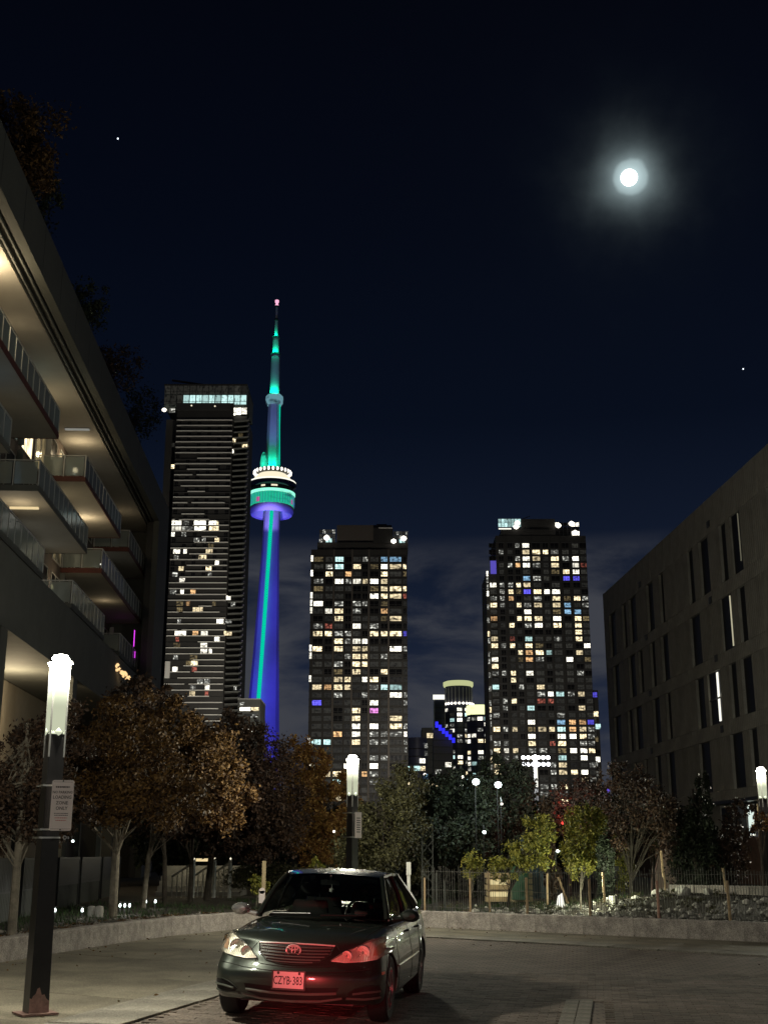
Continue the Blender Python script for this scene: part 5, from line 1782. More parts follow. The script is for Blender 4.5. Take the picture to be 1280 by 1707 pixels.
# roof-garden trees on the balcony block
def rooftree(px, py, rx_, ry_, Y, n, lf, lb, seed):
    l_ = lobe(px, py, Y, rx_, ry_, 1.4)
    b_ = Vector((l_[0] - .6, Y, 24.36))
    tree(lb, b_, [l_, (l_[0] - .8, Y + .5, max(25.2, l_[2] - l_[5] * .7), l_[3] * .7, 1.2, l_[5] * .6)], n, .085, lf, .09, seed, bark='bark_dark', clumps=80, name='roof_tree', group='trees growing on the roof of the balcony block', trunk_top=max(1.0, l_[2] - 24.3), gap=.3)
rooftree(22, 245, 82, 100, 40.5, 16000, 'leaf_autumn', 'largest roof tree bulging out at the upper left', 61)
rooftree(60, 330, 40, 60, 42.5, 2500, 'leaf_dark', 'dark roof tree just under the largest one', 62)
rooftree(140, 510, 45, 48, 50, 3200, 'leaf_dark', 'dim roof tree halfway down the sloping roof line', 63)
rooftree(195, 610, 42, 45, 58, 2800, 'leaf_maroon', 'dim reddish roof tree left of the green-crowned tower', 64)
rooftree(235, 690, 34, 45, 66, 2000, 'leaf_dark', 'lowest and faintest roof tree next to the green-crowned tower', 65)
tree('balcony ivy spilling near the warm string lights', (Matrix.Rotation(TH, 4, 'Z') @ Vector((-11.9, 62, 11.56))), [lobe(175, 1095, 61, 16, 14, .5)], 700, .07, 'leaf_olive', .02, 70, name='balcony_plant', cat='plant', clumps=20, trunk_top=.5)
ws = MB()
rr = random.Random(3)
c0 = at(190, 1112, 62)
for k in range(40):
    t = rr.random()
    p = at(187 + t * 33, 1104 + t * 32 + rr.uniform(-6, 6), 62 + t * 2)
    s_ = rr.uniform(.04, .10)
    ws.lathe([(0, -s_), (s_, 0), (0, s_)], 6, c=p)
single('string_lights', ws, glow('string_bulb', (1, .62, .28), 1.3), 'warm string of lights wound in foliage under the lowest balcony', 'string lights')

# ================================================================== wire fence with stakes
def kerb_at(px, off):
    tx = (px - 640) / 2085.0
    best = None
    for i in range(24, len(KERB) - 1):
        for u in range(20):
            p = (KERB[i].lerp(KERB[i + 1], u / 20)) + KN[i].lerp(KN[i + 1], u / 20) * off
            d_ = abs(p.x / p.y - tx)
            if best is None or d_ < best[0]:
                best = (d_, p.copy())
    return best[1]
fence = thing('wire_fence', 'low temporary wire mesh fence on pale stakes along the planter kerb', 'fence', kerb_at(960, .34) * 1.0)
fl_ = fence.location.copy()
posts = [(706, 1463, 0, 'wood'), (779, 1464, 0, 'wood'), (873, 1463, 0, 'wood'), (976, 1465, -.0, 'wood'), (1087, 1468, 0, 'wood_red'), (1203, 1468, 0, 'wood')]
def stake(a, b, w_, m_):
    return MB().bar(a, b, w_, w_ * .8)
for px, py, ln, m_ in posts:
    p = kerb_at(px, .34)
    q = at(px, py, p.y)
    lean = rnd.uniform(-.015, .015)
    o = put('stake', stake((0, 0, -.05), (lean, 0, q.z - bed_at(p.x, p.y)), .052, 0).mesh('stake', m_), fence, (p.x - fl_.x, p.y - fl_.y, bed_at(p.x, p.y)))
mb = MB()
x = 702.0
while x < 1330:
    p = kerb_at(x, .40)
    z0 = bed_at(p.x, p.y)
    h = 1.0 + rnd.uniform(-.05, .07)
    mb.bar((p.x - fl_.x, p.y - fl_.y, z0 - .02), (p.x - fl_.x + rnd.uniform(-.01, .01), p.y - fl_.y, z0 + h), .0085, .0085)
    x += 3.9
o = part('wire_mesh', mb, 'wire', fence, kind='stuff')
pp = [kerb_at(a, .40) for a in range(702, 1330, 26)]
for hz in (.12, .5, .92):
    mb = MB()
    mb.tube([(p.x - fl_.x, p.y - fl_.y, bed_at(p.x, p.y) + hz + .012 * math.sin(i * 1.3)) for i, p in enumerate(pp)], .004, 4)
    part('wire', mb, 'wire', fence)
for (px0, py0, px1, py1, Y, m_, lb) in ((813, 1453, 816, 1520, 29.5, 'wood', 'pale stake beside the trunk of the big dark tree'), (912, 1456, 912, 1508, 30.5, 'wood', 'thin stake left of the white-lit sheet'),
                                    (930, 1462, 946, 1506, 30, 'wood', 'stake leaning hard over beside the white-lit sheet'), (1004, 1454, 1007, 1503, 30, 'wood', 'short pale stake between the green tree and the black evergreen'),
                                    (1101, 1418, 1105, 1462, 31, 'wood', 'upper length of the stake leaning on the beige pier'), (1105, 1454, 1111, 1502, 30.6, 'wood', 'stake leaning in front of the beige pier'),
                                    (1204, 1447, 1210, 1487, 30, 'wood', 'leaning stake behind the last fence stake on the right'), (740, 1468, 742, 1520, 31, 'screen_grey', 'grey stake behind the fence near the dark hedge'),
                                    (727, 1455, 728, 1518, 31, 'screen_grey', 'tall grey stake behind the fence near the dark hedge')):
    a, b = at(px1, py1, Y), at(px0, py0, Y)
    a.z = max(a.z, bed_at(a.x, a.y) - .05)
    single('leaning_stake', MB().bar(a, b, .05, .045), m_, lb, 'stake', 'loose stakes behind the wire fence')
# boulders and low upper wall on the bank
rs = random.Random(2)
for (px, py, s_, lb) in ((1015, 1500, .16, 'pale boulder left of the ivory pot'), (1100, 1500, .20, 'flat pale boulder in front of the beige pier'), (1138, 1497, .22, 'largest pale boulder on the bank'),
                         (1232, 1490, .2, 'pale boulder below the brown plinth'), (1060, 1508, .13, 'small pale boulder under the forked tree'), (1180, 1502, .15, 'grey boulder under the evergreen cone')):
    p = at(px, py, 30.5)
    vs, fs = rock(rs, s_, 2)
    z0 = bed_at(p.x, p.y)
    single('boulder', MB().add([(v_[0] + p.x, v_[1] + p.y, v_[2] + z0 + s_ * .35) for v_ in vs], fs), 'stone', lb, 'boulder', 'pale boulders on the planted bank')
p = [kerb_at(a, 5.2) for a in range(1085, 1330, 22)]
up = put('upper_kerb', None)
up['kind'] = 'structure'
for a, b in zip(p[:-1], p[1:]):
    za = bed_at(a.x, a.y)
    o = put('segment', MB().bar((-(b - a).length / 2 + .01, 0, .05), ((b - a).length / 2 - .01, 0, .05), .18, .26).mesh('segment', 'kerb'), up, ((a.x + b.x) / 2, (a.y + b.y) / 2, za), (0, 0, math.atan2(b.y - a.y, b.x - a.x)))
single('flower_pot', MB().lathe([(.001, 0), (.075, 0), (.085, .2), (.1, .21), (.1, .24), (.08, .24)], 14, c=(at(1023, 1512, 28.6).x, 28.6, .5)), 'ivory', 'ivory cylindrical pot standing on the rubble bank', 'pot', smooth=True)
# low leafy ground plants on the bank
rr = np.random.RandomState(5)
Vs = []
for k in range(90):
    i = rr.randint(24, 42)
    q = KERB[i] + KN[i] * rr.uniform(.7, 5)
    if q.x < 1.2:
        continue
    V_, _ = leaf_shell(70, (q.x, q.y, bed_at(q.x, q.y) + .07, .22, .22, .10), rr, .03, 4, .5)
    Vs.append(V_)
o = put('ground_cover', quads_mesh('ground_cover', np.concatenate(Vs), 'leaf_olive'))
o['kind'] = 'stuff'
Vs = []
for k in range(260):
    i = rr.randint(4, 26)
    q = KERB[i] + KN[i] * rr.uniform(.35, 1.0)
    V_, _ = leaf_shell(12, (q.x, q.y, bed_at(q.x, q.y) + .03, .12, .12, .03), rr, .02, 3, .5)
    Vs.append(V_)
o = put('fallen_leaves', quads_mesh('fallen_leaves', np.concatenate(Vs), 'leaf_autumn'))
o['kind'] = 'stuff'

Vs = []
for k in range(420):
    i = rr.randint(6, 42)
    d_ = abs(rr.normal(0, .5)) if k % 3 else rr.uniform(0, 5)
    q = KERB[i].lerp(KERB[i + 1], rr.rand()) - KN[i] * (.04 + d_)
    V_, _ = leaf_shell(1, (q.x, q.y, .018, .02, .02, .004), rr, .028, 3, .5)
    V_[:, 2] = np.clip(V_[:, 2], .012, .035)
    Vs.append(V_)
o = put('leaf_litter', quads_mesh('leaf_litter', np.concatenate(Vs), 'leaf_autumn'))
o['kind'] = 'stuff'

# ================================================================== odds and ends behind the fence
# stacked timber with light under it
tb = thing('timber_stack', 'pale stacked timber boards lit from beneath behind the yellow-green tree', 'timber stack', at(849, 1516, 33.5))
tb.location.z = .34
for k in range(5):
    z = .10 + k * .15
    put('board', MB().box(-.62 + .03 * (k % 2), .62, -.05, .35, z, z + .12).mesh('board', 'timber'), tb, (0, 0, 0))
part('shelf_light', MB().box(-.52, .0, -.075, -.052, .225, .345), glow('shelf_glow', (1, .83, .42), .75), tb)
part('shelf_light', MB().box(-.5, -.05, -.075, -.052, .525, .645), bpy.data.materials['shelf_glow'], tb)
light('shelf_lamp', 'POINT', (tb.location.x - .3, 32.6, 1.2), 10, (1, .85, .5), .15)
for gx_, gy_, gz_, gp_, lb in ((tb.location.x + 1.5, 30.0, 1.15, 60, 'small added fill light with a shield right of the timber stack'), (4.6, 28.3, .75, 34, 'small added fill light with a shield at the foot of the tied green tree'),
                               (5.6, 30.6, 1.3, 36, 'small added fill light with a shield beside the forked tree')):
    z0 = bed_at(gx_, gy_)
    g_ = thing('fill_light', lb, 'fill light', Vector((gx_, gy_, z0)), 0, 'added fill lights on the bank')
    part('spike', MB().lathe([(.012, 0), (.012, gz_ - z0 - .06), (0, gz_ - z0 - .06)], 8), 'seam_black', g_)
    part('shield', MB().box(-.05, .05, -.05, -.035, gz_ - z0 - .06, gz_ - z0 + .06), 'seam_black', g_)
    part('lens', MB().box(-.04, .04, -.032, -.028, gz_ - z0 - .05, gz_ - z0 + .05), 'pod_cream', g_)
    light('tree_fill_lamp', 'POINT', (gx_, gy_ + .06, gz_), gp_, (.95, 1, .7), .04)  # added to brighten the yellow-green trees; the fixture round it is made up
p = at(868, 1512, 33)
single('utility_box', MB().box(p.x - .22, p.x + .22, 33, 33.3, .5, 1.30).box(p.x - .24, p.x + .24, 32.98, 33.32, 1.301, 1.34), 'green_box', 'small green utility box right of the timber stack', 'utility box')
p = at(893, 1490, 34)
single('blue_bin', MB().box(p.x - .3, p.x + .3, 34, 34.5, .5, 1.95).box(p.x - .32, p.x + .32, 33.97, 34.52, 1.951, 2.02), mat('dark_blue_bin', (.02, .05, .07), .5), 'tall dark blue-green cabinet behind the yellow-green tree', 'cabinet')
p = at(913, 1465, 34)
wb = thing('wall_shelf', 'white-lit open shelf right of the dark blue cabinet', 'shelf', Vector((p.x, 34, .5)))
for z in (.75, 1.0, 1.25):
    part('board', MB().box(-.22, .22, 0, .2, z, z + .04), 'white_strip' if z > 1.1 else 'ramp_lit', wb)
part('upright', MB().box(-.25, -.22, 0, .2, 0, 1.3).box(.22, .25, 0, .2, 0, 1.3), 'darkmetal', wb)
part('lamp', MB().lathe([(0, -.05), (.06, 0), (0, .05)], 8, c=(.28, -.05, 1.22)), 'far_white', wb)
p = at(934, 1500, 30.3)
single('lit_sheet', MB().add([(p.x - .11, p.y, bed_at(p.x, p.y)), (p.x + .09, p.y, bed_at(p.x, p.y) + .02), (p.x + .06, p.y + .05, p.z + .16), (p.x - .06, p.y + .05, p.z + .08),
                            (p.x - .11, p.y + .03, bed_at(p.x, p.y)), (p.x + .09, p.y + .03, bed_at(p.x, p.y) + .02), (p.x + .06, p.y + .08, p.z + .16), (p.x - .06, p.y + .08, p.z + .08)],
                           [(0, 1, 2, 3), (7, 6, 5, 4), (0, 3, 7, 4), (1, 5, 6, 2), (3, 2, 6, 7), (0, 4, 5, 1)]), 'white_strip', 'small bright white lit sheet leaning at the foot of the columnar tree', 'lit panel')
# lattice tower legs seen right of the car
lt = thing('lattice_frame', 'narrow steel lattice frame right of the car in front of the hedge', 'frame', Vector((at(713, 1500, 33).x, 33, .33)))
for s_ in (-.14, .14):
    part('leg', MB().box(s_ - .015, s_ + .015, -.015, .015, 0, 2.05), 'screen_grey', lt)
for k in range(5):
    part('brace', MB().bar((-.13, -.02, .2 + k * .38), (.13, -.02, .5 + k * .38), .018, .018).bar((.13, .01, .2 + k * .38), (-.13, .01, .5 + k * .38), .018, .018), 'screen_grey', lt)
p = at(681, 1447, 31)
single('marker_board', MB().box(p.x - .04, p.x + .04, 31, 31.02, .33, p.z - .14).box(p.x - .055, p.x + .055, 30.97, 30.998, p.z - .16, p.z + .14), 'ramp_lit', 'narrow white marker board above the rear window of the car', 'marker')
p = at(440, 1455, 31)
single('marker_post', MB().box(p.x - .045, p.x + .045, 31, 31.08, .33, p.z + .28), 'timber', 'pale lit post rising behind the low bush left of the car roof', 'post')
p = at(437, 1485, 30.5)
single('notice_plate', MB().lathe([(.0, -.01), (.07, -.01), (.07, .01), (0, .01)], 16, c=(p.x, p.y, p.z), axis='y').box(p.x - .07, p.x + .07, p.y - .01, p.y + .01, p.z - .28, p.z).box(p.x - .01, p.x + .01, p.y + .012, p.y + .03, .33, p.z), 'sign_white', 'small pinkish rounded plate in front of the low bush', 'sign')
# lit steps and railings of the block entrance
st = thing('entrance_steps', 'pale entrance steps lit from within behind the dark trunks', 'steps', Vector((at(325, 1500, 42).x, 42, .3)))
for k in range(6):
    part('step', MB().box(-1.3, 1.5, k * .3, k * .3 + .3, 0, .16 * (k + 1)), 'concrete', st)
part('doorway_light', MB().box(-.3, .3, 1.9, 1.95, 1.1, 1.2), 'warm_strip', st)
light('entrance_lamp', 'POINT', (st.location.x, 42.2, 2.3), 40, (1, .9, .6), .15)
for (px, lb) in ((307, 'pale sloping handrail left of the lit steps'), (342, 'pale sloping handrail in the middle of the lit steps'), (368, 'short bright handrail right of the lit steps')):
    b_ = at(px, 1480, 40)
    hr = thing('handrail', lb, 'handrail', Vector((b_.x, 40, .33)), R(-35), 'handrails of the entrance steps')
    part('rail', MB().bar((-.55, 0, .62), (.35, 0, 1.05), .05, .05), 'frame', hr)
    for k in range(5):
        x_ = -.52 + k * .21
        part('baluster', MB().box(x_ - .012, x_ + .012, -.012, .012, 0, .62 + (x_ + .55) * .478), 'frame', hr)
    part('newel', MB().box(.34, .42, -.04, .04, 0, 1.12), 'ramp_lit', hr)
    part('newel_lamp', MB().lathe([(0, -.04), (.04, 0), (0, .05)], 8, c=(.38, 0, 1.17)), 'pod_cream', hr)
# ground lights along the patio screens
gl = [(91, 1536, 'on its own just right of the nearest lamp post'), (137, 1530, 'beside the squat pale cap'), (200, 1521, 'nearest the pale trunk on its right'), (208, 1520, 'in the middle of the trio right of the pale trunk'),
      (216, 1519, 'last of the trio right of the pale trunk'), (243, 1515, 'beyond the second thin trunk'), (259, 1511, 'furthest along the bed')]
for px, py, lb in gl:
    p = at(px, py, 27 if px < 150 else 29.5 if px < 230 else 32)
    z0 = bed_at(p.x, p.y)
    g_ = thing('path_light', 'little white ground light ' + lb, 'path light', Vector((p.x, p.y, z0)), 0, 'ground lights along the patio screens')
    part('stem', MB().lathe([(.02, 0), (.02, .12), (0, .12)], 8), 'darkmetal', g_)
    part('lens', MB().lathe([(.0, .15), (.022, .155), (.026, .19), (.015, .225), (0, .23)], 10), 'far_white', g_)
    part('cap', MB().lathe([(.055, .25), (.05, .262), (0, .27)], 10), 'darkmetal', g_)
    light('path_lamp', 'POINT', (p.x, p.y - .1, z0 + .2), 1.6, (1, 1, .9), .04)
for px, py, lb in ((153, 1527, 'squat pale concrete cap left of the pale trunk'), (166, 1524, 'smaller grey concrete cap next to the squat pale one')):
    p = at(px, py, 27.5)
    single('bollard_cap', MB().lathe([(.09, 0), (.09, .22), (.07, .25), (0, .26)], 12, c=(p.x, p.y, .31)), 'concrete', lb, 'bollard', smooth=True)

# ================================================================== far lights
def far_lamp(px, py, Y, s_, key, label, double=False, group='far street lights between the trees'):
    p = at(px, py, Y)
    t = thing('far_street_lamp', label, 'street lamp', Vector((p.x, Y, 0)), 0, group)
    part('pole', MB().tube([(0, .3, 0), (0, .3, p.z + .2), (0, 0, p.z + s_ * 1.2)], [.014, .012, .012], 6), 'seam_black', t)
    if px not in (793, 830):
        part('head', MB().lathe([(0, s_ * .6), (s_ * .5, s_ * .5), (s_ * .6, .32 * s_)], 12, c=(0, 0, p.z)), 'seam_black', t)
    part('lens', MB().lathe([(0, -s_ * .8), (s_ * .6, -s_ * .6), (s_ * .85, 0), (s_ * .6, s_ * .5), (0, s_ * .7)], 12, c=(0, 0, p.z)), key, t, smooth=True)
    if s_ > .115 and Y > 100 or (px in (793, 830)):
        light('far_lamp_light', 'POINT', (p.x, Y - .3, p.z - s_ - .15), 60, (.85, 1, .95), .1)
far_lamp(793, 1303, 34.2, .12, 'far_white', 'bright greenish-white street light showing through the top of the big dark tree')
far_lamp(830, 1308, 34.4, .12, 'far_white', 'second greenish-white street light to the right in the big dark tree')
far_lamp(807, 1387, 34, .06, 'far_white', 'round white light low in the middle of the big dark tree')
far_lamp(770, 1295, 70, .13, 'pod_white', 'small white light up left in the big dark tree')
far_lamp(836, 1340, 34, .045, 'pod_white', 'small white light under the second greenish street light')
far_lamp(557, 1386, 40, .055, 'pod_white', 'small white light left of the middle lamp post')
far_lamp(520, 1278, 90, .3, 'pod_cream', 'cream light showing through the orange tree')
far_lamp(968, 1378, 60, .14, 'pod_cream', 'orange-white light low behind the bare tree')
far_lamp(1012, 1318, 95, .22, 'violet_led', 'violet light beside the corner of the panel building')
far_lamp(122, 1402, 38, .05, 'far_white', 'small white light right of the strapped sign')
far_lamp(708, 1291, 60, .09, 'pod_white', 'upper small white light above the fence hedge')
light('red_glow_lamp', 'POINT', at(932, 1368, 34.8), 30, (1, .05, .05), .2)
single('red_light', MB().lathe([(0, -.06), (.05, 0), (0, .06)], 8, c=at(937, 1372, 36.4)), glow('red_lens', (1, .08, .06), 2.0), 'small red signal light glowing in the bare tree', 'signal light')
# stadium floodlight mast
Yf = 150.0
b_ = at(894, 1310, Yf)
fm = thing('floodlight_mast', 'white mast carrying two rows of glaring stadium floodlights', 'floodlight mast', Vector((b_.x, Yf, 0)))
ztp = at(894, 1258, Yf).z
part('mast', MB().tube([(0, .5, 0), (0, .5, ztp)], [.32, .2], 10), 'ramp_lit', fm, smooth=True)
for py in (1263, 1274):
    z = at(894, py, Yf).z
    part('crossbar', MB().box(-1.75, 1.75, .05, .25, z - .1, z + .1), 'darkmetal', fm)
    for k in range(6):
        x_ = -1.5 + k * .6
        part('floodlight', MB().lathe([(0, -.16), (.19, -.12), (.24, 0), (.12, .2), (0, .22)], 12, c=(x_, -.05, z), axis='y'), 'white_hot', fm, smooth=True)
light('floodlight_beam', 'POINT', (b_.x, Yf - 1.2, ztp - 1), 2600, (.9, .93, 1), .4)
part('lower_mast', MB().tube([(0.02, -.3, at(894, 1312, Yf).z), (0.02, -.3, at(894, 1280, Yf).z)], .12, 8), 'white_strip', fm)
# plain low building behind the trees so the horizon is closed
single('low_school_building', MB().box(-30, -2, 120, 140, 0, 5.5).box(-30.2, -1.8, 119.8, 140.2, 5.5, 5.8), 'wallgrey', 'low dark flat-roofed building far behind the left trees', 'building')
single('low_pavilion', MB().box(2, 34, 125, 140, 0, 5.0).box(1.8, 34.2, 124.8, 140.2, 5.0, 5.3), 'wallgrey', 'low dark flat-roofed building far behind the fence', 'building')
# unseen spots added in front of the far towers to brighten their floors
for (x, y, z, aim, pw, sz) in ((-50, 430, 6, (-52, 560, 110), 1.35e6, 75), (-10, 340, 6, (-8, 450, 60), 2.0e5, 80), (30, 380, 6, (40, 500, 60), 1.8e5, 80)):
    light('tower_fill_spot', 'SPOT', (x, y, z), pw * .8, (1, .92, .78), 2.0, aim=aim, spot=R(sz), blend=.8)
# ================================================================== parked car
PSI = R(8.3)
CO = Vector((-.83, 14.02, court_z(-.83, 14.1)))
ROLL = R(2.1)
car = thing('car', 'dark green four-door sedan parked facing the camera with red light on its bumper', 'car', CO, -PSI)
car.scale = (1.025, 1.025, 1.025)
car.rotation_euler = (Matrix.Rotation(-PSI, 3, 'Z') @ Matrix.Rotation(ROLL, 3, 'Y')).to_euler()
M['paint'] = mat('dark_green_car_paint', (0.025, 0.035, 0.028), 0.38, metal=.5, noise=.06, scale=3, coat=1.0)
M['silver_dark'] = mat('lip_paint', (.14, .16, .14), .3, metal=.5, coat=.8)
M['pillar'] = mat('pillar_paint', (.012, .016, .013), .3, metal=.4, coat=1.0)
M['seam'] = mat('panel_gap', (0.002, 0.002, 0.002), 0.9)
M['car_glass'] = glass('car_glass', (.66, .70, .68), .25, .02)
M['side_glass'] = glass('side_glass', (.10, .11, .11), .35, .02)
M['trim'] = mat('black_trim', (.01, .01, .01), .4)
def interp(x, xs_, ys_):
    return float(np.interp(x, xs_, ys_))
ST = [-.94, -.84, -.62, -.36, .05, .50, 1.0, 1.7, 2.3, 2.9, 3.35, 3.68, 3.86]
BB = [-1, -.88, -.62, -.3, 0, .3, .62, .88, 1]
CC = [0, .14, .34, .50, .56, .66, .82, 1]
TOPZ = lambda y: interp(y, [-.94, -.84, -.62, -.36, .05, .5, 1.0, 1.7, 2.3, 2.9, 3.35, 3.68, 3.86], [.775, .815, .855, .89, .925, .965, .965, .965, .975, 1.02, 1.05, 1.045, 1.0])
BOT = lambda y: interp(y, [-.94, -.6, 0, 3.0, 3.86], [.235, .205, .20, .21, .27])
WID = lambda y: interp(y, [-.94, -.84, -.62, -.36, .05, .5, 1.7, 2.9, 3.35, 3.68, 3.86], [.70, .80, .865, .885, .895, .90, .90, .895, .875, .835, .76])
def body_pt(y, b, c):
    w_ = WID(y) * interp(c, [0, .14, .34, .50, .56, .66, .82, 1], [.955, .99, 1.0, .995, .984, .965, .94, .875])
    x = w_ * b
    zt_ = TOPZ(y) - .055 * abs(b) ** 3 * (1 if y < .6 else .6)
    z = BOT(y) + (zt_ - BOT(y)) * c
    dy = 0
    if y < -.3:
        f_ = max(0, min(1, (-.3 - y) / .64))
        # nose: bumper proud in its middle height, hood edge and chin set back, plan curvature
        dy = f_ * (.26 * abs(b) ** 2.4 + interp(c, [0, .14, .34, .50, .56, .66, .82, 1], [.09, .01, -.02, -.02, .005, .065, .11, .20]))
    if y > 3.4:
        f_ = min(1, (y - 3.4) / .45)
        dy = -f_ * (.16 * abs(b) ** 2.4 + interp(c, [0, .2, .5, .8, 1], [.06, 0, 0, .03, .08]))
    return (x, y + dy, z)
bm = bmesh.new()
vid = {}
def gv(i, j, k):
    if (i, j, k) not in vid:
        vid[(i, j, k)] = bm.verts.new(body_pt(ST[i], BB[j], CC[k]))
    return vid[(i, j, k)]
nI, nJ, nK = len(ST) - 1, len(BB) - 1, len(CC) - 1
for i in range(nI):
    for j in range(nJ):
        for k, flip in ((0, 1), (nK, 0)):
            q = [gv(i, j, k), gv(i, j + 1, k), gv(i + 1, j + 1, k), gv(i + 1, j, k)]
            bm.faces.new(q[::-1] if flip else q)
    for k in range(nK):
        for j, flip in ((0, 0), (nJ, 1)):
            q = [gv(i, j, k), gv(i, j, k + 1), gv(i + 1, j, k + 1), gv(i + 1, j, k)]
            bm.faces.new(q[::-1] if flip else q)
for j in range(nJ):
    for k in range(nK):
        for i, flip in ((0, 1), (nI, 0)):
            q = [gv(i, j, k), gv(i, j, k + 1), gv(i, j + 1, k + 1), gv(i, j + 1, k)]
            bm.faces.new(q[::-1] if flip else q)
bmesh.ops.recalc_face_normals(bm, faces=bm.faces)
me = bpy.data.meshes.new('body')
bm.to_mesh(me)
bm.free()
me.materials.append(M['paint'])
tmp = bpy.data.objects.new('tmp_body', me)
COL.objects.link(tmp)
sd = tmp.modifiers.new('s', 'SUBSURF')
sd.levels = sd.render_levels = 3
cutters = []
def cutter(mb_):
    o_ = bpy.data.objects.new('tmp_cut', mb_.mesh('tmp_cut', 'trim'))
    COL.objects.link(o_)
    m_ = tmp.modifiers.new('b', 'BOOLEAN')
    m_.operation = 'DIFFERENCE'
    m_.object = o_
    m_.solver = 'EXACT'
    cutters.append(o_)
for y in (0, 2.72):
    for s_ in (-1, 1):
        m_ = MB()
        n = 40
        vs = []
        for xx_ in (s_ * .60, s_ * 1.2):
            for k in range(n):
                t = 2 * PI * k / n
                vs.append((xx_, y + .352 * math.cos(t), .325 + .352 * math.sin(t)))
        m_.add(vs, [tuple(range(n)), tuple(range(n, 2 * n))[::-1]] + [(k, k + n, (k + 1) % n + n, (k + 1) % n) for k in range(n)])
        bmx = bmesh.new()
        mm = m_.mesh('c', 'trim')
        bmx.from_mesh(mm)
        bmesh.ops.recalc_face_normals(bmx, faces=bmx.faces)
        bmx.to_mesh(mm)
        bmx.free()
        o_ = bpy.data.objects.new('tmp_cut', mm)
        COL.objects.link(o_)
        mo = tmp.modifiers.new('b', 'BOOLEAN')
        mo.operation = 'DIFFERENCE'
        mo.object = o_
        mo.solver = 'EXACT'
        cutters.append(o_)
cutter(MB().box(-.66, .66, .95, 2.85, .45, 1.3))
bpy.context.view_layer.update()
dg = bpy.context.evaluated_depsgraph_get()
ev = tmp.evaluated_get(dg)
bme = bpy.data.meshes.new_from_object(ev, preserve_all_data_layers=True, depsgraph=dg)
bme.name = 'body'
smooth_angle(bme, 38)
for c_ in cutters:
    bpy.data.objects.remove(c_)
bpy.data.objects.remove(tmp)
body = put('body', bme, car)
vv = [v_.co.copy() for v_ in bme.vertices]
pp_ = [tuple(p_.vertices) for p_ in bme.polygons]
BVH = BVHTree.FromPolygons(vv, pp_)

def front_hit(x, z):
    h = BVH.ray_cast(Vector((x, -3, z)), Vector((0, 1, 0)))
    return (h[0], h[1]) if h[0] is not None and h[0].y < .6 else (Vector((x, -.3, z)), Vector((0, -1, 0)))
def side_hit(y, z, s_):
    h = BVH.ray_cast(Vector((s_ * 3, y, z)), Vector((-s_, 0, 0)))
    return (h[0], h[1]) if h[0] is not None else (Vector((s_ * .88, y, z)), Vector((s_, 0, 0)))
def in_poly(x, y, poly):
    c = False
    j = len(poly) - 1
    for i in range(len(poly)):
        if (poly[i][1] > y) != (poly[j][1] > y) and x < (poly[j][0] - poly[i][0]) * (y - poly[i][1]) / (poly[j][1] - poly[i][1] + 1e-12) + poly[i][0]:
            c = not c
        j = i
    return c
def patch(name, poly, mats, parent, off=.004, thick=.0, step=.022, hit=front_hit, smooth=True, sink=None, push=0.0):
    """a closed outline in front (or side) view laid on the body surface as a raised part"""
    bm_ = bmesh.new()
    # densify the outline, then triangulate it with interior points and relax onto the surface
    op = []
    for i in range(len(poly)):
        a, b = Vector(poly[i]), Vector(poly[(i + 1) % len(poly)])
        n_s = max(1, int((b - a).length / step))
        for k in range(n_s):
            op.append(a.lerp(b, k / n_s))
    from mathutils.geometry import delaunay_2d_cdt
    pts = [Vector((p.x, p.y)) for p in op]
    nb_ = len(pts)
    x0, x1 = min(p.x for p in pts), max(p.x for p in pts)
    y0, y1 = min(p.y for p in pts), max(p.y for p in pts)
    gx = x0 + step * .5
    while gx < x1:
        gy = y0 + step * .5
        while gy < y1:
            if in_poly(gx, gy, op) and min((p - Vector((gx, gy))).length for p in pts[:nb_]) > step * .45:
                pts.append(Vector((gx, gy)))
            gy += step
        gx += step
    r_ = delaunay_2d_cdt(pts, [], [list(range(nb_))], 1, 1e-6)
    vs, fs = [], []
    V2, F2 = r_[0], r_[2]
    for p in V2:
        h, nn_ = hit(p.x, p.y)
        if nn_.y > 0 and hit is front_hit:
            nn_ = -nn_
        q = h + nn_ * off
        if push:
            q = q + Vector((0, push, 0))
        vs.append(q)
    fs = [tuple(f_) for f_ in F2]
    m_ = MB().add(vs, fs)
    me_ = m_.mesh(name, mats)
    bmx = bmesh.new()
    bmx.from_mesh(me_)
    bmesh.ops.recalc_face_normals(bmx, faces=bmx.faces)
    if sum((f_.normal.y if hit is front_hit else 0) for f_ in bmx.faces) > 0:
        bmesh.ops.reverse_faces(bmx, faces=bmx.faces)
    if thick:
        ex = bmesh.ops.extrude_face_region(bmx, geom=bmx.faces[:])
        for v_ in [g for g in ex['geom'] if isinstance(g, bmesh.types.BMVert)]:
            v_.co = v_.co + (Vector((0, -thick, 0)) if hit is front_hit else Vector((thick if v_.co.x > 0 else -thick, 0, 0)))
    bmx.to_mesh(me_)
    bmx.free()
    if smooth:
        smooth_angle(me_, 40)
    return put(name, me_, parent)
def line_on(name, pts2, w_, mats, parent, off=.003, hit=front_hit, r=None):
    pts = []
    for i in range(len(pts2) - 1):
        a, b = Vector(pts2[i]), Vector(pts2[i + 1])
        n_s = max(1, int((b - a).length / .03))
        for k in range(n_s + (1 if i == len(pts2) - 2 else 0)):
            p = a.lerp(b, k / n_s)
            h, nn_ = hit(p.x, p.y)
            if hit is front_hit and nn_.y > 0:
                nn_ = -nn_
            pts.append(h + nn_ * off)
    return part(name, MB().tube(pts, w_, 6), mats, parent, smooth=True)

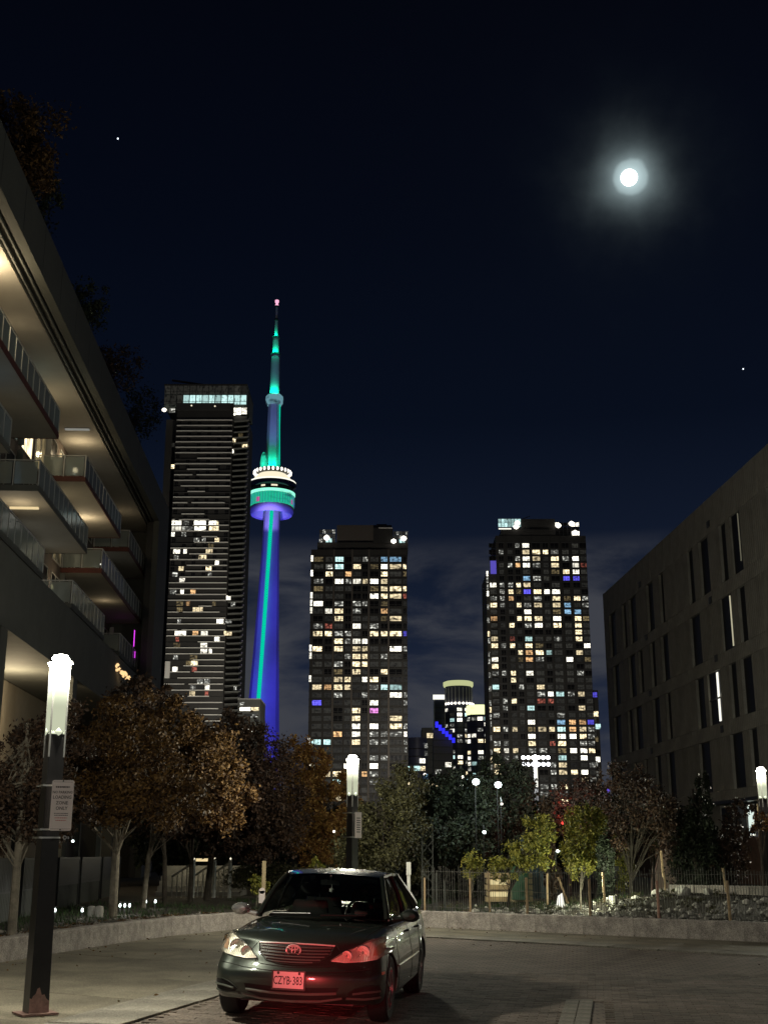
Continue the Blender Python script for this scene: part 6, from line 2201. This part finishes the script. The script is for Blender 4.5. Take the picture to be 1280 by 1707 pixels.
# --- bumper seam and hood edge
line_on('hood_seam', [(-.40, 0.775), (-.46, 0.700), (-.37, 0.585), (0, 0.565), (.37, 0.585), (.46, 0.700), (.40, 0.775)], .004, 'seam', body, 0)
line_on('bumper_crease', [(-.80, 0.560), (-.5, 0.538), (0, 0.525), (.5, 0.538), (.80, 0.560)], .0045, 'seam', body, .0)
# --- headlights
HL = [(.365, 0.623), (.50, 0.610), (.66, 0.615), (.79, 0.637), (.850, 0.680), (.860, 0.745), (.845, 0.800), (.79, 0.825), (.70, 0.805), (.58, 0.757), (.46, 0.690), (.385, 0.640)]
def refl_mat():
    m, n, l = new_mat('headlight_bowl')
    o_ = n.new('ShaderNodeOutputMaterial')
    b = n.new('ShaderNodeBsdfPrincipled')
    b.inputs['Base Color'].default_value = (.80, .78, .72, 1)
    b.inputs['Metallic'].default_value = .35
    b.inputs['Roughness'].default_value = .38
    t = n.new('ShaderNodeTexCoord')
    wv = n.new('ShaderNodeTexWave')
    wv.bands_direction = 'X'
    wv.inputs['Scale'].default_value = 14
    wv.inputs['Distortion'].default_value = 1.0
    l.new(t.outputs['Object'], wv.inputs['Vector'])
    bp_ = n.new('ShaderNodeBump')
    bp_.inputs['Strength'].default_value = .4
    bp_.inputs['Distance'].default_value = .01
    l.new(wv.outputs['Fac'], bp_.inputs['Height'])
    l.new(bp_.outputs[0], b.inputs['Normal'])
    l.new(b.outputs[0], o_.inputs[0])
    return m
M['bowl'] = refl_mat()
M['lens'] = glass('headlight_lens', (.86, .86, .82), .22, .10, body=.13, bodycol=(.75, .70, .58))
M['lens_amber'] = mat('amber_reflector', (.55, .30, .18), .3)
for s_ in (-1, 1):
    P_ = [(s_ * x, z) for x, z in HL]
    if s_ < 0:
        P_ = P_[::-1]
    hb = patch('headlight', P_, 'bowl', car, .004)
    rim_ = line_on('surround', [(s_ * x, z) for x, z in HL + HL[:1]], .006, 'trim', hb, .004)
    for (cx, cz, r_) in ((.655, .705, .076), (.515, .675, .058)):
        h, nn_ = front_hit(s_ * cx, cz)
        yb = h.y - .012
        part('reflector_ring', MB().lathe([(r_, .0), (r_ * 1.0, -.012), (r_ * .9, -.014), (r_ * .86, -.004)], 26, c=(s_ * cx, yb, cz), axis='y'), 'chrome', hb, smooth=True)
        part('reflector_bowl', MB().lathe([(r_ * .88, -.006), (r_ * .6, .004), (r_ * .25, .010), (0.001, .011)], 26, c=(s_ * cx, yb - .004, cz), axis='y'), 'bowl', hb, smooth=True)
        part('lamp_bulb', MB().lathe([(0, -.010), (r_ * .2, -.006), (r_ * .22, .006)], 12, c=(s_ * cx, yb - .004, cz), axis='y'), 'chrome', hb, smooth=True)
    AM = [(.750, 0.675), (.80, 0.675), (.83, 0.715), (.83, 0.770), (.79, 0.785), (.762, 0.745)]
    patch('side_reflector', [(s_ * x, z) for x, z in (AM if s_ > 0 else AM[::-1])], 'lens_amber', hb, .012)
    patch('lens', P_, 'lens', hb, .030, step=.03)
# --- grille
GR = [(-.385, 0.762), (-.20, 0.770), (0, 0.773), (.20, 0.770), (.385, 0.762), (.36, 0.682), (.27, 0.618), (.12, 0.592), (0, 0.588), (-.12, 0.592), (-.27, 0.618), (-.36, 0.682)]
gr = patch('grille', GR, 'plastic', car, .003)
line_on('grille_frame', GR[:5], .008, 'silver', gr, .008)
line_on('grille_lower_frame', GR[4:] + GR[:1], .005, 'paint', gr, .006)
def gx_at(z):
    xs_ = [(.770, .385), (.682, .36), (.618, .27), (.592, .12)]
    return interp(z, [a for a, b in xs_][::-1], [b for a, b in xs_][::-1])
for z in (.742, .715, .688, .661, .634, .610):
    w_ = gx_at(z) - .02
    line_on('grille_bar', [(-w_, z), (-w_ / 2, z - .003), (0, z - .004), (w_ / 2, z - .003), (w_, z)], .0052, 'silver_dark', gr, .010)
for k in range(-17, 18):
    x = k * .021
    zt_ = .762
    zb_ = .594 + max(0, abs(x) - .12) * .38
    if zt_ - zb_ > .02:
        line_on('grille_tooth', [(x, zb_), (x, zt_)], .0022, 'plastic', gr, .006)
# emblem: three interlocking ovals
eh, en = front_hit(0, .720)
def oval(a, b, cz, r_, rot=0):
    pts = []
    for k in range(33):
        t = 2 * PI * k / 32
        pts.append((a * math.cos(t), eh.y - .028, eh.z + cz + b * math.sin(t)))
    return MB().tube(pts, r_, 6, cap=False)
em = part('emblem', oval(.072, .050, 0, .0075), 'silver', car, smooth=True)
part('emblem_oval', oval(.046, .017, .022, .006), 'silver', em, smooth=True)
part('emblem_oval', oval(.018, .042, 0, .006), 'silver', em, smooth=True)
part('emblem_back', MB().lathe([(.0, -.002), (.060, -.002), (.062, .01)], 24, c=(0, eh.y - .014, eh.z), axis='y'), 'plastic', em).scale = (1, 1, 1)
# --- lower intakes, fog lamp pockets
INT = [(-.48, 0.395), (-.15, 0.388), (.15, 0.388), (.48, 0.395), (.44, 0.315), (.30, 0.275), (0, 0.268), (-.30, 0.275), (-.44, 0.315)]
it = patch('lower_intake', INT, 'seam', car, .002)
line_on('intake_bar', [(-.45, 0.342), (-.2, 0.332), (0, 0.330), (.2, 0.332), (.45, 0.342)], .013, 'silver_dark', it, .007)
line_on('intake_lip', [(-.50, 0.292), (-.30, 0.262), (0, 0.252), (.30, 0.262), (.50, 0.292)], .011, 'silver_dark', it, .004)
FG = [(.555, 0.330), (.63, 0.375), (.74, 0.402), (.835, 0.402), (.85, 0.360), (.83, 0.302), (.70, 0.285), (.60, 0.292)]
for s_ in (-1, 1):
    fg = patch('fog_lamp_pocket', [(s_ * x, z) for x, z in (FG if s_ > 0 else FG[::-1])], 'seam', car, .002)
    line_on('pocket_bar', [(s_ * .60, 0.335), (s_ * .72, 0.348), (s_ * .84, 0.352)], .011, 'silver_dark', fg, .006)
    line_on('pocket_lip', [(s_ * .54, 0.292), (s_ * .70, 0.280), (s_ * .84, 0.292)], .012, 'silver_dark', fg, .004)
    line_on('pocket_top', [(s_ * .55, 0.335), (s_ * .64, 0.385), (s_ * .74, 0.410), (s_ * .84, 0.410)], .005, 'paint', fg, .003)
# --- plate
PZ = .080
ph, pn = front_hit(0, .37)
py_ = min(front_hit(x, z)[0].y for x in (-.15, 0, .15) for z in (.38, .45, .52)) - .012
pl = part('licence_plate', MB().box(-.152, .152, py_ - .004, py_, .298 + PZ, .450 + PZ), mat('plate_white', (.50, .52, .53), .45), car)
part('plate_frame', MB().box(-.168, .168, py_ - .010, py_ + .012, .282 + PZ, .2978 + PZ).box(-.168, .168, py_ - .010, py_ + .012, .4502 + PZ, .462 + PZ)
     .box(-.168, -.1522, py_ - .010, py_ + .012, .298 + PZ, .45 + PZ).box(.1522, .168, py_ - .010, py_ + .012, .298 + PZ, .45 + PZ).box(-.16, .16, py_ + .001, py_ + .03, .29 + PZ, .455 + PZ), 'plastic', pl)
for txt, x, s_ in (('CZYB', -.068, .112), ('383', .090, .112)):
    me_ = text_mesh(txt, s_, 'lettering', 'plastic', .0006, .0012)
    put('lettering', me_, pl, (x, py_ - .0052, .366 + PZ), (PI / 2, 0, 0), (.60, .98, 1))
part('plate_dot', MB().lathe([(0, -.001), (.007, 0), (.007, .001)], 10, c=(.022, py_ - .0055, .366 + PZ), axis='y'), 'plastic', pl)
for x in (-.105, .105):
    part('plate_bolt', MB().lathe([(0, -.008), (.012, -.006), (.014, 0)], 10, c=(x, py_ - .004, .437 + PZ), axis='y'), 'plastic', pl)
# --- greenhouse
def lerp3(a, b, t):
    return Vector(a).lerp(Vector(b), t)
cowl = lambda u: Vector((.725 * u, .34 + .30 * u * u, .972 - .012 * u * u))
wtop = lambda u: Vector((.565 * u, 1.10 + .13 * u * u, 1.425 - .030 * u * u))
rtop = lambda u: Vector((.565 * u, 2.42 - .08 * u * u, 1.435 - .030 * u * u))
rbas = lambda u: Vector((.70 * u, 3.10 - .18 * u * u, 1.045))
def wind(u, v):
    U = -1 + 2 * u
    p = cowl(U).lerp(wtop(U), v)
    return p + Vector((0, -.03, .035)) * math.sin(PI * v)
part('windscreen', MB().grid(wind, 14, 8), 'car_glass', car, smooth=True)
def roofp(u, v):
    U = -1 + 2 * u
    p = wtop(U).lerp(rtop(U), v)
    return p + Vector((0, 0, .058 * math.sin(PI * (v * .9 + .05)) - .009))
part('roof', MB().grid(roofp, 14, 12), 'paint', car, smooth=80)
part('headliner', MB().grid(lambda u, v: roofp(.03 + .94 * u, .02 + .96 * v) - Vector((0, 0, .03)), 8, 8), 'trim', car, smooth=True)
part('rear_window', MB().grid(lambda u, v: rtop(-1 + 2 * u).lerp(rbas(-1 + 2 * u), v) + Vector((0, .03, .035)) * math.sin(PI * v), 12, 8), glass('rear_glass', (.62, .62, .6), .3, .02), car, smooth=True)
lowR = lambda t: Vector((.735 + .035 * math.sin(PI * t), .60 + 2.42 * t, .965 + .04 * t))
def topR(t):
    a, b, c = Vector((.735, .60, .965)), Vector((.566, 1.23, 1.396)), Vector((.566, 2.34, 1.408))
    d = Vector((.70, 2.95, 1.04))
    if t < .27:
        return a.lerp(b, t / .27)
    if t < .76:
        return b.lerp(c, (t - .27) / .49) + Vector((.022, 0, .018)) * math.sin(PI * (t - .27) / .49)
    return c.lerp(d, (t - .76) / .24)
for s_ in (-1, 1):
    sw = part('side_windows', MB().grid(lambda u, v: (lambda q: Vector((s_ * (q.x - .008), q.y, q.z)))(lowR(u).lerp(topR(u), v) + Vector((.02, 0, 0)) * math.sin(PI * v)), 24, 6), 'side_glass', car, smooth=True)
    fl2 = lambda p: Vector((s_ * p.x, p.y, p.z))
    part('window_pillar', MB().tube([fl2(wind(1, k / 8)) for k in range(9)], [.036, .034, .032, .030, .029, .028, .027, .027, .027], 8), 'pillar', car, smooth=True)
    part('roof_rail', MB().tube([fl2(topR(.27 + .49 * k / 10)) for k in range(11)], .026, 8), 'paint', car, smooth=True)
    part('rear_pillar', MB().tube([fl2(topR(.76 + .24 * k / 5)) + Vector((0, 0, 0)) for k in range(6)], [.04, .05, .06, .075, .085, .09], 8), 'paint', car, smooth=True)
    part('door_pillar', MB().tube([fl2(lowR(.44)), fl2(lowR(.44).lerp(topR(.50), .5) + Vector((.018, 0, 0))), fl2(topR(.50))], .026, 6), 'trim', car, smooth=True)
    part('belt_trim', MB().tube([fl2(lowR(k / 12) + Vector((.012, 0, .0))) for k in range(13)], .011, 6), 'trim', car, smooth=True)
    # doors: seams, handles, mirrors
    sh = lambda y, z, s_=s_: side_hit(y, z, s_)
    line_on('door_seam', [(.62, .93), (.52, .80), (.50, .40), (.55, .27)], .004, 'seam', body, 0, hit=sh)
    line_on('door_seam', [(1.62, .94), (1.62, .30)], .004, 'seam', body, 0, hit=sh)
    line_on('door_seam', [(2.62, .98), (2.50, .75), (2.40, .60), (2.30, .30)], .004, 'seam', body, 0, hit=sh)
    line_on('side_moulding', [(.42, .52), (1.2, .525), (2.2, .535)], .012, 'paint', body, .004, hit=sh)
    for y in (1.42, 2.38):
        h, nn_ = side_hit(y, .82, s_)
        part('door_handle', MB().tube([h + Vector((s_ * .006, -.09, 0)), h + Vector((s_ * .035, -.05, .004)), h + Vector((s_ * .035, .05, .004)), h + Vector((s_ * .006, .09, 0))], .012, 8), 'paint', car, smooth=True)
    mr_ = MB()
    mc = Vector((s_ * .965, .74, 1.015))
    for a_ in range(1):
        prof = [(0.001, -.085), (.055, -.075), (.085, -.04), (.092, .0), (.088, .03), (.001, .032)]
        k0 = len(mr_.v)
        mr_.lathe(prof, 16, c=(0, 0, 0), axis='y')
        for q in range(k0, len(mr_.v)):
            x_, y_, z_ = mr_.v[q]
            mr_.v[q] = (mc.x + x_ * 1.22, mc.y + y_, mc.z + z_ * .74)
    mr_.tube([(s_ * .77, .72, .965), (s_ * .90, .73, .985)], [.03, .022], 8)
    part('mirror', mr_, mat('mirror_shell_grey', (.30, .30, .30), .22, metal=.7, coat=.8) if s_ < 0 else 'paint', car, smooth=True)
part('wiper', MB().tube([cowl(-.75) + Vector((0, -.02, .03)), cowl(-.1) + Vector((0, -.035, .045))], .007, 6).tube([cowl(.05) + Vector((0, -.03, .03)), cowl(.7) + Vector((0, -.03, .045))], .007, 6), 'trim', car)
part('cowl_panel', MB().grid(lambda u, v: cowl(-1 + 2 * u) + Vector((0, -.07 + .10 * v, .004 - .004 * v)), 12, 2), 'trim', car, smooth=True)
# hood creases
for s_ in (-1, 1):
    pts = []
    for k in range(9):
        t = k / 8
        x, y = s_ * (.42 + .26 * t), -.60 + 1.0 * t
        h = BVH.ray_cast(Vector((x, y, 2)), Vector((0, 0, -1)))
        if h[0] is not None:
            pts.append(h[0] + Vector((0, 0, -.0005)))
    part('hood_crease', MB().tube(pts, .0045, 6), 'paint', body, smooth=True)
    pts = []
    for k in range(13):
        t = k / 12
        x, y = s_ * (.60 + .13 * t ** .6), -.62 + 1.16 * t
        h = BVH.ray_cast(Vector((x, y, 2)), Vector((0, 0, -1)))
        if h[0] is not None:
            pts.append(h[0])
    part('hood_gap', MB().tube(pts, .004, 6), 'seam', body, smooth=True)
for x in (-.36, .30):
    h = BVH.ray_cast(Vector((x, .12, 2)), Vector((0, 0, -1)))[0]
    part('washer_jet', MB().lathe([(.012, 0), (.009, .009), (0, .011)], 8, c=h), 'trim', car)
# --- interior
part('cabin_floor', MB().box(-.65, .65, .96, 2.84, .46, .47), 'trim', car)
part('dashboard', MB().grid(lambda u, v: Vector(((-1 + 2 * u) * .64, .72 + .48 * v, .955 + .035 * math.sin(PI * v * .9) - (.14 if v > .95 else 0))), 10, 8), 'trim', car, smooth=True)
def seatback(x, y, w_, name='seat'):
    s0 = part(name, MB().grid(lambda u, v: Vector((x + (-1 + 2 * u) * w_ * (1 - .25 * v ** 3), y + .22 * v - .05 * math.cos(PI * (u - .5)), .55 + .55 * v)), 8, 8)
              .grid(lambda u, v: Vector((x + (-1 + 2 * u) * w_ * (1 - .25 * v ** 3), y + .12 + .18 * v, .55 + .55 * v)), 8, 8), 'seat', car, smooth=True)
    for q in (-.05, .05):
        part('headrest_post', MB().tube([(x + q, y + .24, 1.08), (x + q, y + .26, 1.20)], .006, 6), 'chrome', s0)
    hr_ = MB()
    hr_.lathe([(0, -.055), (.08, -.045), (.10, 0), (.08, .045), (0, .055)], 16, c=(0, 0, 0), axis='y')
    hr_.v = [(x + a * 1.35, y + .26 + b, 1.235 + c * .85) for a, b, c in hr_.v]
    part('headrest', hr_, 'seat', s0, smooth=True)
for x in (-.36, .36):
    seatback(x, 1.45, .25)
for x in (-.40, .40):
    seatback(x, 2.45, .28, 'rear_seat')
tpts = [(.36 + .18 * math.cos(2 * PI * k / 28), 1.08 + .07 * math.sin(2 * PI * k / 28), .99 + .165 * math.sin(2 * PI * k / 28)) for k in range(29)]
sw_ = part('steering_wheel', MB().tube(tpts, .014, 8, cap=False), 'plastic', car, smooth=True)
part('wheel_hub', MB().box(.29, .43, 1.05, 1.10, .95, 1.03).box(.19, .53, 1.07, 1.085, .975, .995), 'plastic', sw_)
part('rear_mirror', MB().box(-.11, .11, 1.00, 1.03, 1.30, 1.355).box(-.01, .01, 1.03, 1.06, 1.35, 1.41), 'trim', car)
part('hanging_charm', MB().lathe([(0, -.03), (.026, -.01), (.026, .015), (0, .03)], 10, c=(.02, 1.0, 1.24)).tube([(.02, 1.0, 1.26), (.02, 1.0, 1.31)], .003, 5), 'frame', car)
part('rear_shelf', MB().box(-.62, .62, 2.6, 3.0, .99, 1.0), 'trim', car)
# --- wheels
def wheel(x, y):
    s_ = 1 if x > 0 else -1
    t_ = MB().lathe([(.20, -.095), (.29, -.105), (.318, -.085), (.326, -.05), (.327, .05), (.318, .085), (.29, .105), (.20, .095)], 40, c=(x, y, .327), axis='x')
    w0 = part('wheel', t_, 'rubber', car, smooth=True)
    rm = MB()
    o_ = s_ * .098
    rm.lathe([(.205, s_ * .07), (.212, o_), (.195, o_), (.185, s_ * .05)], 32, c=(x, y, .327), axis='x')
    rm.lathe([(.05, s_ * .085), (.035, s_ * .095), (0.001, s_ * .097)], 16, c=(x, y, .327), axis='x')
    for k in range(7):
        a = 2 * PI * k / 7
        rm.bar((x + s_ * .078, y + .03 * math.cos(a), .327 + .03 * math.sin(a)), (x + s_ * .075, y + .2 * math.cos(a), .327 + .2 * math.sin(a)), .042, .03)
    part('rim', rm, 'alloy', w0, smooth=True)
    part('brake_disc', MB().lathe([(.15, s_ * .02), (.15, s_ * .03), (.001, s_ * .03)], 24, c=(x, y, .327), axis='x'), 'darkmetal', w0)
for x in (-.775, .775):
    for y in (0, 2.72):
        wheel(x, y)
part('underbody', MB().box(-.58, .58, -.55, 3.5, .20, .34), 'plastic', car)
part('rear_bumper_lip', MB().box(-.6, .6, 3.70, 3.74, .36, .42), 'trim', car)
for s_ in (-1, 1):
    sh = lambda y, z, s_=s_: side_hit(y, z, s_)
    line_on('arch_lip', [(.365 * math.cos(a), .325 + .365 * math.sin(a)) for a in [PI * k / 14 for k in range(1, 14)]], .008, 'paint', body, .0, hit=sh)
    line_on('arch_lip', [(2.72 + .365 * math.cos(a), .325 + .365 * math.sin(a)) for a in [PI * k / 14 for k in range(1, 14)]], .008, 'paint', body, .0, hit=sh)
    patch('side_marker', [(-.50, .50), (-.40, .505), (-.40, .53), (-.49, .527)], 'lens_amber', body, .003, hit=sh) if s_ > 0 else None
    rl = MB().box(s_ * .50 - .16, s_ * .50 + .16, 3.80, 3.83, .80, .95)
    part('tail_light', rl, mat('tail_lens', (.25, .01, .01), .2), car)
# the tail lamp of a vehicle just in front of the picture's lower edge throws red on the bumper
light('tail_lamp_glow', 'SPOT', (-.45, 8.4, .50), 1500, (1.0, .075, .08), .36, aim=(-.66, 13.3, .56), spot=R(20), blend=1.0)
